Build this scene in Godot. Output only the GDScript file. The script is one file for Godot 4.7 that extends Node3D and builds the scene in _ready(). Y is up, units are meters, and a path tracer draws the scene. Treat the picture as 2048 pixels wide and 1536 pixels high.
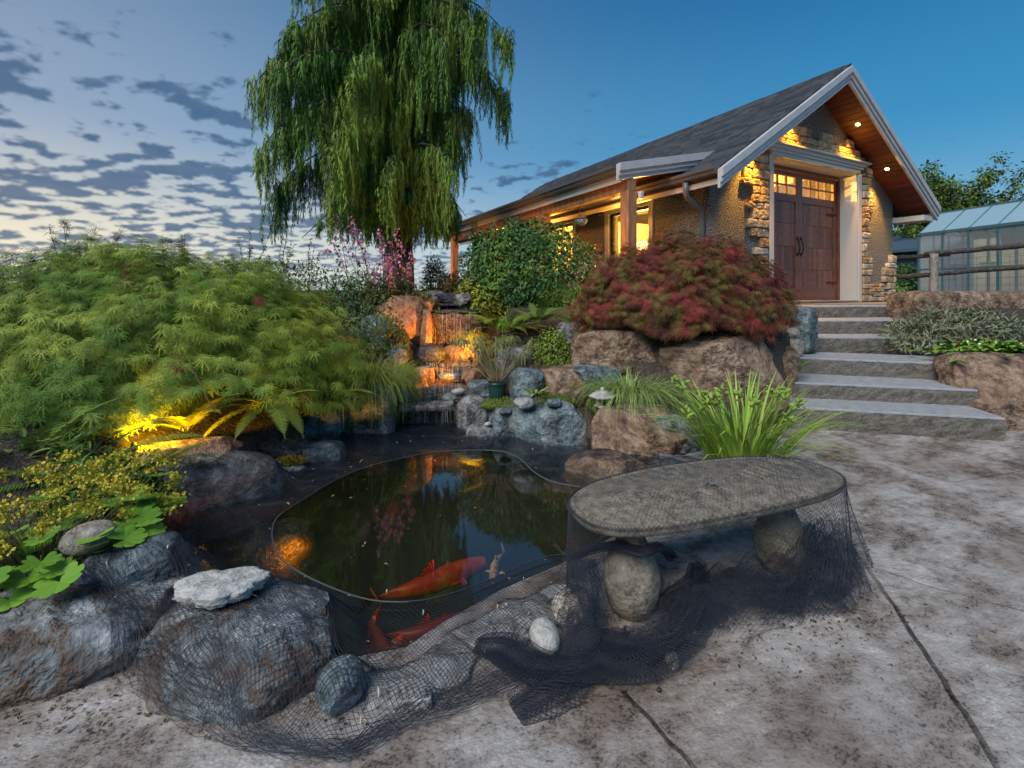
extends Node3D

const WATER := -0.08
var M := {}
var names := {}
var pond: PackedVector2Array
var patio_poly: PackedVector2Array
var drape_tris := []      # meshes that the net lies on: [PackedVector3Array in world space]
var fbm: FastNoiseLite
var cell: FastNoiseLite


func _ready() -> void:
	set_camera()
	set_sky()
	set_sun()
	fbm = make_noise(11, 1.0, FastNoiseLite.TYPE_SIMPLEX_SMOOTH, 4)
	cell = make_noise(12, 1.0, FastNoiseLite.TYPE_CELLULAR, 1)
	make_materials()
	lay_ground()
	lay_patio()
	fill_pond()
	build_house()
	build_steps()
	build_greenhouse()
	build_fence()
	build_backdrop()
	place_rocks()
	build_bench()
	plant_trees()
	plant_beds()
	place_ornaments()
	place_koi()
	throw_net()
	garden_lamps()


func set_camera() -> void:
	# level camera with a shifted lens, as in architectural photographs
	var cam := Camera3D.new()
	cam.name = "camera"
	cam.projection = Camera3D.PROJECTION_FRUSTUM
	cam.near = 0.05
	cam.far = 1500.0
	cam.size = 0.05 * 2.0 * 768.0 / 920.0
	cam.frustum_offset = Vector2(0, -0.05 * 188.0 / 920.0)
	cam.position = Vector3(0, 1.35, 0)
	add_child(cam)
	cam.current = true


func set_sky() -> void:
	var we := WorldEnvironment.new()
	we.name = "environment"
	var e := Environment.new()
	e.background_mode = Environment.BG_SKY
	e.tonemap_mode = Environment.TONE_MAPPER_LINEAR
	e.tonemap_exposure = 2.4
	e.sdfgi_enabled = true
	e.ssao_enabled = true
	e.ssil_enabled = true
	var s := Sky.new()
	var pm := PanoramaSkyMaterial.new()
	pm.panorama = ImageTexture.create_from_image(dusk_image(3072, 1536))
	s.sky_material = pm
	e.sky = s
	e.background_energy_multiplier = 0.455
	we.environment = e
	add_child(we)


func lin(r: float, g: float, b: float) -> Color:
	return Color(r / 255.0, g / 255.0, b / 255.0).srgb_to_linear()


func dusk_image(w: int, h: int) -> Image:
	# air and clouds after sunset: the sun went down to the west, at the far left
	var n1 := make_noise(5, 0.031, FastNoiseLite.TYPE_SIMPLEX_SMOOTH, 5)
	n1.fractal_gain = 0.55
	var n2 := make_noise(9, 0.0075, FastNoiseLite.TYPE_SIMPLEX_SMOOTH, 2)
	var n3 := make_noise(21, 0.03, FastNoiseLite.TYPE_SIMPLEX_SMOOTH, 3)
	var im := Image.create(w, h, false, Image.FORMAT_RGBF)
	im.fill(Color(0.10, 0.10, 0.09))
	var deep := lin(14, 96, 152)
	var pale := lin(98, 128, 160)
	var low_cool := lin(138, 184, 212)
	var low_warm := lin(255, 240, 205)
	var mid_cool := lin(58, 142, 190)
	var mid_warm := lin(152, 168, 190)
	var cloud_hi := lin(78, 106, 138)
	var cloud_lo := lin(44, 84, 124)
	for y in range(0, h / 2 + 1):
		var el := (0.5 - (y + 0.5) / h) * PI
		if el <= 0.0:
			continue
		var se := sin(el)
		var step := 1 if el < 0.75 else 3
		var x := 0
		while x < w:
			var az := wrapf((x + 0.5) / w * TAU, -PI, PI)
			var da := wrapf(az + 1.15, -PI, PI)
			var g := exp(-da * da / 1.0)
			var t1 := clampf(el / 0.30, 0.0, 1.0)
			var t2 := clampf((el - 0.20) / 0.45, 0.0, 1.0)
			t1 = t1 * t1 * (3.0 - 2.0 * t1)
			t2 = t2 * t2 * (3.0 - 2.0 * t2)
			var c := low_cool.lerp(low_warm, g).lerp(mid_cool.lerp(mid_warm, g), t1).lerp(deep.lerp(pale, g), t2)
			if el < 0.75:
				# a sheet of broken cloud 1 km up, seen in perspective
				var r := 1.0 / (se + 0.12)
				var cx := sin(az) * r * 130.0
				var cz := -cos(az) * r * 130.0
				var big := n2.get_noise_2d(cx, cz)
				var cover := n1.get_noise_2d(cx * 0.9, cz * 1.1) + 0.42 * big
				# the bank thins out towards the north and overhead
				var bank := clampf((0.80 - absf(wrapf(az + 0.85, -PI, PI)) * 0.80), -0.9, 0.5) - clampf((el - 0.22) * 4.0, 0.0, 1.2)
				var k := clampf((cover + bank * 0.62 - 0.19) / 0.30, 0.0, 1.0)
				k = k * k * (3.0 - 2.0 * k)
				if k > 0.0:
					var tone := clampf(0.5 + n3.get_noise_2d(cx, cz) * 0.9 + big * 0.3, 0.0, 1.0)
					var cc := cloud_lo.lerp(cloud_hi, clampf(tone * 0.6 + el * 0.8, 0.0, 1.0))
					cc = cc.lerp(c, 0.10 + 0.25 * clampf(1.0 - el / 0.08, 0.0, 1.0))
					c = c.lerp(cc, k * 0.95)
			for q in step:
				if x + q < w:
					im.set_pixel(x + q, y, c)
			x += step
	return im


func set_sun() -> void:
	# the last light of the sky above and behind the camera, very soft
	var sun := DirectionalLight3D.new()
	sun.name = "evening_light"
	sun.light_energy = 0.5
	sun.light_color = Color(1.0, 0.985, 0.965)
	sun.light_angular_distance = 38.0
	sun.shadow_enabled = true
	sun.sky_mode = DirectionalLight3D.SKY_MODE_LIGHT_ONLY
	add_child(sun)
	sun.look_at_from_position(Vector3(-4.5, 8.2, 6.2), Vector3(0, 0, 0))


# ---------------------------------------------------------------- helpers

func make_noise(s: int, f: float, type := FastNoiseLite.TYPE_SIMPLEX_SMOOTH, octaves := 4) -> FastNoiseLite:
	var n := FastNoiseLite.new()
	n.seed = s
	n.frequency = f
	n.noise_type = type
	n.fractal_octaves = octaves
	n.fractal_gain = 0.5
	if octaves <= 1:
		n.fractal_type = FastNoiseLite.FRACTAL_NONE
	return n


func ramp(stops: Array) -> Gradient:
	# stops: [offset, r, g, b] with linear real-world base colours
	var g := Gradient.new()
	var offs := PackedFloat32Array()
	var cols := PackedColorArray()
	for s in stops:
		offs.append(s[0])
		cols.append(Color(s[1], s[2], s[3]).linear_to_srgb())
	g.offsets = offs
	g.colors = cols
	return g


func noise_tex(s: int, f: float, stops = null, octaves := 5, size := 512, type := FastNoiseLite.TYPE_SIMPLEX_SMOOTH, warp := 0.0, gain := 0.62) -> NoiseTexture2D:
	var t := NoiseTexture2D.new()
	var n := make_noise(s, f, type, octaves)
	n.fractal_gain = gain
	if type == FastNoiseLite.TYPE_CELLULAR:
		n.cellular_return_type = FastNoiseLite.RETURN_DISTANCE
	if warp > 0.0:
		n.domain_warp_enabled = true
		n.domain_warp_amplitude = warp
		n.domain_warp_frequency = f * 0.8
	t.noise = n
	t.width = size
	t.height = size
	t.seamless = true
	t.seamless_blend_skirt = 0.25
	if stops:
		t.color_ramp = ramp(stops)
	return t


func mineral(s: int, size: int, f: float, stops: Array, warp: float, dark: float, light: float, fleck_f := 0.16) -> ImageTexture:
	# stone colour: veined zones, mottling inside them, and grains of darker and lighter mineral
	var low := make_noise(s, f, FastNoiseLite.TYPE_SIMPLEX_SMOOTH, 4)
	low.domain_warp_enabled = warp > 0.0
	low.domain_warp_amplitude = warp
	low.domain_warp_frequency = f
	var mid := make_noise(s + 50, f * 4.0, FastNoiseLite.TYPE_SIMPLEX_SMOOTH, 5)
	mid.fractal_gain = 0.65
	var fine := make_noise(s + 90, fleck_f, FastNoiseLite.TYPE_SIMPLEX_SMOOTH, 4)
	fine.fractal_gain = 0.7
	var a := low.get_seamless_image(size, size, false, false, 0.2).get_data()
	var b := mid.get_seamless_image(size, size, false, false, 0.2).get_data()
	var c := fine.get_seamless_image(size, size, false, false, 0.1).get_data()
	var g := ramp(stops)
	var lr := PackedInt32Array()
	var lg := PackedInt32Array()
	var lb := PackedInt32Array()
	var lf := PackedInt32Array()
	for i in 256:
		var col := g.sample(i / 255.0)
		lr.append(int(col.r * 255.0))
		lg.append(int(col.g * 255.0))
		lb.append(int(col.b * 255.0))
		var t := i / 255.0
		lf.append(int(256.0 * (1.0 - dark * smoothstep(0.46, 0.28, t) + light * smoothstep(0.60, 0.80, t))))
	var out := PackedByteArray()
	out.resize(size * size * 3)
	for i in size * size:
		var t := (a[i] * 6 + b[i] * 4) / 10
		var k := lf[(c[i] * 5 + b[i] * 3 + a[i] * 2) / 10]
		out[i * 3] = mini(255, lr[t] * k >> 8)
		out[i * 3 + 1] = mini(255, lg[t] * k >> 8)
		out[i * 3 + 2] = mini(255, lb[t] * k >> 8)
	return ImageTexture.create_from_image(Image.create_from_data(size, size, false, Image.FORMAT_RGB8, out))


func mat(r: float, g: float, b: float, rough := 0.8, metal := 0.0) -> StandardMaterial3D:
	var m := StandardMaterial3D.new()
	m.albedo_color = Color(r, g, b).linear_to_srgb()
	m.roughness = rough
	m.metallic = metal
	m.cull_mode = BaseMaterial3D.CULL_DISABLED
	return m


func tex_mat(tex: Texture2D, scale: float, rough := 0.85, bump: Texture2D = null, bump_cm := 0.0, vcol := true) -> StandardMaterial3D:
	var m := mat(1, 1, 1, rough)
	m.albedo_texture = tex
	m.uv1_triplanar = true
	m.uv1_world_triplanar = true
	m.uv1_triplanar_sharpness = 4.0
	m.uv1_scale = Vector3.ONE * scale
	m.vertex_color_use_as_albedo = vcol
	if bump:
		m.heightmap_enabled = true
		m.heightmap_texture = bump
		m.heightmap_scale = bump_cm
	return m


func leaf_mat(glow := 0.35, rough := 0.55) -> StandardMaterial3D:
	var m := mat(1, 1, 1, rough)
	m.vertex_color_use_as_albedo = true
	m.backlight_enabled = true
	m.backlight = Color(glow, glow, glow * 0.7)
	m.metallic_specular = 0.35
	return m


func numbered(called: String) -> String:
	names[called] = names.get(called, -1) + 1
	return called if names[called] == 0 else "%s_%03d" % [called, names[called]]


func thing(called: String, label: String, category: String, at := Vector3.ZERO, turn := 0.0, group := "") -> Node3D:
	var o := Node3D.new()
	o.name = numbered(called)
	add_child(o)
	o.position = at
	o.rotation.y = turn
	tag(o, label, category, group)
	return o


func tag(o: Node, label: String, category: String, group := "") -> void:
	o.set_meta("label", label)
	o.set_meta("category", category)
	if group != "":
		o.set_meta("group", group)


func part(called: String, mesh: Mesh, m: Material, parent: Node, at := Vector3.ZERO, turn := Vector3.ZERO, size := Vector3.ONE) -> MeshInstance3D:
	var o := MeshInstance3D.new()
	o.name = called
	o.mesh = mesh
	if m:
		o.material_override = m
	o.position = at
	o.rotation = turn
	o.scale = size
	parent.add_child(o, true)
	return o


func setting(called: String, mesh: Mesh, m: Material) -> MeshInstance3D:
	var o := part(numbered(called), mesh, m, self)
	o.set_meta("kind", "structure")
	return o


func scatter(called: String, mesh: Mesh, m: Material, places: Array, tints: Array, parent: Node) -> MultiMeshInstance3D:
	var mm := MultiMesh.new()
	mm.transform_format = MultiMesh.TRANSFORM_3D
	mm.use_colors = true
	mm.mesh = mesh
	mm.instance_count = places.size()
	for i in places.size():
		mm.set_instance_transform(i, places[i])
		mm.set_instance_color(i, tints[i])
	var o := MultiMeshInstance3D.new()
	o.name = called
	o.multimesh = mm
	o.material_override = m
	o.set_meta("kind", "stuff")
	parent.add_child(o, true)
	return o


func begin() -> SurfaceTool:
	var st := SurfaceTool.new()
	st.begin(Mesh.PRIMITIVE_TRIANGLES)
	return st


func finish(st: SurfaceTool, smooth := false) -> ArrayMesh:
	st.generate_normals()
	return st.commit()


func flat(st: SurfaceTool) -> void:
	st.set_smooth_group(-1)


func tri(st: SurfaceTool, a: Vector3, b: Vector3, c: Vector3) -> void:
	st.add_vertex(a)
	st.add_vertex(b)
	st.add_vertex(c)


func quad(st: SurfaceTool, a: Vector3, b: Vector3, c: Vector3, d: Vector3) -> void:
	tri(st, a, b, c)
	tri(st, a, c, d)


func add_box(st: SurfaceTool, c: Vector3, s: Vector3, basis := Basis.IDENTITY, bevel := 0.0) -> void:
	# a box with chamfered edges
	flat(st)
	var h := s * 0.5
	if bevel <= 0.0:
		var v := []
		for i in 8:
			v.append(c + basis * Vector3(h.x if i & 1 else -h.x, h.y if i & 2 else -h.y, h.z if i & 4 else -h.z))
		for f in [[0, 1, 3, 2], [5, 4, 6, 7], [4, 0, 2, 6], [1, 5, 7, 3], [2, 3, 7, 6], [4, 5, 1, 0]]:
			face(st, v[f[0]], v[f[1]], v[f[2]], v[f[3]], c)
		return
	var b := minf(bevel, minf(h.x, minf(h.y, h.z)) * 0.9)
	var P := func(sx: int, sy: int, sz: int, ax: int) -> Vector3:
		var q := Vector3(sx * (h.x - (b if ax != 0 else 0.0)), sy * (h.y - (b if ax != 1 else 0.0)), sz * (h.z - (b if ax != 2 else 0.0)))
		return c + basis * q
	for s1 in [-1, 1]:
		face(st, P.call(s1, -1, -1, 0), P.call(s1, 1, -1, 0), P.call(s1, 1, 1, 0), P.call(s1, -1, 1, 0), c)
		face(st, P.call(-1, s1, -1, 1), P.call(1, s1, -1, 1), P.call(1, s1, 1, 1), P.call(-1, s1, 1, 1), c)
		face(st, P.call(-1, -1, s1, 2), P.call(1, -1, s1, 2), P.call(1, 1, s1, 2), P.call(-1, 1, s1, 2), c)
		for s2 in [-1, 1]:
			face(st, P.call(s1, s2, -1, 0), P.call(s1, s2, 1, 0), P.call(s1, s2, 1, 1), P.call(s1, s2, -1, 1), c)
			face(st, P.call(s1, -1, s2, 0), P.call(s1, 1, s2, 0), P.call(s1, 1, s2, 2), P.call(s1, -1, s2, 2), c)
			face(st, P.call(-1, s1, s2, 1), P.call(1, s1, s2, 1), P.call(1, s1, s2, 2), P.call(-1, s1, s2, 2), c)
			for s3 in [-1, 1]:
				var p0: Vector3 = P.call(s1, s2, s3, 0)
				var p1: Vector3 = P.call(s1, s2, s3, 1)
				var p2: Vector3 = P.call(s1, s2, s3, 2)
				if (p1 - p0).cross(p2 - p0).dot((p0 + p1 + p2) / 3.0 - c) > 0.0:
					tri(st, p0, p2, p1)
				else:
					tri(st, p0, p1, p2)


func face(st: SurfaceTool, a: Vector3, b: Vector3, c: Vector3, d: Vector3, inside: Vector3) -> void:
	# a quad whose front looks away from INSIDE
	if (b - a).cross(c - a).dot((a + b + c + d) * 0.25 - inside) > 0.0:
		quad(st, a, d, c, b)
	else:
		quad(st, a, b, c, d)


func box(s: Vector3, bevel := 0.0) -> ArrayMesh:
	var st := begin()
	add_box(st, Vector3.ZERO, s, Basis.IDENTITY, bevel)
	return finish(st)


func beam_between(st: SurfaceTool, a: Vector3, b: Vector3, w: float, t: float, up := Vector3.UP, bevel := 0.0) -> void:
	# box from a to b, w across, t along UP
	var z := (b - a).normalized()
	var x := up.cross(z).normalized()
	var y := z.cross(x)
	add_box(st, (a + b) * 0.5, Vector3(w, t, a.distance_to(b)), Basis(x, y, z), bevel)


func add_tube(st: SurfaceTool, pts: Array, radii: Array, sides := 8, capped := true) -> void:
	st.set_smooth_group(0)
	var rings := []
	var side := Vector3.ZERO
	for i in pts.size():
		var t: Vector3 = (pts[mini(i + 1, pts.size() - 1)] - pts[maxi(i - 1, 0)])
		t = t.normalized() if t.length() > 1e-7 else Vector3.UP
		if i == 0:
			side = t.cross(Vector3.UP if absf(t.y) < 0.9 else Vector3.RIGHT).normalized()
		else:
			side = (side - t * side.dot(t)).normalized()
		var other := t.cross(side)
		var ring := []
		for k in sides:
			var a := TAU * k / sides
			ring.append(pts[i] + (side * cos(a) + other * sin(a)) * float(radii[i]))
		rings.append(ring)
	for i in pts.size() - 1:
		for k in sides:
			var k2 := (k + 1) % sides
			quad(st, rings[i][k], rings[i + 1][k], rings[i + 1][k2], rings[i][k2])
	if capped:
		var n := pts.size() - 1
		for k in sides:
			var k2 := (k + 1) % sides
			tri(st, pts[0], rings[0][k], rings[0][k2])
			tri(st, pts[n], rings[n][k2], rings[n][k])


func tube(pts: Array, radii: Array, sides := 8) -> ArrayMesh:
	var st := begin()
	add_tube(st, pts, radii, sides)
	return finish(st)


func lathe(profile: Array, sides := 32, wobble := 0.0, s := 1) -> ArrayMesh:
	# profile: Vector2(radius, height) from the bottom up
	var st := begin()
	st.set_smooth_group(0)
	var rings := []
	for p in profile:
		var ring := []
		for k in sides:
			var a := TAU * k / sides
			var r: float = p.x
			if wobble > 0.0:
				r *= 1.0 + wobble * fbm.get_noise_3d(cos(a) * 1.3 + s * 7.1, p.y * 8.0, sin(a) * 1.3)
			ring.append(Vector3(cos(a) * r, p.y, sin(a) * r))
		rings.append(ring)
	for i in profile.size() - 1:
		for k in sides:
			var k2 := (k + 1) % sides
			quad(st, rings[i][k], rings[i][k2], rings[i + 1][k2], rings[i + 1][k])
	return finish(st)


func prism(poly: PackedVector2Array, front: float, back: float) -> ArrayMesh:
	# polygon in x, y extruded along z from FRONT to BACK (front > back)
	var st := begin()
	add_prism(st, poly, front, back)
	return finish(st)


func add_prism(st: SurfaceTool, poly: PackedVector2Array, front: float, back: float, xf := Transform3D.IDENTITY) -> void:
	flat(st)
	var p := poly.duplicate()
	if not Geometry2D.is_polygon_clockwise(p):
		p.reverse()
	var ix := Geometry2D.triangulate_polygon(p)
	for i in range(0, ix.size(), 3):
		var a := p[ix[i]]
		var b := p[ix[i + 1]]
		var c := p[ix[i + 2]]
		if (b - a).cross(c - a) > 0.0:
			var t := b
			b = c
			c = t
		tri(st, xf * Vector3(a.x, a.y, front), xf * Vector3(b.x, b.y, front), xf * Vector3(c.x, c.y, front))
		tri(st, xf * Vector3(a.x, a.y, back), xf * Vector3(c.x, c.y, back), xf * Vector3(b.x, b.y, back))
	for i in p.size():
		var a := p[i]
		var b := p[(i + 1) % p.size()]
		quad(st, xf * Vector3(a.x, a.y, front), xf * Vector3(a.x, a.y, back), xf * Vector3(b.x, b.y, back), xf * Vector3(b.x, b.y, front))


func aim(dir: Vector3, normal: Vector3, size: float) -> Basis:
	# y along DIR, z as near to NORMAL as can be
	var y := dir.normalized()
	var x := y.cross(normal)
	if x.length() < 1e-4:
		x = y.cross(Vector3(0.31, 0.5, 0.8))
	x = x.normalized()
	return Basis(x, y, x.cross(y)) * Basis.from_scale(Vector3.ONE * size)


func rnd_dir(rng: RandomNumberGenerator) -> Vector3:
	return Vector3(rng.randfn(), rng.randfn(), rng.randfn()).normalized()


func rng_of(s: int) -> RandomNumberGenerator:
	var r := RandomNumberGenerator.new()
	r.seed = s
	return r


func tint(rng: RandomNumberGenerator, a: Color, b: Color, spread := 0.25) -> Color:
	var c := a.lerp(b, rng.randf())
	var k := 1.0 + rng.randf_range(-spread, spread)
	return Color(c.r * k, c.g * k, c.b * k)

# ---------------------------------------------------------------- materials

func make_materials() -> void:
	var fine := noise_tex(40, 0.04, null, 6, 512, FastNoiseLite.TYPE_SIMPLEX_SMOOTH, 0.0, 0.68)
	var lump := noise_tex(41, 0.022, null, 7, 512, FastNoiseLite.TYPE_SIMPLEX_SMOOTH, 12.0, 0.68)
	M.fine = fine
	M.lump = lump
	# boulders: basalt and granite with lichen, iron stains and bleached faces
	M.rock_grey = tex_mat(mineral(1, 512, 0.01, [[0.0, 0.03, 0.033, 0.036], [0.32, 0.075, 0.08, 0.085], [0.5, 0.16, 0.165, 0.17], [0.62, 0.25, 0.255, 0.26], [0.8, 0.33, 0.335, 0.34], [1.0, 0.42, 0.42, 0.41]], 30.0, 0.5, 0.4, 0.16), 1.25, 0.8, lump, 1.8)
	M.rock_blue = tex_mat(mineral(2, 512, 0.009, [[0.0, 0.025, 0.035, 0.042], [0.32, 0.07, 0.095, 0.11], [0.5, 0.13, 0.175, 0.19], [0.65, 0.21, 0.265, 0.28], [0.8, 0.28, 0.33, 0.34], [1.0, 0.38, 0.42, 0.42]], 36.0, 0.45, 0.35, 0.16), 1.15, 0.76, lump, 2.0)
	M.rock_brown = tex_mat(mineral(3, 512, 0.009, [[0.0, 0.035, 0.026, 0.022], [0.30, 0.11, 0.07, 0.05], [0.45, 0.20, 0.125, 0.08], [0.55, 0.26, 0.175, 0.115], [0.66, 0.31, 0.235, 0.175], [0.8, 0.35, 0.21, 0.11], [1.0, 0.41, 0.33, 0.26]], 40.0, 0.5, 0.35, 0.16), 1.05, 0.84, lump, 2.2)
	M.rock_rust = tex_mat(mineral(4, 512, 0.008, [[0.0, 0.08, 0.04, 0.028], [0.32, 0.19, 0.09, 0.05], [0.5, 0.30, 0.15, 0.07], [0.68, 0.36, 0.20, 0.10], [0.82, 0.32, 0.21, 0.15], [1.0, 0.40, 0.30, 0.22]], 30.0, 0.5, 0.3, 0.16), 1.0, 0.68, lump, 2.0)
	M.rock_mixed = tex_mat(mineral(6, 512, 0.007, [[0.0, 0.04, 0.04, 0.042], [0.34, 0.10, 0.07, 0.052], [0.43, 0.16, 0.105, 0.075], [0.48, 0.12, 0.13, 0.135], [0.6, 0.21, 0.235, 0.245], [0.72, 0.28, 0.30, 0.315], [1.0, 0.38, 0.38, 0.38]], 44.0, 0.55, 0.45, 0.16), 0.95, 0.78, lump, 2.2)
	M.rock_dark = tex_mat(mineral(7, 256, 0.02, [[0.0, 0.01, 0.011, 0.013], [0.5, 0.035, 0.038, 0.042], [1.0, 0.11, 0.115, 0.12]], 10.0, 0.5, 0.6, 0.16), 1.6, 0.4, lump, 1.8)
	M.cobble = tex_mat(mineral(8, 256, 0.02, [[0.0, 0.20, 0.19, 0.175], [0.4, 0.36, 0.35, 0.325], [0.6, 0.44, 0.43, 0.41], [1.0, 0.54, 0.53, 0.50]], 8.0, 0.35, 0.12, 0.3), 2.6, 0.75, fine, 0.35)
	M.cobble_warm = tex_mat(mineral(9, 256, 0.02, [[0.0, 0.14, 0.11, 0.085], [0.4, 0.28, 0.24, 0.19], [0.62, 0.39, 0.36, 0.31], [1.0, 0.48, 0.45, 0.41]], 14.0, 0.4, 0.2, 0.3), 2.2, 0.78, fine, 0.6)
	M.flag = tex_mat(mineral(10, 512, 0.012, [[0.0, 0.14, 0.135, 0.13], [0.35, 0.22, 0.215, 0.21], [0.55, 0.30, 0.298, 0.295], [1.0, 0.40, 0.395, 0.385]], 18.0, 0.4, 0.25, 0.16), 1.7, 0.7, fine, 0.9)
	M.step = tex_mat(mineral(13, 512, 0.012, [[0.0, 0.11, 0.103, 0.095], [0.3, 0.14, 0.134, 0.126], [0.5, 0.172, 0.167, 0.16], [0.7, 0.20, 0.196, 0.19], [1.0, 0.25, 0.246, 0.238]], 26.0, 0.4, 0.2, 0.24), 1.0, 0.75, fine, 0.18)
	M.cast_stone = tex_mat(mineral(14, 512, 0.016, [[0.0, 0.10, 0.080, 0.058], [0.35, 0.165, 0.138, 0.103], [0.55, 0.215, 0.185, 0.142], [0.75, 0.265, 0.235, 0.185], [1.0, 0.34, 0.31, 0.25]], 14.0, 0.42, 0.3, 0.3), 1.6, 0.9, fine, 0.5)
	M.step_face = M.step.duplicate()
	M.step_face.albedo_color = Color(0.80, 0.73, 0.64).linear_to_srgb()
	M.step_face.heightmap_scale = 0.6
	M.tread = tex_mat(mineral(34, 256, 0.02, [[0.0, 0.24, 0.245, 0.255], [0.5, 0.30, 0.308, 0.322], [1.0, 0.36, 0.368, 0.382]], 8.0, 0.22, 0.12, 0.3), 1.6, 0.55, fine, 0.1)
	M.soil = tex_mat(noise_tex(15, 0.05, [[0.0, 0.012, 0.009, 0.007], [0.5, 0.045, 0.033, 0.024], [1.0, 0.13, 0.10, 0.075]], 6, 512), 0.9, 0.95, fine, 2.5)
	# stamped concrete: lavender grey with brown antiquing left in the low places
	var patio := mat(1, 1, 1, 0.8)
	patio.albedo_texture = mineral(16, 1024, 0.0055, [[0.0, 0.14, 0.108, 0.088], [0.30, 0.185, 0.150, 0.127], [0.42, 0.225, 0.192, 0.168], [0.50, 0.262, 0.232, 0.209], [0.58, 0.297, 0.270, 0.249], [0.72, 0.33, 0.307, 0.289], [1.0, 0.38, 0.36, 0.344]], 40.0, 0.5, 0.22, 0.14)
	patio.detail_enabled = true
	patio.detail_albedo = noise_tex(17, 0.007, [[0.0, 0.66, 0.59, 0.53], [0.36, 0.84, 0.79, 0.75], [0.50, 1.0, 1.0, 1.0], [1.0, 1.0, 1.0, 1.0]], 7, 512, FastNoiseLite.TYPE_SIMPLEX_SMOOTH, 30.0, 0.6)
	patio.detail_blend_mode = BaseMaterial3D.BLEND_MODE_MUL
	patio.detail_uv_layer = BaseMaterial3D.DETAIL_UV_2
	patio.uv2_scale = Vector3(0.43, 0.37, 1)
	patio.heightmap_enabled = true
	patio.heightmap_texture = noise_tex(18, 0.02, null, 8, 1024, FastNoiseLite.TYPE_SIMPLEX_SMOOTH, 14.0, 0.66)
	patio.heightmap_scale = 1.2
	M.patio = patio
	M.grout = mat(0.05, 0.042, 0.036, 0.95)
	var water := mat(0.012, 0.014, 0.006, 0.03)
	water.transparency = BaseMaterial3D.TRANSPARENCY_ALPHA
	water.albedo_color.a = 0.42
	water.clearcoat_enabled = true
	water.clearcoat = 1.0
	water.clearcoat_roughness = 0.02
	water.metallic_specular = 0.7
	water.normal_enabled = true
	var wn := noise_tex(19, 0.012, null, 3, 512)
	wn.as_normal_map = true
	wn.bump_strength = 2.0
	water.normal_texture = wn
	water.normal_scale = 0.06
	water.uv1_triplanar = true
	water.uv1_world_triplanar = true
	water.uv1_scale = Vector3(1.6, 1.0, 0.5)
	M.water = water
	var stream := mat(0.02, 0.014, 0.006, 0.06)
	stream.transparency = BaseMaterial3D.TRANSPARENCY_ALPHA
	stream.albedo_color.a = 0.3
	stream.normal_enabled = true
	stream.normal_texture = wn
	stream.normal_scale = 0.5
	stream.uv1_triplanar = true
	stream.uv1_world_triplanar = true
	stream.uv1_scale = Vector3(3, 3, 3)
	M.stream = stream
	var fall := mat(0.75, 0.8, 0.85, 0.12)
	fall.transparency = BaseMaterial3D.TRANSPARENCY_ALPHA
	fall.albedo_color.a = 0.22
	M.fall = fall
	# house
	M.stucco = tex_mat(noise_tex(22, 0.045, [[0.0, 0.04, 0.04, 0.036], [0.36, 0.12, 0.12, 0.108], [0.5, 0.29, 0.29, 0.262], [0.65, 0.42, 0.418, 0.385], [1.0, 0.52, 0.515, 0.48]], 2, 512), 1.5, 0.95, noise_tex(22, 0.045, null, 2, 512), 6.0, false)
	M.stucco.uv1_world_triplanar = false
	M.trim = mat(0.50, 0.49, 0.47, 0.55)
	M.barge = tex_mat(noise_tex(24, 0.02, [[0.0, 0.40, 0.40, 0.41], [1.0, 0.52, 0.52, 0.53]], 4, 256), 0.7, 0.5, null, 0.0, false)
	M.gutter = mat(0.085, 0.095, 0.105, 0.4)
	M.shingle = tex_mat(noise_tex(25, 0.07, [[0.0, 0.014, 0.016, 0.019], [0.5, 0.034, 0.038, 0.044], [1.0, 0.075, 0.08, 0.088]], 4, 256), 2.5, 0.9, fine, 0.6, true)
	var grain := noise_tex(26, 0.008, [[0.0, 0.06, 0.020, 0.013], [0.35, 0.12, 0.042, 0.028], [0.6, 0.19, 0.072, 0.047], [1.0, 0.27, 0.12, 0.075]], 5, 512)
	M.door_wood = tex_mat(grain, 1.0, 0.38, null, 0.0, true)
	M.door_wood.uv1_world_triplanar = false
	M.door_wood.uv1_scale = Vector3(9.0, 0.8, 9.0)
	M.soffit = tex_mat(noise_tex(27, 0.01, [[0.0, 0.06, 0.011, 0.006], [0.5, 0.12, 0.022, 0.010], [1.0, 0.19, 0.040, 0.016]], 4, 256), 1.0, 0.5, null, 0.0, true)
	M.soffit.uv1_world_triplanar = false
	M.soffit.uv1_scale = Vector3(6, 6, 0.9)
	M.post_wood = tex_mat(noise_tex(28, 0.01, [[0.0, 0.20, 0.085, 0.035], [0.5, 0.32, 0.15, 0.065], [1.0, 0.43, 0.23, 0.11]], 4, 256), 1.0, 0.55, null, 0.0, false)
	M.post_wood.uv1_world_triplanar = false
	M.post_wood.uv1_scale = Vector3(6, 0.7, 6)
	M.veneer = tex_mat(noise_tex(29, 0.03, [[0.0, 0.45, 0.42, 0.38], [0.5, 0.85, 0.82, 0.78], [1.0, 1.0, 1.0, 1.0]], 5, 256), 1.8, 0.85, fine, 1.0, true)
	M.veneer_beige = mat(0.42, 0.33, 0.20, 0.85)
	M.iron = mat(0.012, 0.012, 0.013, 0.45, 0.5)
	M.plaster = mat(0.62, 0.52, 0.34, 0.8)
	M.dark_frame = mat(0.02, 0.014, 0.010, 0.5)
	var pane := mat(0.8, 0.85, 0.85, 0.03)
	pane.transparency = BaseMaterial3D.TRANSPARENCY_ALPHA
	pane.albedo_color.a = 0.05
	M.pane = pane
	var haze_pane := mat(0.62, 0.68, 0.66, 0.08)
	haze_pane.transparency = BaseMaterial3D.TRANSPARENCY_ALPHA
	haze_pane.albedo_color.a = 0.13
	M.haze_pane = haze_pane
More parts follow.
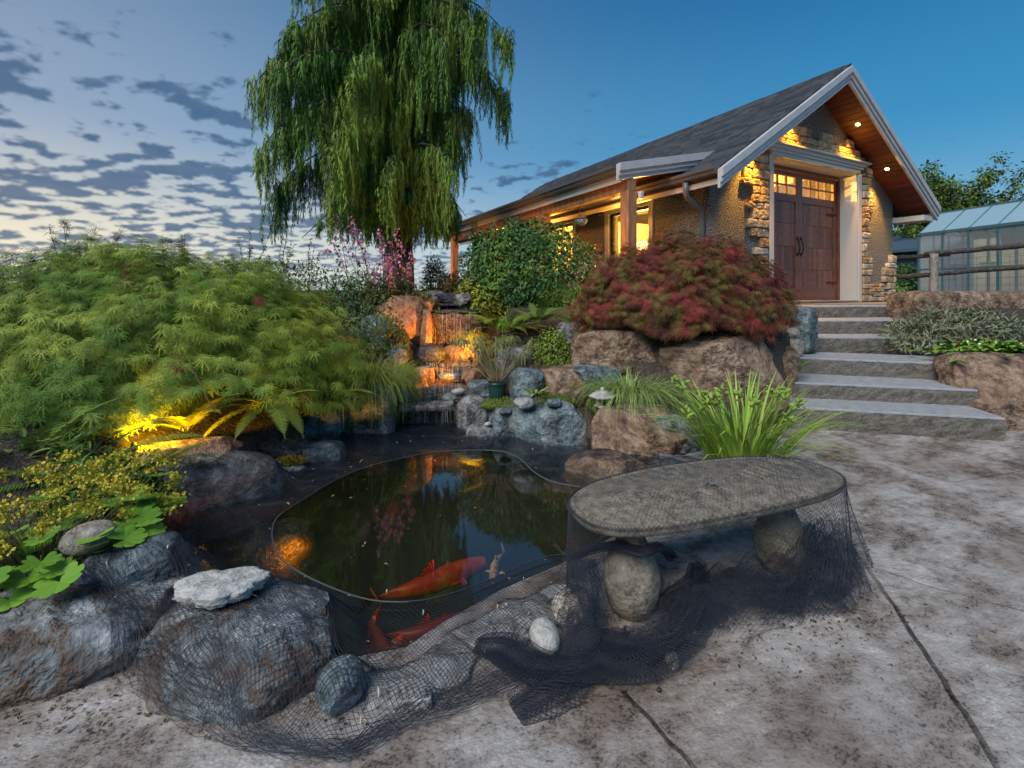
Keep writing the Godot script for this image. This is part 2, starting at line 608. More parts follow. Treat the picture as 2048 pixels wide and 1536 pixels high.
	var roof_pane := mat(0.40, 0.58, 0.66, 0.15)
	roof_pane.transparency = BaseMaterial3D.TRANSPARENCY_ALPHA
	roof_pane.albedo_color.a = 0.5
	M.roof_pane = roof_pane
	M.rock_wet = M.rock_brown.duplicate()
	M.rock_wet.roughness = 0.16
	M.rock_wet.heightmap_scale = 5.0
	M.rock_wet.uv1_scale = Vector3.ONE * 2.6
	M.green_metal = mat(0.06, 0.13, 0.14, 0.45)
	M.log = tex_mat(noise_tex(30, 0.02, [[0.0, 0.012, 0.010, 0.009], [0.5, 0.05, 0.042, 0.036], [1.0, 0.17, 0.15, 0.13]], 5, 256, FastNoiseLite.TYPE_SIMPLEX_SMOOTH, 10.0), 3.0, 0.9, fine, 0.8, true)
	M.post_grey = tex_mat(noise_tex(31, 0.02, [[0.0, 0.13, 0.12, 0.105], [1.0, 0.38, 0.36, 0.33]], 5, 256), 3.0, 0.9, fine, 0.6, false)
	M.bark = tex_mat(noise_tex(32, 0.02, [[0.0, 0.05, 0.035, 0.03], [0.5, 0.13, 0.095, 0.08], [1.0, 0.24, 0.19, 0.165]], 5, 256), 2.0, 0.95, fine, 2.0, false)
	M.bark.uv1_scale = Vector3(6, 1.2, 6)
	M.twig = mat(0.10, 0.055, 0.035, 0.8)
	M.leaf = leaf_mat(0.35)
	M.petal = leaf_mat(0.4, 0.6)
	M.needle = leaf_mat(0.22, 0.6)
	M.moss = tex_mat(noise_tex(33, 0.06, [[0.0, 0.03, 0.045, 0.008], [0.5, 0.10, 0.14, 0.02], [1.0, 0.20, 0.25, 0.04]], 5, 256), 3.0, 1.0, fine, 1.5, false)
	M.net = mat(0.020, 0.027, 0.042, 0.45)
	M.hem = mat(0.075, 0.085, 0.10, 0.6)
	M.pot = mat(0.012, 0.055, 0.05, 0.25)
	M.koi = mat(1, 1, 1, 0.35)
	M.koi.vertex_color_use_as_albedo = true
	M.lamp_metal = mat(0.03, 0.025, 0.02, 0.5, 0.4)
	M.net_knit = M.net


func glow_mat(r: float, g: float, b: float, e: float) -> StandardMaterial3D:
	var m := mat(0.8, 0.75, 0.6, 0.4)
	m.emission_enabled = true
	m.emission = Color(r, g, b).linear_to_srgb()
	m.emission_energy_multiplier = e
	return m


# ---------------------------------------------------------------- ground, patio, pond

func outlines() -> void:
	pond = PackedVector2Array([Vector2(-0.602, -1.709), Vector2(-0.405, -1.743), Vector2(-0.298, -1.853), Vector2(-0.063, -2.056), Vector2(0.222, -2.245), Vector2(0.42, -2.42), Vector2(0.78, -2.72), Vector2(1.05, -3.05), Vector2(1.12, -3.5), Vector2(0.8, -4.15), Vector2(0.3, -4.6), Vector2(-0.1, -4.9), Vector2(-0.5, -5.0), Vector2(-1.1, -5.0), Vector2(-1.7, -4.85), Vector2(-1.9, -4.4), Vector2(-1.95, -3.9), Vector2(-2.15, -3.4), Vector2(-2.25, -2.9), Vector2(-2.15, -2.5), Vector2(-1.85, -2.2), Vector2(-1.5, -2.05), Vector2(-1.0, -1.95), Vector2(-0.72, -1.78)])
	patio_poly = PackedVector2Array([Vector2(-7, 4), Vector2(-7, -1.0), Vector2(-3.2, -1.55), Vector2(-2.0, -1.75), Vector2(-1.5, -1.95), Vector2(-0.9, -1.85), Vector2(-0.62, -1.68), Vector2(-0.40, -1.74), Vector2(-0.29, -1.86), Vector2(-0.05, -2.07), Vector2(0.23, -2.26), Vector2(0.42, -2.41), Vector2(0.78, -2.70), Vector2(1.05, -3.03), Vector2(1.15, -3.5), Vector2(1.5, -3.85), Vector2(2.0, -4.2), Vector2(2.6, -4.6), Vector2(5.3, -4.6), Vector2(11, -4.7), Vector2(11, 4)])


func height_at(x: float, z: float) -> float:
	var d := -z
	var p := Vector2(x, z)
	if d < 5.2:
		if Geometry2D.is_point_in_polygon(p, pond):
			return -0.75
		if Geometry2D.is_point_in_polygon(p, patio_poly):
			return -0.02
	var up := smoothstep(4.6, 6.7, d)
	var y := lerpf(0.16, 1.09, up)
	# the cleft of the stream
	if d > 4.5 and d < 7.2:
		var k := 1.0 - smoothstep(0.35, 0.75, absf(x + 0.75))
		y = lerpf(y, minf(y, 0.02 + maxf(d - 4.9, 0.0) * 0.2), k)
	# left bank under the maple
	if x < -1.6:
		y = maxf(y, lerpf(0.05, 0.42, smoothstep(1.9, 3.2, -x)) * smoothstep(1.4, 2.6, d))
	# planted bank beside the steps, and the flight itself
	if x > 1.2 and d > 3.6:
		var left := 2.5 + maxf(d - 4.4, 0.0) * 0.78
		var right := 4.5 + maxf(d - 4.2, 0.0) * 0.70
		if x > left and x < right and d < 7.3:
			y = -0.05 + maxf(d - 4.7, 0.0) * 0.38
		elif x >= right:
			y = lerpf(0.0, 1.1, smoothstep(4.5, 6.3, d))
		elif x <= left:
			y = maxf(y, lerpf(0.05, 0.85, smoothstep(4.0, 5.0, d)))
	if x > 0.8 and x < 2.8 and d < 4.25:
		y = minf(y, -0.02)
	y += 0.02 * fbm.get_noise_2d(x * 2.0, z * 2.0)
	return y - 0.35 * smoothstep(16.0, 60.0, Vector2(x, z).length()) 


func lay_ground() -> void:
	outlines()
	var xs := [-600.0, -250.0, -120.0, -60.0, -30.0, -18.0, -12.0, -9.0]
	var x := -7.0
	while x < 11.0:
		xs.append(x)
		x += 0.14
	xs.append_array([11.5, 13.0, 16.0, 22.0, 35.0, 70.0, 150.0, 300.0, 600.0])
	var zs := [600.0, 250.0, 100.0, 40.0, 15.0, 6.0]
	var z := 3.0
	while z > -9.0:
		zs.append(z)
		z -= 0.14
	zs.append_array([-9.6, -10.5, -12.0, -14.0, -18.0, -25.0, -40.0, -80.0, -160.0, -320.0, -700.0])
	var st := begin()
	st.set_smooth_group(0)
	var grid := []
	for j in zs.size():
		var row := []
		for i in xs.size():
			row.append(Vector3(xs[i], height_at(xs[i], zs[j]), zs[j]))
		grid.append(row)
	for j in zs.size() - 1:
		for i in xs.size() - 1:
			var a: Vector3 = grid[j][i]
			var b: Vector3 = grid[j][i + 1]
			var c: Vector3 = grid[j + 1][i + 1]
			var d: Vector3 = grid[j + 1][i]
			for q in [a, d, c, a, c, b]:
				var lawn := smoothstep(7.5, 9.0, -q.z) if q.x < 4.0 else smoothstep(8.5, 9.5, -q.z)
				st.set_color(Color(1, 1, 1).lerp(Color(1.1, 2.6, 0.5), lawn))
				st.add_vertex(q)
	setting("ground", finish(st), M.soil)


func lay_patio() -> void:
	var holder := Node3D.new()
	holder.name = "patio"
	holder.set_meta("kind", "structure")
	add_child(holder)
	var grooves := []
	var lines := [
		[Vector2(1.789, -2.435), Vector2(1.708, -2.179), Vector2(1.612, -1.911), Vector2(1.525, -1.678), Vector2(1.421, -1.428), Vector2(1.358, -1.267), Vector2(1.35, -0.6)],
		[Vector2(0.373, -1.552), Vector2(0.433, -1.444), Vector2(0.476, -1.365), Vector2(0.515, -1.294), Vector2(0.62, -0.2), Vector2(0.9, 1.2)],
		[Vector2(1.746, -2.250), Vector2(1.890, -2.105), Vector2(2.168, -1.926), Vector2(4.5, -2.1), Vector2(8.0, -1.6)],
		[Vector2(2.819, -4.210), Vector2(2.883, -3.653), Vector2(3.072, -3.226), Vector2(3.885, -3.450), Vector2(6.5, -3.6)],
		[Vector2(-0.584, -1.267), Vector2(-0.9, -0.9), Vector2(-1.5, 0.4)],
		[Vector2(3.072, -3.226), Vector2(2.6, -2.6), Vector2(1.746, -2.250)],
	]
	var pieces: Array = [patio_poly]
	var widths := [0.020, 0.016, 0.007, 0.008, 0.010, 0.006]
	for i in lines.size():
		for g in Geometry2D.offset_polyline(wavy(PackedVector2Array(lines[i]), i), widths[i] * 0.5, Geometry2D.JOIN_ROUND, Geometry2D.END_ROUND):
			grooves.append(g)
	for g in grooves:
		var next := []
		for p in pieces:
			for q in Geometry2D.clip_polygons(p, g):
				next.append(q)
		pieces = next
	var grout := begin()
	flat(grout)
	add_flat(grout, patio_poly, -0.012)
	part("groove_bed", finish(grout), M.grout, holder)
	for p in pieces:
		if Geometry2D.is_polygon_clockwise(p) and pieces.size() > 1 and absf(area_of(p)) < 0.02:
			continue
		var st := begin()
		st.set_smooth_group(-1)
		add_flat(st, p, 0.0)
		for i in p.size():
			var a: Vector2 = p[i]
			var b: Vector2 = p[(i + 1) % p.size()]
			st.set_uv(turned(a))
			st.set_uv2(turned(a))
			quad(st, Vector3(a.x, 0, a.y), Vector3(b.x, 0, b.y), Vector3(b.x, -0.02, b.y), Vector3(a.x, -0.02, a.y))
		part("concrete_slab", finish(st), M.patio, holder)


func wavy(p: PackedVector2Array, s: int) -> PackedVector2Array:
	var out := PackedVector2Array()
	for i in p.size() - 1:
		for k in 6:
			var q := p[i].lerp(p[i + 1], k / 6.0)
			out.append(q + Vector2(fbm.get_noise_2d(q.x * 6.0, s * 9.0 + q.y * 6.0), fbm.get_noise_2d(q.y * 6.0 + 50.0, s * 5.0)) * 0.012)
	out.append(p[p.size() - 1])
	return out


func area_of(p: PackedVector2Array) -> float:
	var a := 0.0
	for i in p.size():
		a += p[i].cross(p[(i + 1) % p.size()])
	return a * 0.5


func turned(p: Vector2) -> Vector2:
	var q := p.rotated(0.5)
	return Vector2(q.x * 0.36, q.y * 0.52)


func add_flat(st: SurfaceTool, p: PackedVector2Array, y: float) -> void:
	var ix := Geometry2D.triangulate_polygon(p)
	for i in range(0, ix.size(), 3):
		var t := [p[ix[i]], p[ix[i + 1]], p[ix[i + 2]]]
		if (t[1] - t[0]).cross(t[2] - t[0]) < 0.0:
			t = [t[0], t[2], t[1]]
		for q in t:
			st.set_uv(turned(q))
			st.set_uv2(turned(q) + Vector2(0.37, 0.11))
			st.add_vertex(Vector3(q.x, y, q.y))


func fill_pond() -> void:
	var grown := Geometry2D.offset_polygon(pond, 0.12)
	var st := begin()
	flat(st)
	add_flat(st, grown[0], WATER)
	setting("pond_water", finish(st), M.water)
	# pond liner walls
	var wl := begin()
	flat(wl)
	add_flat(wl, pond, -0.70)
	for i in pond.size():
		var a := pond[i]
		var b := pond[(i + 1) % pond.size()]
		quad(wl, Vector3(a.x, -0.012, a.y), Vector3(b.x, -0.012, b.y), Vector3(b.x, -0.78, b.y), Vector3(a.x, -0.78, a.y))
	setting("pond_bed", finish(wl), mat(0.012, 0.013, 0.008, 0.9))
	# the stream drops into the pond over two low ledges
	var pools := [
		[0.45, [Vector2(-1.243, -6.571), Vector2(-0.457, -6.571), Vector2(-0.374, -5.831), Vector2(-1.166, -5.831)]],
		[0.30, [Vector2(-1.236, -6.114), Vector2(-0.259, -6.114), Vector2(-0.251, -5.250), Vector2(-1.061, -5.250)]],
		[0.12, [Vector2(-1.344, -5.520), Vector2(-0.534, -5.520), Vector2(-0.478, -4.676), Vector2(-1.189, -4.676)]],
	]
	for p in pools:
		var s2 := begin()
		flat(s2)
		add_flat(s2, PackedVector2Array(p[1]), p[0])
		setting("stream_water", finish(s2), M.stream)

# ---------------------------------------------------------------- garden house

func roof_y(s: float) -> float:
	return 3.86 - 0.655 * absf(s - 0.81)


func joined(boxes: Array, bevel := 0.0) -> ArrayMesh:
	# boxes: [from, to] corners
	var st := begin()
	for b in boxes:
		var a: Vector3 = b[0]
		var c: Vector3 = b[1]
		add_box(st, (a + c) * 0.5, (c - a).abs(), Basis.IDENTITY, bevel)
	return finish(st)


func strip(s0: float, y0: float, s1: float, y1: float, low: float, high: float) -> PackedVector2Array:
	return PackedVector2Array([Vector2(s0, y0 + high), Vector2(s1, y1 + high), Vector2(s1, y1 + low), Vector2(s0, y0 + low)])


func build_house() -> void:
	var h := thing("garden_house", "stone and stucco garden house with steep dark shingle roof and red double doors", "house", Vector3(4.585, 1.13, -7.68), 0.478)
	# walls
	var gable := PackedVector2Array([Vector2(-1.865, 0), Vector2(-0.43, 0), Vector2(-0.43, 2.45), Vector2(2.13, 2.45), Vector2(2.13, 0), Vector2(3.483, 0), Vector2(3.483, roof_y(3.483) - 0.12), Vector2(0.81, 3.72), Vector2(-1.865, roof_y(-1.865) - 0.12)])
	part("gable_wall", prism(gable, 0.0, -0.22), M.stucco, h)
	var top := roof_y(-1.865) - 0.13
	var wl := []
	var spans := [[1.22, 2.29], [3.48, 4.5], [6.1, 7.1]]
	var t0 := 0.222
	for w in spans:
		wl.append([Vector3(-1.863, 0, -t0), Vector3(-1.645, top, -w[0])])
		wl.append([Vector3(-1.863, 0, -w[0]), Vector3(-1.645, 0.55, -w[1])])
		wl.append([Vector3(-1.863, 1.68, -w[0]), Vector3(-1.645, top, -w[1])])
		t0 = w[1]
	wl.append([Vector3(-1.863, 0, -t0), Vector3(-1.645, top, -9.0)])
	part("side_wall", joined(wl), M.stucco, h)
	part("side_wall", joined([[Vector3(3.27, 0, -0.222), Vector3(3.481, top, -9.0)]]), M.stucco, h)
	var back := PackedVector2Array([Vector2(-1.865, 0), Vector2(3.483, 0), Vector2(3.483, top), Vector2(0.81, 3.7), Vector2(-1.865, top)])
	part("rear_wall", prism(back, -9.0, -9.2), M.stucco, h)
	part("floor", joined([[Vector3(-1.86, -0.3, -0.25), Vector3(3.48, -0.01, -9.0)]]), M.step, h)
	part("ceiling", joined([[Vector3(-0.85, 2.56, -0.23), Vector3(2.47, 2.6, -8.9)]]), M.plaster, h)
	for s in [-1.0, 1.0]:
		var inner = 0.81 + s * 2.44
		part("inner_wall", joined([[Vector3(inner, 0, -4.6), Vector3(inner + 0.01 * s, 1.9, -8.9)]]), M.plaster, h)
	part("inner_wall", joined([[Vector3(-1.64, 0, -4.7), Vector3(3.26, 2.0, -4.8)]]), M.plaster, h)
	# roof slabs
	var ridge := Vector2(0.81, 3.86)
	var left := PackedVector2Array([ridge, Vector2(0.81, 3.75), Vector2(-2.27, roof_y(-2.27) - 0.11), Vector2(-2.27, roof_y(-2.27))])
	var right := PackedVector2Array([ridge, Vector2(3.89, roof_y(3.89)), Vector2(3.89, roof_y(3.89) - 0.11), Vector2(0.81, 3.75)])
	part("roof", prism(left, 0.514, -9.4), M.shingle, h)
	part("roof", prism(right, 0.514, -9.4), M.shingle, h)
	var pr := strip(-3.3, 1.94, -1.3, 2.38, -0.10, 0.0)
	part("porch_roof", prism(pr, -0.25, -8.07), M.shingle, h)
	shingles(h)
	soffits(h)
	# barge boards in three steps, mitred at the ridge
	for s in [-1.0, 1.0]:
		var e: float = 0.81 + s * 3.14
		var i := 0
		for q in [[0.548, 0.512, -0.22], [0.572, 0.548, -0.145], [0.598, 0.572, -0.07]]:
			part("barge_board", prism(strip(0.81 + 0.001 * s, 3.86, e, roof_y(e), q[2], 0.03 + i * 0.004), q[0], q[1]), M.barge, h)
			i += 1
	part("eave_return", joined([[Vector3(3.484, 1.565, 0.508), Vector3(3.86, 1.665, -0.1)]]), M.trim, h)
	# eave gutters and fascias
	gutter(h, -2.27, roof_y(-2.27) + 0.03, 0.50, -9.3)
	gutter(h, -3.3, 1.94, -0.30, -8.05)
	part("fascia", joined([[Vector3(-2.268, 1.66, 0.506), Vector3(-2.24, 1.80, -9.3)]]), M.trim, h)
	part("fascia", joined([[Vector3(-3.30, 1.735, -0.30), Vector3(-3.27, 1.87, -8.05)]]), M.trim, h)
	var j := 0
	for q in [[-0.21, -0.25, -0.19], [-0.185, -0.21, -0.13], [-0.16, -0.185, -0.065]]:
		part("porch_rake", prism(strip(-3.42, 1.915, -1.36, 2.37, q[2], 0.035 + j * 0.004), q[0], q[1]), M.barge, h)
		j += 1
	# porch
	part("porch_floor", joined([[Vector3(-3.5, -0.25, 0.05), Vector3(-1.866, -0.02, -8.1)]]), M.step, h)
	part("porch_beam", joined([[Vector3(-3.22, 1.61, -0.22), Vector3(-3.08, 1.78, -8.0)]], 0.008), M.post_wood, h)
	for t in [0.307, 2.578, 4.99, 7.355]:
		part("porch_post", box(Vector3(0.17, 1.64, 0.17), 0.008), M.post_wood, h, Vector3(-3.15, 0.80, -t))
	for k in 12:
		var s0 := -3.24 + k * 0.115
		part("ceiling_board", prism(strip(s0, 1.953 + k * 0.0253 - 0.13, s0 + 0.109, 1.953 + (k + 0.95) * 0.0253 - 0.13, -0.02, 0.0), -0.26, -8.0), M.soffit, h)
	for t in [1.45, 3.8, 6.2]:
		var can := part("porch_downlight", lathe([Vector2(0.0, 0.02), Vector2(0.045, 0.02), Vector2(0.05, 0.0), Vector2(0.058, 0.0), Vector2(0.058, 0.02)], 20), M.iron, h, Vector3(-2.55, 1.87, -t))
		part("bulb", lathe([Vector2(0.0, 0.0), Vector2(0.03, 0.002), Vector2(0.04, 0.012), Vector2(0.0, 0.014)], 16), glow_mat(1.0, 0.55, 0.15, 8.0), can)
		var l := OmniLight3D.new()
		l.name = "porch_light"
		l.light_color = Color(1.0, 0.66, 0.26)
		l.light_energy = 0.32
		l.omni_range = 12.0
		l.light_size = 0.04
		l.omni_attenuation = 2.0
		l.shadow_enabled = true
		l.position = Vector3(-2.55, 1.82, -t)
		h.add_child(l, true)
	# down pipe
	var p := [Vector3(-2.34, 1.76, -0.02), Vector3(-2.34, 1.62, -0.02), Vector3(-2.30, 1.56, -0.03), Vector3(-2.0, 1.43, -0.08), Vector3(-1.93, 1.36, -0.09), Vector3(-1.915, 1.25, -0.09), Vector3(-1.915, 0.02, -0.09)]
	part("downspout", tube(p, [0.042, 0.042, 0.042, 0.042, 0.042, 0.042, 0.042], 10), M.gutter, h)
	windows(h, spans)
	doors(h)
	veneer(h)
	# lamps in the gable soffit
	for s in [-1.05, -0.03, 1.645, 2.67]:
		var y: float = roof_y(s) - 0.145
		var lean := 0.58 if s > 0.81 else -0.58
		var can := part("soffit_light", lathe([Vector2(0.0, 0.012), Vector2(0.03, 0.012), Vector2(0.036, 0.0), Vector2(0.05, 0.0), Vector2(0.052, 0.014)], 20), M.trim, h, Vector3(s, y, 0.26), Vector3(0, 0, -lean))
		part("bulb", lathe([Vector2(0.0, -0.004), Vector2(0.022, 0.0), Vector2(0.03, 0.01), Vector2(0.0, 0.011)], 16), glow_mat(1.0, 0.6, 0.16, 30.0), can)
		var l := SpotLight3D.new()
		l.name = "soffit_spot"
		l.light_color = Color(1.0, 0.7, 0.2)
		l.light_energy = 2.4
		l.spot_range = 12.0
		l.spot_angle = 36.0
		l.spot_angle_attenuation = 0.8
		l.spot_attenuation = 2.0
		l.light_size = 0.02
		l.shadow_enabled = true
		l.position = Vector3(s, y - 0.02, 0.255)
		l.rotation = Vector3(-PI / 2 + 0.14, 0, 0)
		h.add_child(l, true)
	# room lamps seen through the glass
	for q in [Vector3(0.8, 2.25, -2.2), Vector3(-0.75, 1.15, -2.6)]:
		var lampm := part("room_lamp", lathe([Vector2(0.0, -0.12), Vector2(0.07, -0.10), Vector2(0.12, 0.0), Vector2(0.09, 0.09), Vector2(0.0, 0.11)], 20), glow_mat(1.0, 0.72, 0.25, 3.5), h, q)
		var l := OmniLight3D.new()
		l.name = "room_light"
		l.light_color = Color(1.0, 0.74, 0.28)
		l.light_energy = 14.0
		l.omni_range = 14.0
		l.omni_attenuation = 2.0
		l.light_size = 0.08
		l.shadow_enabled = true
		l.position = q
		h.add_child(l, true)


func gutter(h: Node3D, s: float, y: float, front: float, back: float) -> void:
	var pts := PackedVector2Array([Vector2(s, y + 0.01), Vector2(s, y - 0.095), Vector2(s - 0.075, y - 0.095), Vector2(s - 0.10, y - 0.08), Vector2(s - 0.105, y - 0.055), Vector2(s - 0.135, y - 0.03), Vector2(s - 0.14, y + 0.01), Vector2(s - 0.13, y + 0.012), Vector2(s - 0.125, y - 0.022), Vector2(s - 0.012, y - 0.022), Vector2(s - 0.012, y + 0.01)])
	part("gutter", prism(pts, front, back), M.gutter, h)


func shingles(h: Node3D) -> void:
	# split shakes on the slope over the porch; the courses nearest the gable are single shingles
	var rng := rng_of(77)
	var variants := []
	for k in 4:
		variants.append(box(Vector3(1.0, 0.030, 0.30), 0.004))
	var mats := []
	for k in 5:
		var m: StandardMaterial3D = M.shingle.duplicate()
		var v := 0.5 + 0.22 * k
		m.albedo_color = Color(v, v, v * 1.02).linear_to_srgb()
		mats.append(m)
	var down := Vector3(-1, -0.655, 0).normalized()
	var out := Vector3(-0.655, 1, 0).normalized()
	var rest := []
	var tints := []
	var made := 0
	var length := 3.10 / cos(atan(0.655))
	for c in 26:
		var z := 0.52
		var along := length - 0.05 - c * 0.143
		z -= rng.randf() * 0.15
		var zs := [0.52]
		while z > -9.4:
			zs.append(z)
			z -= rng.randf_range(0.16, 0.34)
		for i in zs.size() - 1:
			var w: float = zs[i] - zs[i + 1] - 0.008
			if w < 0.03:
				continue
			var mid: Vector3 = Vector3(0.81, 3.86, 0) + down * (along - 0.10 + rng.randf_range(-0.012, 0.012)) + out * (0.024 + rng.randf() * 0.006)
			mid.z = (zs[i] + zs[i + 1]) * 0.5
			# x across, y out of the roof, z down the slope and raised at the butt
			var basis := Basis(Vector3(0, 0, -1), out, down).rotated(Vector3(0, 0, 1), 0.085)
			var xf := Transform3D(basis * Basis.from_scale(Vector3(w, 1, 1)), mid)
			if (i < 11 and made < 292) :
				var o := part("shingle", variants[made % 4], mats[rng.randi() % 5], h)
				o.transform = xf
				made += 1
			else:
				rest.append(xf)
				var v := 0.45 + 0.95 * rng.randf()
				tints.append(Color(v, v, v))
	scatter("shingle_courses", variants[0], M.shingle, rest, tints, h)
	var caps := begin()
	var zz := 0.5
	while zz > -9.3:
		for s in [-1.0, 1.0]:
			add_box(caps, Vector3(0.81 + s * 0.065, 3.885 - 0.04, zz - 0.15), Vector3(0.17, 0.02, 0.34), Basis(Vector3(0, 0, 1), -s * 0.58) * Basis(Vector3(1, 0, 0), 0.05), 0.004)
		zz -= 0.26
	part("ridge_cap", finish(caps), M.shingle, h)
	# butts along the far edge of the barge
	var edge := begin()
	for k in 26:
		var s := 0.9 + k * 0.119
		add_box(edge, Vector3(s + 0.06, roof_y(s + 0.06) + 0.022, 0.30), Vector3(0.16, 0.024, 0.46), Basis(Vector3(0, 0, 1), -0.53), 0.003)
	part("shingle_edge", finish(edge), M.shingle, h)


func soffits(h: Node3D) -> void:
	var rng := rng_of(78)
	var mats := []
	for k in 4:
		var m: StandardMaterial3D = M.soffit.duplicate()
		var v := 0.8 + 0.13 * k
		m.albedo_color = Color(v, v, v).linear_to_srgb()
		mats.append(m)
	for side in [-1.0, 1.0]:
		for k in 30:
			var a: float = 0.81 + side * (0.03 + k * 0.101)
			var b: float = a + side * 0.090
			part("soffit_board", prism(strip(a, roof_y(a), b, roof_y(b), -0.135, -0.112), 0.51, 0.002), mats[rng.randi() % 4], h)


func windows(h: Node3D, spans: Array) -> void:
	for w in spans:
		var a: float = w[0]
		var b: float = w[1]
		var x := -1.865
		var win := part("window", joined([[Vector3(x + 0.04, 0.55, -a), Vector3(x + 0.10, 1.68, -a - 0.05)], [Vector3(x + 0.04, 0.55, -b + 0.05), Vector3(x + 0.10, 1.68, -b)], [Vector3(x + 0.041, 1.63, -a - 0.05), Vector3(x + 0.10, 1.68, -b + 0.05)], [Vector3(x + 0.041, 0.55, -a - 0.05), Vector3(x + 0.10, 0.60, -b + 0.05)], [Vector3(x + 0.045, 0.6, -(a + b) * 0.5 + 0.03), Vector3(x + 0.095, 1.63, -(a + b) * 0.5 - 0.03)]]), M.dark_frame, h)
		for q in [[a + 0.05, (a + b) * 0.5 - 0.03], [(a + b) * 0.5 + 0.03, b - 0.05]]:
			part("pane", joined([[Vector3(x + 0.065, 0.6, -q[0]), Vector3(x + 0.071, 1.63, -q[1])]]), M.pane, win)
		part("casing", joined([[Vector3(x - 0.035, 0.5, -a + 0.10), Vector3(x + 0.04, 1.68, -a)], [Vector3(x - 0.035, 0.5, -b), Vector3(x + 0.04, 1.68, -b - 0.10)], [Vector3(x - 0.04, 1.68, -a + 0.12), Vector3(x + 0.04, 1.79, -b - 0.12)], [Vector3(x - 0.075, 1.79, -a + 0.16), Vector3(x + 0.04, 1.83, -b - 0.16)]]), M.trim, win)
		part("sill", joined([[Vector3(x - 0.06, 0.44, -a + 0.14), Vector3(x + 0.04, 0.50, -b - 0.14)]]), M.trim, win)


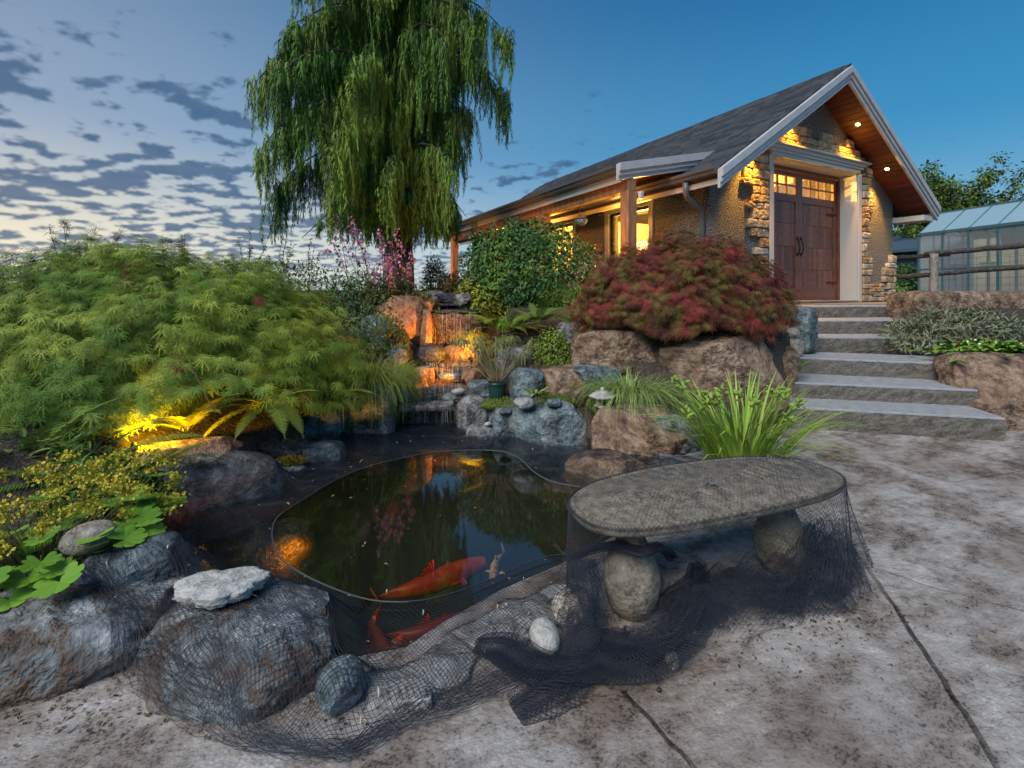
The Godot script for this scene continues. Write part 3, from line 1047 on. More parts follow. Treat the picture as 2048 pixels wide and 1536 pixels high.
func doors(h: Node3D) -> void:
	var rng := rng_of(79)
	var z := -0.30
	# surround: deep jambs, head and cornice
	part("door_jamb", joined([[Vector3(2.10, 0, 0.03), Vector3(2.128, 2.40, -0.262)]]), M.trim, h)
	part("door_jamb", joined([[Vector3(-0.428, 0, 0.03), Vector3(-0.40, 2.40, -0.262)]]), M.trim, h)
	for s in [-0.47, 2.17]:
		part("door_casing", joined([[Vector3(s - 0.055, 0, 0.03), Vector3(s + 0.055, 2.40, 0.055)]], 0.006), M.trim, h)
	part("door_head", joined([[Vector3(-0.43, 2.40, 0.028), Vector3(2.13, 2.449, -0.36)]]), M.trim, h)
	var y := 2.40
	for q in [[0.07, 0.06, 0.56], [0.045, 0.085, 0.585], [0.06, 0.11, 0.60], [0.035, 0.15, 0.65]]:
		part("cornice", joined([[Vector3(0.85 - q[2] * 2.36, y, 0.0), Vector3(0.85 + q[2] * 2.36, y + q[0], q[1])]], 0.006), M.trim, h)
		y += q[0] + 0.0
	part("door_frame", joined([[Vector3(-0.43, 2.34, z + 0.02), Vector3(2.13, 2.40, z - 0.05)], [Vector3(2.06, 0, z + 0.03), Vector3(2.13, 2.34, z - 0.05)], [Vector3(-0.43, 0, z + 0.03), Vector3(-0.36, 2.34, z - 0.05)]]), M.door_wood, h)
	part("threshold", joined([[Vector3(-0.43, 0, 0.05), Vector3(2.13, 0.025, z - 0.05)]]), M.step, h)
	var mats := []
	for k in 5:
		var m: StandardMaterial3D = M.door_wood.duplicate()
		var v := 0.72 + 0.16 * k
		m.albedo_color = Color(v, v, v).linear_to_srgb()
		m.uv1_offset = Vector3(k * 0.37, k * 0.23, k * 0.11)
		mats.append(m)
	var box_shared := box(Vector3(1, 1, 1))
	for side in [0, 1]:
		var a: float = -0.358 + side * 1.209
		var b: float = a + 1.207
		var leaf := part("door_leaf", joined([[Vector3(a, 0.03, z), Vector3(a + 0.10, 2.33, z - 0.045)], [Vector3(b - 0.10, 0.03, z), Vector3(b, 2.33, z - 0.045)], [Vector3(a + 0.1, 2.25, z), Vector3(b - 0.1, 2.33, z - 0.045)], [Vector3(a + 0.1, 1.80, z), Vector3(b - 0.1, 1.93, z - 0.045)], [Vector3(a + 0.1, 0.03, z), Vector3(b - 0.1, 0.25, z - 0.045)]]), M.door_wood, h)
		var w := (b - a - 0.20)
		# eight lights in two rows
		var bars := []
		for k in range(1, 4):
			var s := a + 0.10 + w * k / 4.0
			bars.append([Vector3(s - 0.014, 1.93, z - 0.004), Vector3(s + 0.014, 2.25, z - 0.04)])
		bars.append([Vector3(a + 0.1, 2.076, z - 0.006), Vector3(b - 0.1, 2.104, z - 0.038)])
		part("glazing_bars", joined(bars), M.door_wood, leaf)
		for k in 4:
			for r in 2:
				var s0 := a + 0.10 + w * k / 4.0
				part("pane", joined([[Vector3(s0 + 0.014, 1.93 + r * 0.16, z - 0.020), Vector3(s0 + w / 4.0 - 0.014, 2.09 + r * 0.16, z - 0.025)]]), M.pane, leaf)
		# tongue and groove panel in four tiers
		var n := 13
		var tiers := [0.25, 0.59, 1.0, 1.41, 1.80]
		for r in 4:
			for k in n:
				var s0 := a + 0.10 + w * k / n
				var o := part("plank", box_shared, mats[rng.randi() % 5], leaf, Vector3(s0 + w / n * 0.5, (tiers[r] + tiers[r + 1]) * 0.5, z - 0.03), Vector3.ZERO, Vector3(w / n - 0.004, tiers[r + 1] - tiers[r] - 0.006, 0.024))
		part("backing", joined([[Vector3(a + 0.1, 0.25, z - 0.043), Vector3(b - 0.1, 1.8, z - 0.05)]]), M.dark_frame, leaf)
		# wrought handle and strap hinges
		var hx: float = (b - 0.05) if side == 0 else (a + 0.05)
		var hp := []
		var hr := []
		for k in 13:
			var t := k / 12.0
			hp.append(Vector3(hx + 0.012 * sin(t * TAU), 0.86 + 0.30 * t, z + 0.012 + 0.035 * sin(t * PI)))
			hr.append(0.006 + 0.005 * absf(cos(t * PI)))
		var handle := part("handle", tube(hp, hr, 8), M.iron, leaf)
		part("handle_plate", joined([[Vector3(hx - 0.02, 0.83, z), Vector3(hx + 0.02, 0.89, z + 0.01)], [Vector3(hx - 0.02, 1.13, z), Vector3(hx + 0.02, 1.19, z + 0.01)]], 0.003), M.iron, handle)
		for yy in [0.36, 1.66]:
			var root: float = a + 0.02 if side == 0 else b - 0.02
			var dir := 1.0 if side == 0 else -1.0
			var poly := PackedVector2Array([Vector2(root, yy - 0.018), Vector2(root + dir * 0.24, yy - 0.008), Vector2(root + dir * 0.26, yy - 0.024), Vector2(root + dir * 0.31, yy), Vector2(root + dir * 0.26, yy + 0.024), Vector2(root + dir * 0.24, yy + 0.008), Vector2(root, yy + 0.018)])
			part("strap_hinge", prism(poly, z + 0.008, z + 0.001), M.iron, leaf)
	part("flood_lamp", joined([[Vector3(-3.06, 1.50, -0.16), Vector3(-3.0, 1.60, -0.22)]], 0.006), M.trim, h)
	part("keypad", joined([[Vector3(2.11, 1.02, -0.12), Vector3(2.131, 1.20, -0.19)]], 0.004), M.cast_stone, h)


func ledge_stone(s: int) -> ArrayMesh:
	# a split wall stone: uneven four-sided outline, chipped arris, slightly hollow face
	var rng := rng_of(s)
	var rim := []
	var n := 14
	var c := [Vector2(-0.49, -0.49), Vector2(0.49, -0.49), Vector2(0.49, 0.49), Vector2(-0.49, 0.49)]
	for k in 4:
		c[k] *= Vector2(rng.randf_range(0.86, 1.02), rng.randf_range(0.84, 1.02))
	for k in 4:
		for q in 4:
			var t := q / 4.0
			var p: Vector2 = c[k].lerp(c[(k + 1) % 4], t)
			if q == 0:
				p *= 0.95
			rim.append(p + Vector2(rng.randf_range(-0.018, 0.018), rng.randf_range(-0.025, 0.025)))
	var st := begin()
	flat(st)
	var layers := []
	for l in [[1.0, -0.5], [1.0, 0.25], [0.93, 0.42], [0.55, 0.5], [0.0, 0.47]]:
		var ring := []
		for p in rim:
			ring.append(Vector3(p.x * l[0], p.y * l[0], l[1] + (rng.randf_range(-0.07, 0.07) if l[1] > 0.3 else 0.0)))
		layers.append(ring)
	for i in 4:
		for k in rim.size():
			var k2 := (k + 1) % rim.size()
			var t := rng.randf_range(0.82, 1.0)
			st.set_color(Color(t, t, t))
			quad(st, layers[i][k], layers[i + 1][k], layers[i + 1][k2], layers[i][k2])
	return finish(st)


func veneer(h: Node3D) -> void:
	var rng := rng_of(80)
	var shapes := []
	for k in 12:
		shapes.append(ledge_stone(300 + k))
	var tones := [[0.56, 0.45, 0.31], [0.46, 0.33, 0.20], [0.60, 0.52, 0.41], [0.42, 0.26, 0.14], [0.62, 0.58, 0.50], [0.42, 0.37, 0.30], [0.52, 0.38, 0.26]]
	var mats := []
	for c in tones:
		var m: StandardMaterial3D = M.veneer.duplicate()
		m.albedo_color = Color(c[0], c[1], c[2]).linear_to_srgb()
		mats.append(m)
	var regions := [
		# from y, to y, left edge, right edge (callables of y)
		[0.0, 2.42, func(y): return -0.62 - 0.38 - 0.20 * sin(y * 5.3) * sin(y * 2.1) - 0.10 * sin(y * 17.0), func(_y): return -0.556],
		[2.43, 2.95, func(y): return maxf(-1.0 + 0.2 * sin(y * 9.0), -(3.86 - 0.17 - y) / 0.655 + 0.86), func(_y): return -0.69],
		[0.0, 2.42, func(_y): return 2.256, func(y): return 2.256 + 0.27 + 0.08 * sin(y * 11.0) + 0.08 * sin(y * 4.0)],
		[2.43, 2.75, func(_y): return 2.39, func(y): return minf(2.62, (3.86 - 0.17 - y) / 0.655 + 0.76)],
		[2.62, 3.24, func(y): return maxf(-0.68, -(3.86 - 0.17 - y) / 0.655 + 0.86), func(y): return minf(2.38, (3.86 - 0.17 - y) / 0.655 + 0.76)],
		[0.0, 0.34, func(_y): return 2.62, func(_y): return 3.02],
		[0.0, 0.95, func(y): return 3.05 + 0.12 * sin(y * 9.0) + 0.16 * y, func(_y): return 3.50],
	]
	for r in regions.size():
		var reg: Array = regions[r]
		var y: float = reg[0]
		while y < reg[1] - 0.04:
			var hh := minf(rng.randf_range(0.09, 0.17), reg[1] - y)
			var a: float = reg[2].call(y + hh * 0.5)
			var b: float = reg[3].call(y + hh * 0.5)
			while a < b - 0.05:
				var w := rng.randf_range(0.12, 0.27)
				if b - a - w < 0.09:
					w = b - a
				var skip := r == 4 and y + hh > 3.0 + 0.06 * sin(a * 7.0) and a > 0.0 and a < 1.65
				if not skip:
					part("stone", shapes[rng.randi() % 12], mats[rng.randi() % 7], h, Vector3(a + w * 0.5, y + hh * 0.5, 0.012 + rng.randf() * 0.02), Vector3(0, 0, rng.randf_range(-0.06, 0.06)), Vector3(w, hh, 0.10))
				a += w
			y += hh
	# a few stones let into the stucco of the porch wall
	for q in [[2.62, 1.05], [2.7, 0.55], [0.95, 1.1], [1.0, 0.62], [2.75, 0.2], [0.7, 0.3], [3.0, 0.12], [0.45, 0.1], [1.4, 0.2], [1.9, 0.25]]:
		part("stone", shapes[rng.randi() % 12], mats[rng.randi() % 7], h, Vector3(-1.87, q[1], -q[0]), Vector3(0, 0, rng.randf_range(-0.1, 0.1)), Vector3(0.08, rng.randf_range(0.14, 0.22), rng.randf_range(0.16, 0.28)))


# ---------------------------------------------------------------- steps, greenhouse, fence, far things

func build_steps() -> void:
	var rows := [
		[0.205, Vector2(2.70, -4.49), Vector2(4.40, -4.09), 0.5, "lowest and widest of the rough stone steps, resting on the patio"],
		[0.37, Vector2(2.90, -4.88), Vector2(4.56, -4.49), 0.6, "second rough stone step from the patio"],
		[0.558, Vector2(3.15, -5.44), Vector2(4.84, -4.89), 0.62, "third rough stone step from the patio with a chipped end beside the strawberries"],
		[0.745, Vector2(3.60, -5.86), Vector2(5.30, -5.80), 0.62, "fourth rough stone step from the patio"],
		[0.93, Vector2(4.00, -6.28), Vector2(5.72, -6.28), 0.7, "second highest rough stone step below the doors"],
		[1.105, Vector2(4.44, -6.82), Vector2(6.55, -7.10), 0.9, "topmost rough stone step below the red doors"],
	]
	var low := 0.0
	for i in rows.size():
		var r: Array = rows[i]
		var a: Vector2 = r[1]
		var b: Vector2 = r[2]
		var dir := (b - a).normalized()
		var backv := Vector2(dir.y, -dir.x)
		if backv.y > 0.0:
			backv = -backv
		var depth: float = r[3]
		var thick: float = r[0] - low + 0.03
		var c := (a + b) * 0.5 + backv * depth * 0.5
		var o := part(numbered("stone_step"), slab_mesh(Vector3(a.distance_to(b), thick, depth), 500 + i), M.step_face, self, Vector3(c.x, r[0] - thick * 0.5, c.y), Vector3(0, -dir.angle(), 0))
		tag(o, r[4], "step", "rough stone steps")
		# the sawn top of the slab
		part("tread", box(Vector3(a.distance_to(b) - 0.02, 0.022, depth - 0.008), 0.004), M.tread, o, Vector3(0, thick * 0.5 - 0.005, 0.006))
		low = r[0]
	var land := begin()
	flat(land)
	add_prism(land, PackedVector2Array([Vector2(4.3, -7.2), Vector2(6.9, -7.35), Vector2(8.4, -9.1), Vector2(8.4, -9.9), Vector2(6.9, -9.4), Vector2(3.4, -7.7)]), 1.12, 0.95, Transform3D(Basis(Vector3(1, 0, 0), Vector3(0, 0, 1), Vector3(0, 1, 0)), Vector3.ZERO))
	var lm := setting("landing", finish(land), M.step)


func slab_mesh(size: Vector3, s: int) -> ArrayMesh:
	# split stone: flat top and bottom, rough riven faces, chipped arrises
	var n := Vector3i(int(size.x / 0.035), int(size.y / 0.03) + 2, int(size.z / 0.05))
	var st := begin()
	st.set_smooth_group(-1)
	var shift := func(p: Vector3) -> Vector3:
		var q: Vector3 = p * 5.0 + Vector3(s * 3.1, 0, s)
		var side := clampf(1.0 - absf(p.y - size.y * 0.5) / 0.03, 0.0, 1.0)
		var d := fbm.get_noise_3dv(q * Vector3(1, 1.8, 1)) * 0.012 + fbm.get_noise_3dv(q * 3.0) * 0.006
		var v := p
		if absf(p.z) > size.z * 0.499:
			v.z += signf(p.z) * (d - 0.006 * side - 0.02 * clampf((-p.y / size.y + 0.2), 0.0, 1.0))
		if absf(p.x) > size.x * 0.499:
			v.x += signf(p.x) * (d * 1.6 - 0.03 * side) + signf(p.x) * 0.05 * (0.5 - p.y / size.y) * fbm.get_noise_2d(s * 7.0, p.z * 4.0)
		if absf(p.y) > size.y * 0.499:
			v.y += fbm.get_noise_3dv(q * 0.8) * 0.002
			var edge := maxf(absf(p.x) / size.x, absf(p.z) / size.z)
			if edge > 0.499:
				v.y -= signf(p.y) * 0.004
		return v
	for axis in 3:
		var u := (axis + 1) % 3
		var w := (axis + 2) % 3
		for sgn in [-1.0, 1.0]:
			for i in n[u]:
				for j in n[w]:
					var c := []
					for k in [[0, 0], [1, 0], [1, 1], [0, 1]]:
						var p := Vector3.ZERO
						p[axis] = sgn * size[axis] * 0.5
						p[u] = (float(i + k[0]) / n[u] - 0.5) * size[u]
						p[w] = (float(j + k[1]) / n[w] - 0.5) * size[w]
						c.append(shift.call(p))
					if sgn > 0:
						quad(st, c[0], c[3], c[2], c[1])
					else:
						quad(st, c[0], c[1], c[2], c[3])
	return finish(st)


func build_greenhouse() -> void:
	var base := Vector3(11.77, 1.12, -13.3)
	var along := Vector3(0.15, 0, 1).normalized()
	var across := Vector3(1, 0, -0.15).normalized()
	var g := thing("greenhouse", "glass greenhouse with green metal frame behind the rail fence", "greenhouse", base)
	var L := 6 * 0.64
	var bars := []
	var mk := func(a: Vector3, b: Vector3, w: float) -> void:
		var st := begin()
		beam_between(st, a, b, w, w, Vector3.UP if absf((b - a).normalized().y) < 0.9 else Vector3.RIGHT)
		part("frame_bar", finish(st), M.green_metal, g)
	var W := 1.5
	var rise := 0.62
	for k in 7:
		var p: Vector3 = along * (k * 0.64)
		mk.call(p, p + Vector3.UP * 1.80, 0.05)
		mk.call(p + across * W, p + across * W + Vector3.UP * 1.80, 0.05)
		mk.call(p + Vector3.UP * 1.83, p + across * W * 0.5 + Vector3.UP * (1.83 + rise), 0.045)
		mk.call(p + across * W + Vector3.UP * 1.83, p + across * W * 0.5 + Vector3.UP * (1.83 + rise), 0.04)
	for q in [[0.0, 0.03, 0.06], [0.0, 1.83, 0.075], [W, 0.03, 0.06], [W, 1.83, 0.075], [W * 0.5, 1.85 + rise, 0.06], [0.0, 0.82, 0.035]]:
		mk.call(across * q[0] + Vector3.UP * q[1], across * q[0] + Vector3.UP * q[1] + along * L, q[2])
	for q in [[0.0, 0.75], [W * 0.5, 1.8]]:
		pass
	mk.call(Vector3.UP * 0.03, across * W + Vector3.UP * 0.03, 0.05)
	mk.call(Vector3.UP * 1.83, across * W + Vector3.UP * 1.83, 0.05)
	for k in 2:
		mk.call(across * W * (0.33 + 0.34 * k), across * W * (0.33 + 0.34 * k) + Vector3.UP * 1.83, 0.04)
	for k in 6:
		var a: Vector3 = along * (k * 0.64 + 0.02)
		var b: Vector3 = along * (k * 0.64 + 0.62)
		for q in [0.0, W]:
			var st := begin()
			var o: Vector3 = across * q
			flat(st)
			beam_between(st, a + o + Vector3.UP * 0.92, b + o + Vector3.UP * 0.92, 0.006, 1.74)
			part("pane", finish(st), M.haze_pane, g)
		for q in [0.0, W]:
			var st := begin()
			var ridge: Vector3 = across * W * 0.5 + Vector3.UP * (1.85 + rise)
			var eave: Vector3 = across * q + Vector3.UP * 1.86
			flat(st)
			var c := (ridge + eave) * 0.5 + (a + b) * 0.5
			var x := (ridge - eave).normalized()
			var zz := along
			add_box(st, c, Vector3(ridge.distance_to(eave) - 0.03, 0.008, 0.60), Basis(x, zz.cross(x), zz))
			part("roof_pane", finish(st), M.roof_pane, g)
	var e := begin()
	flat(e)
	beam_between(e, across * 0.03 + Vector3.UP * 0.92, across * (W - 0.03) + Vector3.UP * 0.92, 0.006, 1.74)
	part("end_pane", finish(e), M.haze_pane, g)
	# staging with pots and crates inside
	var sh := thing("potting_bench", "slatted potting bench inside the greenhouse", "bench", base + across * 0.95 + along * 0.2)
	for k in 4:
		var st := begin()
		beam_between(st, across * (k * 0.10) + Vector3.UP * 0.8, across * (k * 0.10) + Vector3.UP * 0.8 + along * 3.3, 0.085, 0.03)
		part("slat", finish(st), M.post_grey, sh)
	for k in 4:
		var st := begin()
		beam_between(st, along * (k * 1.05), along * (k * 1.05) + Vector3.UP * 0.78, 0.05, 0.05, Vector3.RIGHT)
		part("leg", finish(st), M.post_grey, sh)
	var items := [[0.45, 0.82, 0.3, 0.14, 0.22, [0.16, 0.07, 0.30], "purple crate on the greenhouse bench"], [1.15, 0.82, 0.26, 0.16, 0.2, [0.38, 0.36, 0.05], "yellow crate on the greenhouse bench"], [1.75, 1.36, 0.5, 0.3, 0.3, [0.12, 0.12, 0.11], "large dark box high in the greenhouse"], [2.3, 1.36, 0.22, 0.26, 0.2, [0.5, 0.14, 0.06], "orange box high in the greenhouse"], [2.95, 1.36, 0.25, 0.26, 0.2, [0.45, 0.06, 0.05], "red box high in the greenhouse"], [2.3, 0.82, 0.55, 0.1, 0.25, [0.10, 0.12, 0.12], "dark seed tray on the greenhouse bench"], [2.65, 0.06, 0.24, 0.24, 0.22, [0.02, 0.35, 0.42], "turquoise bucket on the greenhouse floor"]]
	for q in items:
		var it := part(numbered("storage_box"), tapered(q[2], q[3], q[4]), mat(q[5][0], q[5][1], q[5][2], 0.6), self, base + across * 0.75 + along * q[0] + Vector3.UP * (q[1]), Vector3(0, 0.15, 0))
		tag(it, q[6], "box")
	var shelf := thing("high_shelf", "upper shelf inside the greenhouse carrying boxes", "shelf", base + across * 0.75 + Vector3.UP * 1.33)
	var ss := begin()
	beam_between(ss, along * 1.4, along * 3.4, 0.3, 0.03)
	part("board", finish(ss), M.post_grey, shelf)
	var sb := begin()
	for k in 3:
		beam_between(sb, along * (1.45 + k * 0.95) - Vector3.UP * 0.015, along * (1.45 + k * 0.95) - Vector3.UP * 1.33, 0.03, 0.03, Vector3.RIGHT)
	part("upright", finish(sb), M.green_metal, shelf)
	# beige boarded wall that shows through the glass
	var wl := thing("boarded_wall", "beige boarded wall seen through the greenhouse glass", "wall", base + across * 3.0 - along * 0.8)
	for k in 9:
		var st := begin()
		beam_between(st, Vector3.UP * (0.12 + k * 0.2), Vector3.UP * (0.12 + k * 0.2) + along * 7.0, 0.04, 0.19)
		part("board", finish(st), M.veneer_beige, wl)


func tapered(w: float, hh: float, d: float) -> ArrayMesh:
	# open-topped tub with a rim
	var st := begin()
	flat(st)
	var lo := [Vector3(-w, 0, -d) * 0.44, Vector3(w, 0, -d) * 0.44, Vector3(w, 0, d) * 0.44, Vector3(-w, 0, d) * 0.44]
	for i in 4:
		var a: Vector3 = lo[i]
		var b: Vector3 = lo[(i + 1) % 4]
		var up := Vector3.UP * hh
		face(st, a, b, b * 1.12 + up, a * 1.12 + up, up * 0.5)
		face(st, a * 1.12 + up, b * 1.12 + up, b * 1.2 + up, a * 1.2 + up, Vector3.ZERO)
		face(st, a * 1.2 + up, b * 1.2 + up, b * 1.2 + up * 0.9, a * 1.2 + up * 0.9, up * 0.5)
		face(st, a * 0.95 + up * 0.05, b * 0.95 + up * 0.05, b * 1.08 + up, a * 1.08 + up, up * 3.0)
	quad(st, lo[0], lo[1], lo[2], lo[3])
	return finish(st)


func build_fence() -> void:
	var f := thing("rail_fence", "weathered log rail fence between the house and the greenhouse", "fence", Vector3(8.257, 1.272, -9.000))
	var o := f.position
	var rng := rng_of(91)
	var log_between := func(a: Vector3, b: Vector3, r: float, called: String, m: Material) -> void:
		var pts := []
		var rad := []
		for k in 13:
			var t := k / 12.0
			pts.append(a.lerp(b, t) - o + Vector3(0, rng.randf_range(-0.01, 0.01), rng.randf_range(-0.008, 0.008)))
			rad.append(r * (1.0 + rng.randf_range(-0.12, 0.12)))
		part(called, tube(pts, rad, 9), m, f)
	log_between.call(Vector3(8.257, 1.154, -9.000), Vector3(8.257, 2.054, -9.000), 0.072, "post", M.post_grey)
	log_between.call(Vector3(10.036, 1.172, -8.200), Vector3(10.036, 2.241, -8.200), 0.085, "post", M.post_grey)
	log_between.call(Vector3(7.847, 2.007, -9.600), Vector3(8.684, 2.064, -9.120), 0.045, "rail", M.log)
	log_between.call(Vector3(8.170, 2.052, -9.100), Vector3(10.046, 2.239, -8.100), 0.048, "rail", M.log)
	log_between.call(Vector3(7.847, 1.611, -9.600), Vector3(8.289, 1.647, -9.100), 0.05, "rail", M.log)
	log_between.call(Vector3(8.283, 1.655, -9.050), Vector3(10.170, 1.858, -8.200), 0.045, "rail", M.log)
	log_between.call(Vector3(7.847, 1.204, -9.600), Vector3(8.328, 1.251, -9.100), 0.05, "rail", M.log)
	# square wire netting stapled to the rails
	var st := begin()
	for k in 14:
		var t := k / 13.0
		add_tube(st, [(Vector3(8.276, 1.917, -9.000)).lerp(Vector3(10.125, 2.108, -8.200), t) - o, (Vector3(8.276, 1.291, -9.000)).lerp(Vector3(10.125, 1.297, -8.200), t) - o], [0.0022, 0.0022], 4, false)
	for k in 6:
		var t := k / 5.0
		add_tube(st, [(Vector3(8.276, 1.917, -9.000)).lerp(Vector3(8.276, 1.291, -9.000), t) - o, (Vector3(10.125, 2.108, -8.200)).lerp(Vector3(10.125, 1.297, -8.200), t) - o], [0.0022, 0.0022], 4, false)
	part("wire_mesh", finish(st), M.iron, f)


func build_backdrop() -> void:
	# neighbour's blue house beyond the hedge
	var n := thing("neighbour_house", "small dark blue house with metal roof far behind the hedge", "house", Vector3(24.5, 1.0, -27.0), 0.3)
	part("wall", joined([[Vector3(-4, 0, -3), Vector3(4, 2.6, 3)]]), mat(0.02, 0.05, 0.085, 0.7), n)
	for s in [-1.0, 1.0]:
		part("roof", prism(PackedVector2Array([Vector2(0, 4.1), Vector2(s * 4.6, 2.5), Vector2(s * 4.6, 2.35), Vector2(0, 3.95)]), 3.4, -3.4), mat(0.05, 0.085, 0.12, 0.5), n)
	var win := part("window", joined([[Vector3(-1.2, 1.0, 3.001), Vector3(-0.1, 2.0, 3.05)]]), M.trim, n)
	part("pane", joined([[Vector3(-1.12, 1.08, 3.051), Vector3(-0.18, 1.92, 3.06)]]), M.dark_frame, win)

# ---------------------------------------------------------------- rocks

func rock_mesh(size: Vector3, s: int, p := 3.0, cuts := 6, amp := 0.08, n := 16, cut_at := 0.78, stain := 0.5) -> ArrayMesh:
	# a blunt block, split along random planes and weathered by noise
	var rng := rng_of(s)
	var planes := []
	for k in cuts:
		var d := rnd_dir(rng)
		if k % 2 == 0:
			d.y *= 0.35
			d = d.normalized()
		planes.append([d, rng.randf_range(cut_at, cut_at + 0.22)])
	var off := Vector3(s * 1.37, s * 0.61, s * 2.11)
	var big := maxf(size.x, maxf(size.y, size.z))
	var st := begin()
	st.set_smooth_group(0)
	var pts := {}
	var cols := {}
	var sample := func(q: Vector3) -> Vector3:
		var v := q.normalized()
		var r := pow(pow(absf(v.x), p) + pow(absf(v.y), p) + pow(absf(v.z), p), -1.0 / p)
		var w := v * r
		for pl in planes:
			var e: float = w.dot(pl[0]) - pl[1]
			if e > 0.0:
				w -= pl[0] * e
		var ws: Vector3 = w * size / big * 1.6 + off
		var d := fbm.get_noise_3dv(ws * 0.9) * amp * 1.3 + fbm.get_noise_3dv(ws * 3.2) * amp * 0.55
		var ridge := 1.0 - absf(fbm.get_noise_3dv(ws * 1.7 + Vector3(9, 3, 1))) * 3.0
		d -= maxf(ridge, 0.0) * amp * 0.22
		w += v * d
		return w * size * 0.5
	for axis in 3:
		var u := (axis + 1) % 3
		var w2 := (axis + 2) % 3
		for sgn in [-1, 1]:
			var grid := []
			var tone := []
			for i in n + 1:
				var row := []
				var trow := []
				for j in n + 1:
					var q := Vector3.ZERO
					q[axis] = sgn
					q[u] = tan((2.0 * i / n - 1.0) * 0.7854)
					q[w2] = tan((2.0 * j / n - 1.0) * 0.7854)
					var v: Vector3 = sample.call(q)
					row.append(v)
					var k := clampf(0.5 + fbm.get_noise_3dv(v / big * 2.6 + off * 1.3) * 2.2, 0.0, 1.0)
					trow.append(Color(1, 1, 1).lerp(Color(0.52, 0.44, 0.38), k * stain))
				grid.append(row)
				tone.append(trow)
			for i in n:
				for j in n:
					var c := [[i, j], [i + 1, j], [i + 1, j + 1], [i, j + 1]]
					var order := [0, 3, 2, 0, 2, 1] if sgn > 0 else [0, 1, 2, 0, 2, 3]
					for k in order:
						st.set_color(tone[c[k][0]][c[k][1]])
						st.add_vertex(grid[c[k][0]][c[k][1]])
	return finish(st)


func rock(label: String, at: Vector2, y0: float, y1: float, w: float, depth: float, turn: float, s: int, m: Material, p := 3.2, cuts := 6, amp := 0.07, n := 16, drape := false, called := "boulder", tilt := Vector2.ZERO, category := "boulder", group := "") -> MeshInstance3D:
	var mesh := rock_mesh(Vector3(w, y1 - y0, depth), s, p, cuts, amp, n)
	var o := part(numbered(called), mesh, m, self, Vector3(at.x, (y0 + y1) * 0.5, at.y), Vector3(tilt.x, turn, tilt.y))
	tag(o, label, category, group)
	if drape:
		var f := mesh.get_faces()
		var xf := o.transform
		var world := PackedVector3Array()
		for v in f:
			world.append(xf * v)
		drape_tris.append(world)
	return o


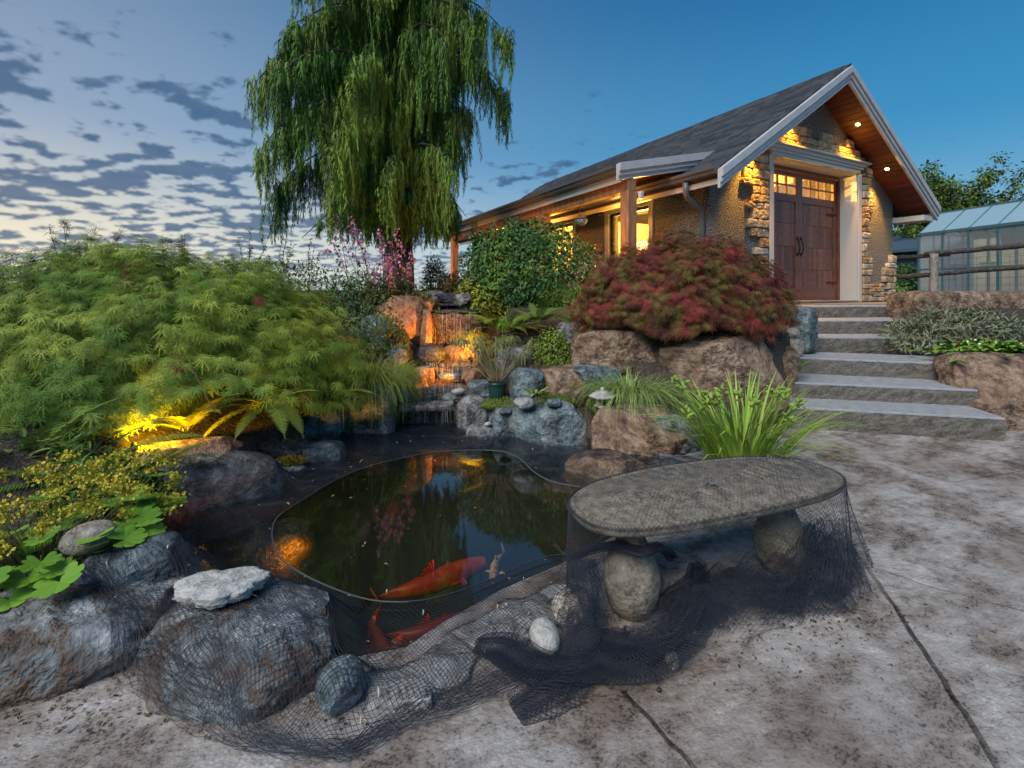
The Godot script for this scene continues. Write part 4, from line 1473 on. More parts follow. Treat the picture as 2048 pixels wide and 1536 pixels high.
func place_rocks() -> void:
	# front of the pond
	rock("large grey and brown boulder at the lower left corner beside the patio", Vector2(-1.80, -1.72), -0.25, 0.20, 0.98, 0.56, 0.30, 601, M.rock_mixed, 3.6, 8, 0.08, 36, true)
	rock("dark blue boulder under the net carrying the round cobble", Vector2(-1.62, -2.02), -0.35, 0.235, 0.46, 0.44, 0.15, 602, M.rock_blue, 4.5, 6, 0.06, 28, true)
	rock("big boulder veined grey and rust, covered by the net at the pond front", Vector2(-0.985, -1.72), -0.3, 0.18, 0.84, 0.56, -0.22, 603, M.rock_mixed, 2.7, 9, 0.07, 40, true)
	# flat coping stones along the near shore
	coping("pale flat coping stone along the near shore, under the net", [Vector2(-0.545, -1.573), Vector2(-0.372, -1.615), Vector2(-0.286, -1.710), Vector2(-0.230, -1.781), Vector2(-0.108, -1.687), Vector2(-0.145, -1.587), Vector2(-0.264, -1.481), Vector2(-0.452, -1.463)], 0.028, 11)
	coping("pale flat coping stone in front of the bench with a split edge", [Vector2(-0.223, -1.781), Vector2(-0.058, -1.915), Vector2(0.101, -2.024), Vector2(0.217, -1.883), Vector2(0.068, -1.747), Vector2(-0.103, -1.691)], 0.032, 12)
	coping("pale flat coping stone reaching under the bench", [Vector2(0.108, -2.031), Vector2(0.215, -2.105), Vector2(0.481, -2.257), Vector2(0.808, -2.429), Vector2(0.968, -2.249), Vector2(0.576, -1.991), Vector2(0.228, -1.886)], 0.026, 13)
	rock("rough coral-like lump of stone beside the front bench leg", Vector2(0.245, -1.860), -0.02, 0.13, 0.17, 0.13, 0.5, 604, M.cobble_warm, 2.6, 5, 0.16, 18, true, "rough_stone", Vector2.ZERO, "stone")
	rock("smooth white egg-shaped cobble leaning by the bench leg", Vector2(0.123, -1.720), 0.0, 0.105, 0.115, 0.135, 0.4, 605, M.cobble, 2.0, 0, 0.02, 18, false, "cobble", Vector2(0.3, -0.5), "stone")
	rock("round blue-grey cobble holding the net down on the patio", Vector2(-0.558, -1.500), -0.005, 0.135, 0.155, 0.145, 0.9, 606, M.rock_blue, 2.2, 1, 0.03, 20, true, "cobble", Vector2(0.0, 0.15), "stone")
	rock("smooth grey and tan cobble resting on the netted dark boulder", Vector2(-1.839, -2.000), 0.215, 0.335, 0.195, 0.16, 0.2, 607, M.cobble_warm, 2.2, 1, 0.03, 20, false, "cobble", Vector2(0.0, 0.12), "stone")
	flagstone("ragged pale flagstone lying on the big netted boulder", Vector2(-1.12, -1.76), 0.186, 0.234, 0.125, 608)
	rock("small wedge of stone under the bunched net", Vector2(0.579, -1.660), -0.01, 0.035, 0.07, 0.06, 0.8, 609, M.cobble_warm, 2.4, 4, 0.1, 8, false, "pebble", Vector2.ZERO, "stone")
	rock("small dark pebble on the patio in front of the bunched net", Vector2(0.494, -1.545), 0.0, 0.014, 0.018, 0.016, 0.0, 610, M.rock_dark, 2.0, 0, 0.03, 6, false, "pebble", Vector2.ZERO, "stone")
	# left shore
	rock("long sloping boulder below the yellow lamp at the left shore", Vector2(-2.12, -3.18), -0.35, 0.20, 0.95, 0.42, 0.55, 611, M.rock_grey, 3.6, 7, 0.06, 26, true, "boulder", Vector2(0.10, -0.14))
	rock("lamp-lit flat ledge stone on top of the left shore", Vector2(-2.35, -3.25), 0.05, 0.26, 0.85, 0.40, 0.45, 612, M.rock_brown, 4.5, 6, 0.05, 18)
	rock("dark wet boulder behind the sloping boulder at the left shore", Vector2(-1.992, -3.950), -0.3, 0.16, 0.50, 0.40, 0.2, 613, M.rock_dark, 3.2, 7, 0.07, 16)
	rock("flat grey stone jutting into the water on the left", Vector2(-1.666, -3.950), -0.2, 0.035, 0.42, 0.32, 0.15, 614, M.rock_blue, 4.0, 6, 0.05, 16, true)
	rock("low moss-capped stone at the left water edge", Vector2(-1.766, -3.660), -0.2, -0.02, 0.24, 0.18, 0.3, 615, M.rock_grey, 3.0, 5, 0.06, 14)
	rock("square grey boulder left of the lower waterfall", Vector2(-1.502, -4.750), -0.3, 0.37, 0.62, 0.5, 0.06, 616, M.rock_grey, 7.0, 5, 0.045, 26, false)
	rock("dark sloped boulder between the square boulder and the maple", Vector2(-1.899, -4.550), -0.3, 0.22, 0.50, 0.5, 0.3, 617, M.rock_blue, 3.6, 7, 0.07, 18)
	rock("small flat stone lying on the dark sloped boulder", Vector2(-1.895, -4.600), 0.20, 0.30, 0.34, 0.3, 0.2, 618, M.rock_grey, 4.0, 5, 0.06, 12)
	rock("algae-stained stone under the water beside the pond light", Vector2(-1.50, -2.98), -0.60, -0.16, 0.42, 0.36, 0.4, 670, M.rock_dark, 2.8, 5, 0.07, 14)
	# waterfall mouth
	rock("thin slate slab bridging the lower waterfall", Vector2(-0.920, -4.920), 0.085, 0.15, 0.58, 0.26, 0.22, 619, M.rock_grey, 6.0, 5, 0.05, 18)
	rock("wet ledge stone under the lower waterfall", Vector2(-0.968, -5.120), -0.4, 0.098, 0.86, 0.36, 0.0, 620, M.rock_dark, 6.0, 4, 0.05, 16)
	rock("dark rounded boulder right of the lower waterfall", Vector2(-0.380, -4.850), -0.2, 0.25, 0.40, 0.42, 0.4, 621, M.rock_grey, 2.8, 7, 0.07, 20)
	rock("low dark boulder behind the lower waterfall", Vector2(-0.610, -5.150), 0.0, 0.22, 0.36, 0.3, 0.0, 622, M.rock_blue, 3.0, 6, 0.07, 14)
	rock("narrow grey stone wedged beside the dark rounded boulder", Vector2(-0.121, -4.620), -0.2, 0.19, 0.20, 0.3, 0.2, 623, M.rock_blue, 3.4, 6, 0.06, 14)
	rock("flat speckled stone at the water right of the waterfall", Vector2(-0.307, -4.550), -0.2, 0.02, 0.30, 0.2, 0.1, 624, M.rock_grey, 3.4, 4, 0.05, 12)
	rock("white pebble on the narrow grey stone", Vector2(-0.235, -4.500), 0.02, 0.06, 0.075, 0.06, 0.3, 625, M.cobble, 2.0, 0, 0.02, 8, false, "pebble", Vector2.ZERO, "stone")
	rock("long blue-grey rock sloping into the water at the back right", Vector2(0.366, -4.550), -0.35, 0.27, 0.92, 0.66, -0.17, 626, M.rock_blue, 6.0, 8, 0.05, 30)
	rock("purple-brown block behind the bench at the right shore", Vector2(1.133, -3.980), -0.25, 0.32, 0.88, 0.46, -0.12, 627, M.rock_brown, 7.0, 8, 0.05, 28)
	rock("low reddish rock at the right water edge", Vector2(0.752, -3.620), -0.25, 0.065, 0.66, 0.36, -0.1, 628, M.rock_brown, 3.2, 7, 0.07, 22, true)
	rock("flat slate stone beside the iris clump", Vector2(1.239, -3.550), -0.15, 0.045, 0.46, 0.34, -0.2, 629, M.rock_grey, 4.4, 5, 0.06, 16, true)
	rock("round grey stone half hidden behind the bench", Vector2(1.367, -3.300), -0.02, 0.12, 0.16, 0.14, 0.0, 630, M.cobble, 2.2, 1, 0.03, 12, false, "cobble", Vector2.ZERO, "stone")
	rock("dark grey stone wedged between the purple-brown block and the strap-leaved clump", Vector2(1.378, -3.950), -0.15, 0.27, 0.40, 0.34, 0.2, 671, M.rock_grey, 3.0, 7, 0.07, 16)
	rock("shadowed brown stone beside the statue at the foot of the red maple", Vector2(2.942, -5.050), 0.15, 0.74, 0.34, 0.42, 0.3, 672, M.rock_brown, 3.2, 7, 0.07, 18)
	# middle bank
	rock("flat-topped brown boulder behind the ornamental grass", Vector2(0.638, -4.850), 0.15, 0.56, 0.74, 0.5, 0.0, 631, M.rock_brown, 4.4, 6, 0.06, 20)
	rock("pale blue-grey boulder right of the green pot", Vector2(0.160, -4.750), 0.15, 0.56, 0.36, 0.36, 0.3, 632, M.rock_blue, 2.9, 6, 0.07, 18)
	rock("angular white stone in the moss behind the pond", Vector2(0.115, -4.400), 0.22, 0.32, 0.20, 0.16, 0.3, 633, M.flag, 3.0, 6, 0.08, 12, false, "rough_stone", Vector2.ZERO, "stone")
	rock("small grey-green stone on the long blue rock", Vector2(0.402, -4.400), 0.24, 0.31, 0.14, 0.14, 0.0, 634, M.rock_blue, 3.0, 5, 0.08, 10, false, "rough_stone", Vector2.ZERO, "stone")
	rock("small pale stone on the end of the long blue rock", Vector2(-0.068, -4.500), 0.14, 0.20, 0.13, 0.12, 0.0, 635, M.rock_blue, 2.6, 4, 0.06, 10, false, "rough_stone", Vector2.ZERO, "stone")
	rock("grey mottled boulder behind the papyrus pot", Vector2(0.036, -5.500), 0.35, 0.66, 0.50, 0.4, 0.2, 636, M.rock_grey, 2.8, 5, 0.06, 14)
	rock("broad brown boulder under the left of the red maple", Vector2(1.151, -4.950), 0.30, 0.93, 1.02, 0.6, 0.0, 637, M.rock_brown, 5.0, 8, 0.05, 28)
	rock("tall tan boulder under the red maple beside the steps", Vector2(2.079, -4.620), 0.05, 0.93, 1.20, 0.6, -0.15, 638, M.rock_brown, 4.5, 9, 0.05, 34)
	rock("shadowed grey boulder left of the red maple", Vector2(0.668, -5.300), 0.4, 0.98, 0.45, 0.4, 0.0, 639, M.rock_grey, 3.0, 6, 0.07, 14)
	rock("grey-blue boulder at the left end of the upper steps", Vector2(3.600, -5.750), 0.55, 1.14, 0.42, 0.4, 0.2, 640, M.rock_blue, 2.8, 6, 0.06, 18)
	rock("flat dark stone at the foot of the broad brown boulder", Vector2(0.848, -4.700), 0.35, 0.58, 0.5, 0.3, 0.1, 641, M.rock_blue, 4.0, 5, 0.06, 12)
	# upper waterfall
	rock("large rust-orange boulder lit by the waterfall lamp", Vector2(-1.546, -6.350), 0.35, 1.27, 0.82, 0.6, 0.25, 642, M.rock_rust, 2.9, 8, 0.06, 30)
	rock("tall split slab of rust stone at the edge of the upper fall", Vector2(-1.159, -6.200), 0.45, 1.08, 0.16, 0.35, 0.2, 643, M.rock_rust, 4.5, 5, 0.05, 16)
	rock("blue-grey boulder left of the rust-orange boulder", Vector2(-1.744, -5.900), 0.5, 1.04, 0.42, 0.4, 0.0, 644, M.rock_blue, 2.6, 5, 0.06, 16)
	rock("round blue stone above the sedge", Vector2(-1.388, -5.600), 0.42, 0.66, 0.26, 0.24, 0.0, 645, M.rock_blue, 2.2, 3, 0.05, 12)
	rock("wide stone face that carries the upper waterfall", Vector2(-0.851, -6.750), 0.2, 1.03, 0.82, 0.5, 0.05, 646, M.rock_wet, 6.5, 4, 0.07, 34)
	rock("orange and grey stone at the left of the upper spout", Vector2(-1.262, -6.750), 1.0, 1.20, 0.36, 0.3, 0.1, 647, M.rock_rust, 3.2, 6, 0.07, 14)
	rock("grey flat stone above the upper spout", Vector2(-1.221, -7.200), 1.08, 1.34, 0.40, 0.3, 0.0, 648, M.rock_grey, 3.0, 6, 0.07, 12)
	rock("black slate ledge of the upper spout", Vector2(-0.822, -6.750), 1.02, 1.07, 0.62, 0.42, 0.0, 649, M.rock_dark, 7.0, 3, 0.04, 12)
	rock("black slate slab above the spout ledge", Vector2(-0.899, -6.950), 1.11, 1.145, 0.5, 0.3, 0.05, 650, M.rock_dark, 7.0, 3, 0.04, 10)
	rock("black capstone of the upper spout", Vector2(-0.948, -7.150), 1.15, 1.30, 0.55, 0.3, 0.0, 651, M.rock_dark, 4.0, 5, 0.05, 14)
	rock("light grey upright stone closing the spout on the right", Vector2(-0.722, -6.850), 1.09, 1.30, 0.24, 0.14, 0.0, 652, M.rock_grey, 3.6, 6, 0.06, 12)
	rock("black wet rock at the foot of the upper waterfall", Vector2(-1.065, -6.050), 0.30, 0.64, 0.40, 0.36, 0.0, 653, M.rock_dark, 2.6, 6, 0.08, 16)
	rock("amber-lit step stone under the upper waterfall", Vector2(-0.712, -6.300), 0.2, 0.60, 0.50, 0.34, 0.0, 654, M.rock_wet, 4.0, 4, 0.05, 16)
	rock("ledge stone between the two stream pools", Vector2(-0.744, -5.750), 0.0, 0.40, 0.85, 0.22, 0.0, 655, M.rock_wet, 5.0, 4, 0.05, 14)
	rock("lower ledge stone of the stream", Vector2(-0.732, -5.220), -0.2, 0.27, 0.75, 0.14, 0.05, 656, M.rock_wet, 5.0, 4, 0.05, 14)
	rock("brown stone lying in the stream", Vector2(-1.047, -5.600), 0.25, 0.43, 0.26, 0.2, 0.3, 657, M.rock_brown, 3.0, 5, 0.07, 10)
	rock("flat wet stone breaking the stream surface", Vector2(-0.762, -5.650), 0.25, 0.345, 0.30, 0.16, 0.1, 658, M.rock_blue, 3.0, 4, 0.06, 10)
	rock("lamp-lit orange stone at the left of the stream", Vector2(-1.073, -5.250), 0.0, 0.36, 0.22, 0.26, 0.2, 659, M.rock_rust, 3.6, 6, 0.07, 14)
	rock("grey stone between the sedge and the stream", Vector2(-1.232, -5.200), 0.0, 0.38, 0.28, 0.3, 0.2, 660, M.rock_blue, 3.0, 6, 0.07, 14)
	rock("small rust stone at the right of the stream", Vector2(-0.468, -5.450), 0.15, 0.42, 0.26, 0.24, 0.0, 661, M.rock_rust, 2.8, 5, 0.07, 12)
	rock("smooth pale cobble on the dark boulder by the stream", Vector2(-0.582, -5.000), 0.215, 0.285, 0.15, 0.09, 0.3, 662, M.cobble, 2.0, 0, 0.02, 12, false, "cobble", Vector2.ZERO, "stone")
	rock("small blue-black cobble standing in the lower pool", Vector2(-0.926, -5.100), 0.05, 0.235, 0.085, 0.08, 0.0, 663, M.rock_blue, 2.0, 1, 0.03, 12, false, "cobble", Vector2(0.0, -0.3), "stone")
	rock("flat grey stone between stream and papyrus pot", Vector2(-0.333, -5.200), 0.12, 0.34, 0.34, 0.3, 0.0, 664, M.rock_blue, 3.6, 5, 0.06, 12)
	rock("grey stone half covered by the sedge", Vector2(-1.245, -5.000), 0.25, 0.50, 0.2, 0.2, 0.0, 665, M.rock_grey, 2.6, 5, 0.07, 10)
	# right of the steps
	rock("long rust-stained retaining stone above the bank at the right edge", Vector2(6.95, -6.6), 0.55, 1.335, 2.6, 0.65, -0.08, 666, M.rock_brown, 12.0, 0, 0.045, 34)
	rock("large purple-brown boulder at the right edge beside the lowest step", Vector2(5.08, -4.72), -0.2, 0.70, 1.25, 0.75, -0.15, 667, M.rock_brown, 4.2, 7, 0.055, 34)
	rock("grey boulder behind the purple-brown boulder at the right edge", Vector2(6.1, -5.3), -0.1, 0.72, 1.1, 0.7, 0.1, 668, M.rock_grey, 3.6, 6, 0.06, 18)


func coping(label: String, outline: Array, top: float, s: int) -> void:
	# thin flat stone with a broken outline
	var p := PackedVector2Array()
	for i in outline.size():
		var a: Vector2 = outline[i]
		var b: Vector2 = outline[(i + 1) % outline.size()]
		var n := maxi(3, int(a.distance_to(b) / 0.025))
		for k in n:
			var q := a.lerp(b, float(k) / n)
			p.append(q + Vector2(fbm.get_noise_2d(q.x * 9.0 + s, q.y * 9.0), fbm.get_noise_2d(q.x * 9.0, q.y * 9.0 + s * 3.0)) * 0.035)
	var c := Vector2.ZERO
	for q in p:
		c += q / p.size()
	var st := begin()
	st.set_smooth_group(0)
	var rings := []
	for r in [[0.0, 0.012], [0.25, 0.011], [0.5, 0.008], [0.75, 0.004], [0.9, 0.0], [0.97, -0.004], [1.0, -0.018], [1.0, -0.06], [0.96, -0.13]]:
		var ring := []
		for q in p:
			var w: Vector2 = c + (q - c) * r[0]
			var bump := fbm.get_noise_2d(w.x * 7.0 + s, w.y * 7.0) * 0.012 + fbm.get_noise_2d(w.x * 22.0, w.y * 22.0 + s) * 0.004
			ring.append(Vector3(w.x - c.x, r[1] + bump * (1.0 if r[1] > -0.05 else 0.0), w.y - c.y))
		rings.append(ring)
	var cw := Geometry2D.is_polygon_clockwise(p)
	for i in rings.size() - 1:
		for k in p.size():
			var k2 := (k + 1) % p.size()
			for q in [rings[i][k], rings[i + 1][k], rings[i + 1][k2], rings[i][k], rings[i + 1][k2], rings[i][k2]] if cw else [rings[i][k], rings[i + 1][k2], rings[i + 1][k], rings[i][k], rings[i][k2], rings[i + 1][k2]]:
				var t := clampf(0.5 + fbm.get_noise_2d((q.x + c.x) * 4.0, (q.z + c.y) * 4.0 + s) * 2.0, 0.0, 1.0)
				st.set_color(Color(1.0, 1.0, 1.0).lerp(Color(0.62, 0.57, 0.52), t * 0.6))
				st.add_vertex(q)
	var mesh := finish(st)
	var o := part(numbered("coping_stone"), mesh, M.flag, self, Vector3(c.x, top, c.y))
	tag(o, label, "stone", "coping stones on the near shore")
	var world := PackedVector3Array()
	for v in mesh.get_faces():
		world.append(v + o.position)
	drape_tris.append(world)


func flagstone(label: String, at: Vector2, y0: float, y1: float, r: float, s: int) -> void:
	var st := begin()
	st.set_smooth_group(0)
	var n := 48
	var rings := []
	var layers := [[0.0, 1.0], [0.5, 1.0], [0.94, 0.98], [1.0, 0.90], [0.93, 0.62], [0.99, 0.50], [0.86, 0.30], [0.9, 0.15], [0.72, 0.0]]
	for l in layers.size():
		var ring := []
		for k in n:
			var a := TAU * k / n
			var w := 1.0 + 0.30 * fbm.get_noise_2d(cos(a) * 1.2 + s, sin(a) * 1.2) + 0.16 * fbm.get_noise_2d(cos(a) * 5.0 + l * 0.35, sin(a) * 5.0 + s)
			var q: float = layers[l][0] * w * r
			ring.append(Vector3(cos(a) * q * 1.25, lerpf(y0, y1, layers[l][1]) - y0 + 0.006 * fbm.get_noise_2d(cos(a) * q * 30.0, sin(a) * q * 30.0 + l), sin(a) * q * 0.72))
		rings.append(ring)
	for i in rings.size() - 1:
		for k in n:
			var k2 := (k + 1) % n
			quad(st, rings[i][k], rings[i + 1][k], rings[i + 1][k2], rings[i][k2])
	var mesh := finish(st)
	var o := part(numbered("flagstone"), mesh, M.cobble, self, Vector3(at.x, y0, at.y), Vector3(0.04, 0.25, -0.05))
	tag(o, label, "stone")


# ---------------------------------------------------------------- bench

const BENCH := Vector3(0.92, 0.46, -2.09)
const BENCH_TURN := 0.34
const BENCH_L := 0.70
const BENCH_W := 0.255

func seat_outline(k: float, grow := 0.0) -> Vector2:
	# a slab with rounded ends, a little bent towards the pond
	var a := TAU * k
	var e := 2.7
	var x := signf(cos(a)) * pow(absf(cos(a)), 2.0 / e) * (BENCH_L + grow)
	var y := signf(sin(a)) * pow(absf(sin(a)), 2.0 / e) * (BENCH_W + grow)
	return Vector2(x, y - 0.035 * (1.0 - pow(x / BENCH_L, 2.0)))


func build_bench() -> void:
	var b := thing("stone_bench", "cast stone garden bench with fish carved on its rounded seat", "bench", Vector3(BENCH.x, 0.0, BENCH.z), BENCH_TURN)
	var st := begin()
	st.set_smooth_group(0)
	var n := 96
	# rim profile: grow, height under the top
	var prof := [[-0.25, 0.0], [-0.040, 0.0], [-0.034, -0.007], [-0.026, -0.011], [-0.018, -0.005], [-0.009, -0.004], [0.0, -0.012], [0.003, -0.026], [-0.002, -0.042], [-0.012, -0.05], [-0.02, -0.055], [-0.16, -0.058]]
	var rings := []
	for p in prof:
		var ring := []
		for k in n:
			var q: Vector2
			if p[0] < -0.1:
				q = seat_outline(float(k) / n) * (1.0 + p[0] / BENCH_W)
			else:
				q = seat_outline(float(k) / n, p[0])
			ring.append(Vector3(q.x, 0.46 + p[1], q.y))
		rings.append(ring)
	for i in prof.size() - 1:
		for k in n:
			var k2 := (k + 1) % n
			quad(st, rings[i][k], rings[i + 1][k], rings[i + 1][k2], rings[i][k2])
	var seat := part("seat", finish(st), M.cast_stone, b)
	var world := PackedVector3Array()
	M.seat_faces = seat.mesh.get_faces()
	# two koi carved in low relief
	for f in [[Vector2(-0.30, 0.0), 0.25, 1.0], [Vector2(0.28, -0.05), -0.2, 1.15]]:
		carved_fish(b, f[0], f[1], f[2])
	# pear-shaped legs
	var pear := [Vector2(0.0, 0.0), Vector2(0.058, 0.0), Vector2(0.082, 0.008), Vector2(0.100, 0.04), Vector2(0.114, 0.09), Vector2(0.119, 0.13), Vector2(0.113, 0.175), Vector2(0.097, 0.225), Vector2(0.077, 0.265), Vector2(0.061, 0.30), Vector2(0.054, 0.325), Vector2(0.066, 0.35), Vector2(0.085, 0.375), Vector2(0.105, 0.40), Vector2(0.11, 0.404)]
	for x in [-0.44, 0.40]:
		part("leg", lathe(pear, 40, 0.05, int(x * 10)), M.cast_stone, b, Vector3(x, 0.0, 0.0))


func carved_fish(b: Node3D, c: Vector2, turn: float, size: float) -> void:
	var st := begin()
	st.set_smooth_group(0)
	var lines := []
	# outline of the body, gill, fan tail and fin rays as raised beads
	var up := []
	var lo := []
	for k in 21:
		var t := k / 20.0
		var w := 0.055 * sin(pow(t, 0.7) * PI) + 0.012
		var x := (t - 0.5) * 0.36
		var y := 0.03 * sin(t * 4.0)
		up.append(Vector2(x, y + w))
		lo.append(Vector2(x, y - w))
	lines.append(up)
	lines.append(lo)
	var tail := Vector2(0.18, 0.03 * sin(4.0))
	for k in 9:
		var a := -0.75 + k * 0.19
		lines.append([tail, tail + Vector2(cos(a), sin(a)) * 0.06, tail + Vector2(cos(a + 0.08), sin(a + 0.08)) * 0.125])
	for k in 6:
		var a := 0.9 + k * 0.2
		var r := Vector2(-0.02, 0.05)
		lines.append([r, r + Vector2(cos(a), sin(a)) * 0.07])
	lines.append([Vector2(-0.11, 0.055), Vector2(-0.09, 0.02), Vector2(-0.095, -0.03)])
	for r in 5:
		for q in 4:
			var o := Vector2(-0.05 + r * 0.04, -0.03 + q * 0.022 + (0.01 if r % 2 else 0.0))
			lines.append([o + Vector2(0, 0.01), o + Vector2(0.012, 0.0), o + Vector2(0, -0.01)])
	for l in lines:
		var pts := []
		var rad := []
		for q in l:
			var w: Vector2 = c + (q * size).rotated(turn)
			pts.append(Vector3(w.x, 0.4605, w.y))
			rad.append(0.0062)
		add_tube(st, pts, rad, 5)
	part("carved_fish", finish(st), M.cast_stone, b)

# ---------------------------------------------------------------- leaves (stalk at the origin, tip along +y, face +z)

func lace_leaf(s: int) -> ArrayMesh:
	# finely cut maple leaf: seven feathery lobes
	var rng := rng_of(s)
	var st := begin()
	flat(st)
	for k in 7:
		var a := (k - 3) * 0.50 + rng.randf_range(-0.08, 0.08)
		var L := (1.0 - 0.085 * absf(k - 3) * absf(k - 3) * 0.6) * rng.randf_range(0.85, 1.1)
		var dir := Vector3(sin(a), cos(a), 0)
		var side := Vector3(cos(a), -sin(a), 0)
		var bend := rng.randf_range(0.15, 0.45)
		var at := func(t: float) -> Vector3:
			return dir * L * t + Vector3(0, 0, -bend * t * t * L) + side * 0.06 * sin(t * 2.5 + k)
		var m: Vector3 = at.call(0.45)
		var tip: Vector3 = at.call(1.0)
		tri(st, Vector3.ZERO, m - side * 0.022, m + side * 0.022)
		tri(st, m - side * 0.022, tip, m + side * 0.022)
		for q in 4:
			var t := 0.26 + 0.17 * q
			var o: Vector3 = at.call(t)
			var len := 0.21 * (1.0 - 0.16 * q)
			for sg in [-1.0, 1.0]:
				var e: Vector3 = o + (dir * 0.8 + side * sg * 0.75).normalized() * len * L + Vector3(0, 0, -0.04)
				tri(st, o - dir * 0.026, e, o + dir * 0.026)
	return finish(st)


func oval_leaf(width: float, fold := 0.15, bend := 0.25) -> ArrayMesh:
	var st := begin()
	flat(st)
	var ys := [0.0, 0.22, 0.5, 0.78, 1.0]
	var ws := [0.02, 0.75, 1.0, 0.62, 0.0]
	for i in 4:
		for sg in [-1.0, 1.0]:
			var a := Vector3(0, ys[i], -bend * ys[i] * ys[i])
			var b := Vector3(0, ys[i + 1], -bend * ys[i + 1] * ys[i + 1])
			var c := b + Vector3(sg * width * 0.5 * ws[i + 1], 0, fold * width * ws[i + 1])
			var d := a + Vector3(sg * width * 0.5 * ws[i], 0, fold * width * ws[i])
			quad(st, a, b, c, d)
	return finish(st)


func lobed_leaf(s: int, lobes := 7) -> ArrayMesh:
	# round scalloped leaf, cupped
	var rng := rng_of(s)
	var st := begin()
	flat(st)
	var n := lobes * 6
	var rim := []
	for k in n + 1:
		var a := -2.7 + 5.4 * k / n
		var lobe := absf(sin((a + 2.7) / 5.4 * lobes * PI))
		var r := 0.46 + 0.13 * pow(lobe, 0.6) + rng.randf_range(-0.012, 0.012)
		rim.append(Vector3(sin(a) * r, 0.45 + cos(a) * r, 0.10 * r + 0.035 * lobe))
	var mid := Vector3(0, 0.42, -0.03)
	for k in n:
		tri(st, mid, rim[k], rim[k + 1])
	return finish(st)


func blade(width: float, bend: float, segs := 5, fold := 0.25) -> ArrayMesh:
	var st := begin()
	flat(st)
	for i in segs:
		var p := []
		for t in [float(i) / segs, float(i + 1) / segs]:
			var ang: float = bend * t * t
			var c := Vector3(0, t * cos(ang * 0.8), t * sin(ang * 0.8))
			var w: float = width * 0.5 * (1.0 - pow(t, 2.2)) * (0.65 + 0.35 * minf(1.0, t * 6.0)) + 0.0006
			p.append([c - Vector3(w, 0, 0), c + Vector3(0, 0, -fold * w), c + Vector3(w, 0, 0)])
		quad(st, p[0][0], p[1][0], p[1][1], p[0][1])
		quad(st, p[0][1], p[1][1], p[1][2], p[0][2])
	return finish(st)


func frond(s: int, pairs := 22, bend := 1.1, wide := 0.20) -> ArrayMesh:
	var rng := rng_of(s)
	var st := begin()
	flat(st)
	var at := func(t: float) -> Vector3:
		var a := bend * t
		return Vector3(0, sin(a) / bend, (1.0 - cos(a)) / bend)
	for i in 10:
		var a: Vector3 = at.call(i / 10.0)
		var b: Vector3 = at.call((i + 1) / 10.0)
		quad(st, a - Vector3(0.006, 0, 0), b - Vector3(0.005, 0, 0), b + Vector3(0.005, 0, 0), a + Vector3(0.006, 0, 0))
	for k in pairs:
		var t := 0.10 + 0.88 * k / pairs
		var o: Vector3 = at.call(t)
		var fwd: Vector3 = (at.call(minf(t + 0.03, 1.0)) - o).normalized()
		var L := wide * pow(sin(clampf(t * 1.08, 0, 1) * PI), 0.55) * (1.15 - 0.5 * t)
		for sg in [-1.0, 1.0]:
			var d := (Vector3(sg, 0, 0) + fwd * 0.38 + Vector3(0, 0, rng.randf_range(0.0, 0.18))).normalized()
			var tip := o + d * L * rng.randf_range(0.85, 1.1)
			var mid := o + d * L * 0.5
			var hw := 0.3 / pairs
			tri(st, o - fwd * hw, mid + fwd * hw * 1.15, o + fwd * hw)
			tri(st, o - fwd * hw, mid - fwd * hw, mid + fwd * hw * 1.15)
			tri(st, mid - fwd * hw, tip, mid + fwd * hw * 1.15)
	return finish(st)


func cypress_spray(s: int) -> ArrayMesh:
	# flat hanging spray of scale foliage, one metre long along -y
	var rng := rng_of(s)
	var st := begin()
	flat(st)
	var n := 26
	var prev := Vector3.ZERO
	for i in n:
		var t := float(i + 1) / n
		var p := Vector3(0.03 * sin(t * 5.0 + s), -t, 0.03 * cos(t * 4.0 + s))
		var w := 0.010 * (1.0 - t) + 0.003
		quad(st, prev + Vector3(w, 0, 0), p + Vector3(w, 0, 0), p - Vector3(w, 0, 0), prev - Vector3(w, 0, 0))
		for k in 3:
			var a := rng.randf() * TAU
			var out := Vector3(cos(a), 0, sin(a)) * 0.75
			var L := rng.randf_range(0.09, 0.20) * (1.15 - t * 0.75)
			var m := p + out * L * 0.42 + Vector3(0, -L * 0.35, 0)
			var e := p + out * L * 0.62 + Vector3(0, -L * 1.25, 0)
			var side := out.cross(Vector3.UP) * 0.0075
			tri(st, p, m - side, m + side)
			tri(st, m - side, e, m + side)
			for q in 2:
				var o := p.lerp(m, 0.6 + 0.4 * q)
				var e2 := o + (out.rotated(Vector3.UP, rng.randf_range(-1.2, 1.2)) * 0.4 + Vector3(0, -1, 0)) * L * 0.55
				tri(st, o - side * 0.8, e2, o + side * 0.8)
		prev = p
	return finish(st)


# ---------------------------------------------------------------- trees

func limb(st: SurfaceTool, a: Vector3, b: Vector3, r0: float, r1: float, sag: float, s: int, sides := 6) -> Array:
	var rng := rng_of(s)
	var pts := []
	var rad := []
	for k in 8:
		var t := k / 7.0
		pts.append(a.lerp(b, t) + Vector3(rng.randf_range(-1, 1), 0, rng.randf_range(-1, 1)) * 0.03 * a.distance_to(b) * sin(t * PI) + Vector3.UP * sag * sin(t * PI))
		rad.append(lerpf(r0, r1, t))
	add_tube(st, pts, rad, sides)
	return pts


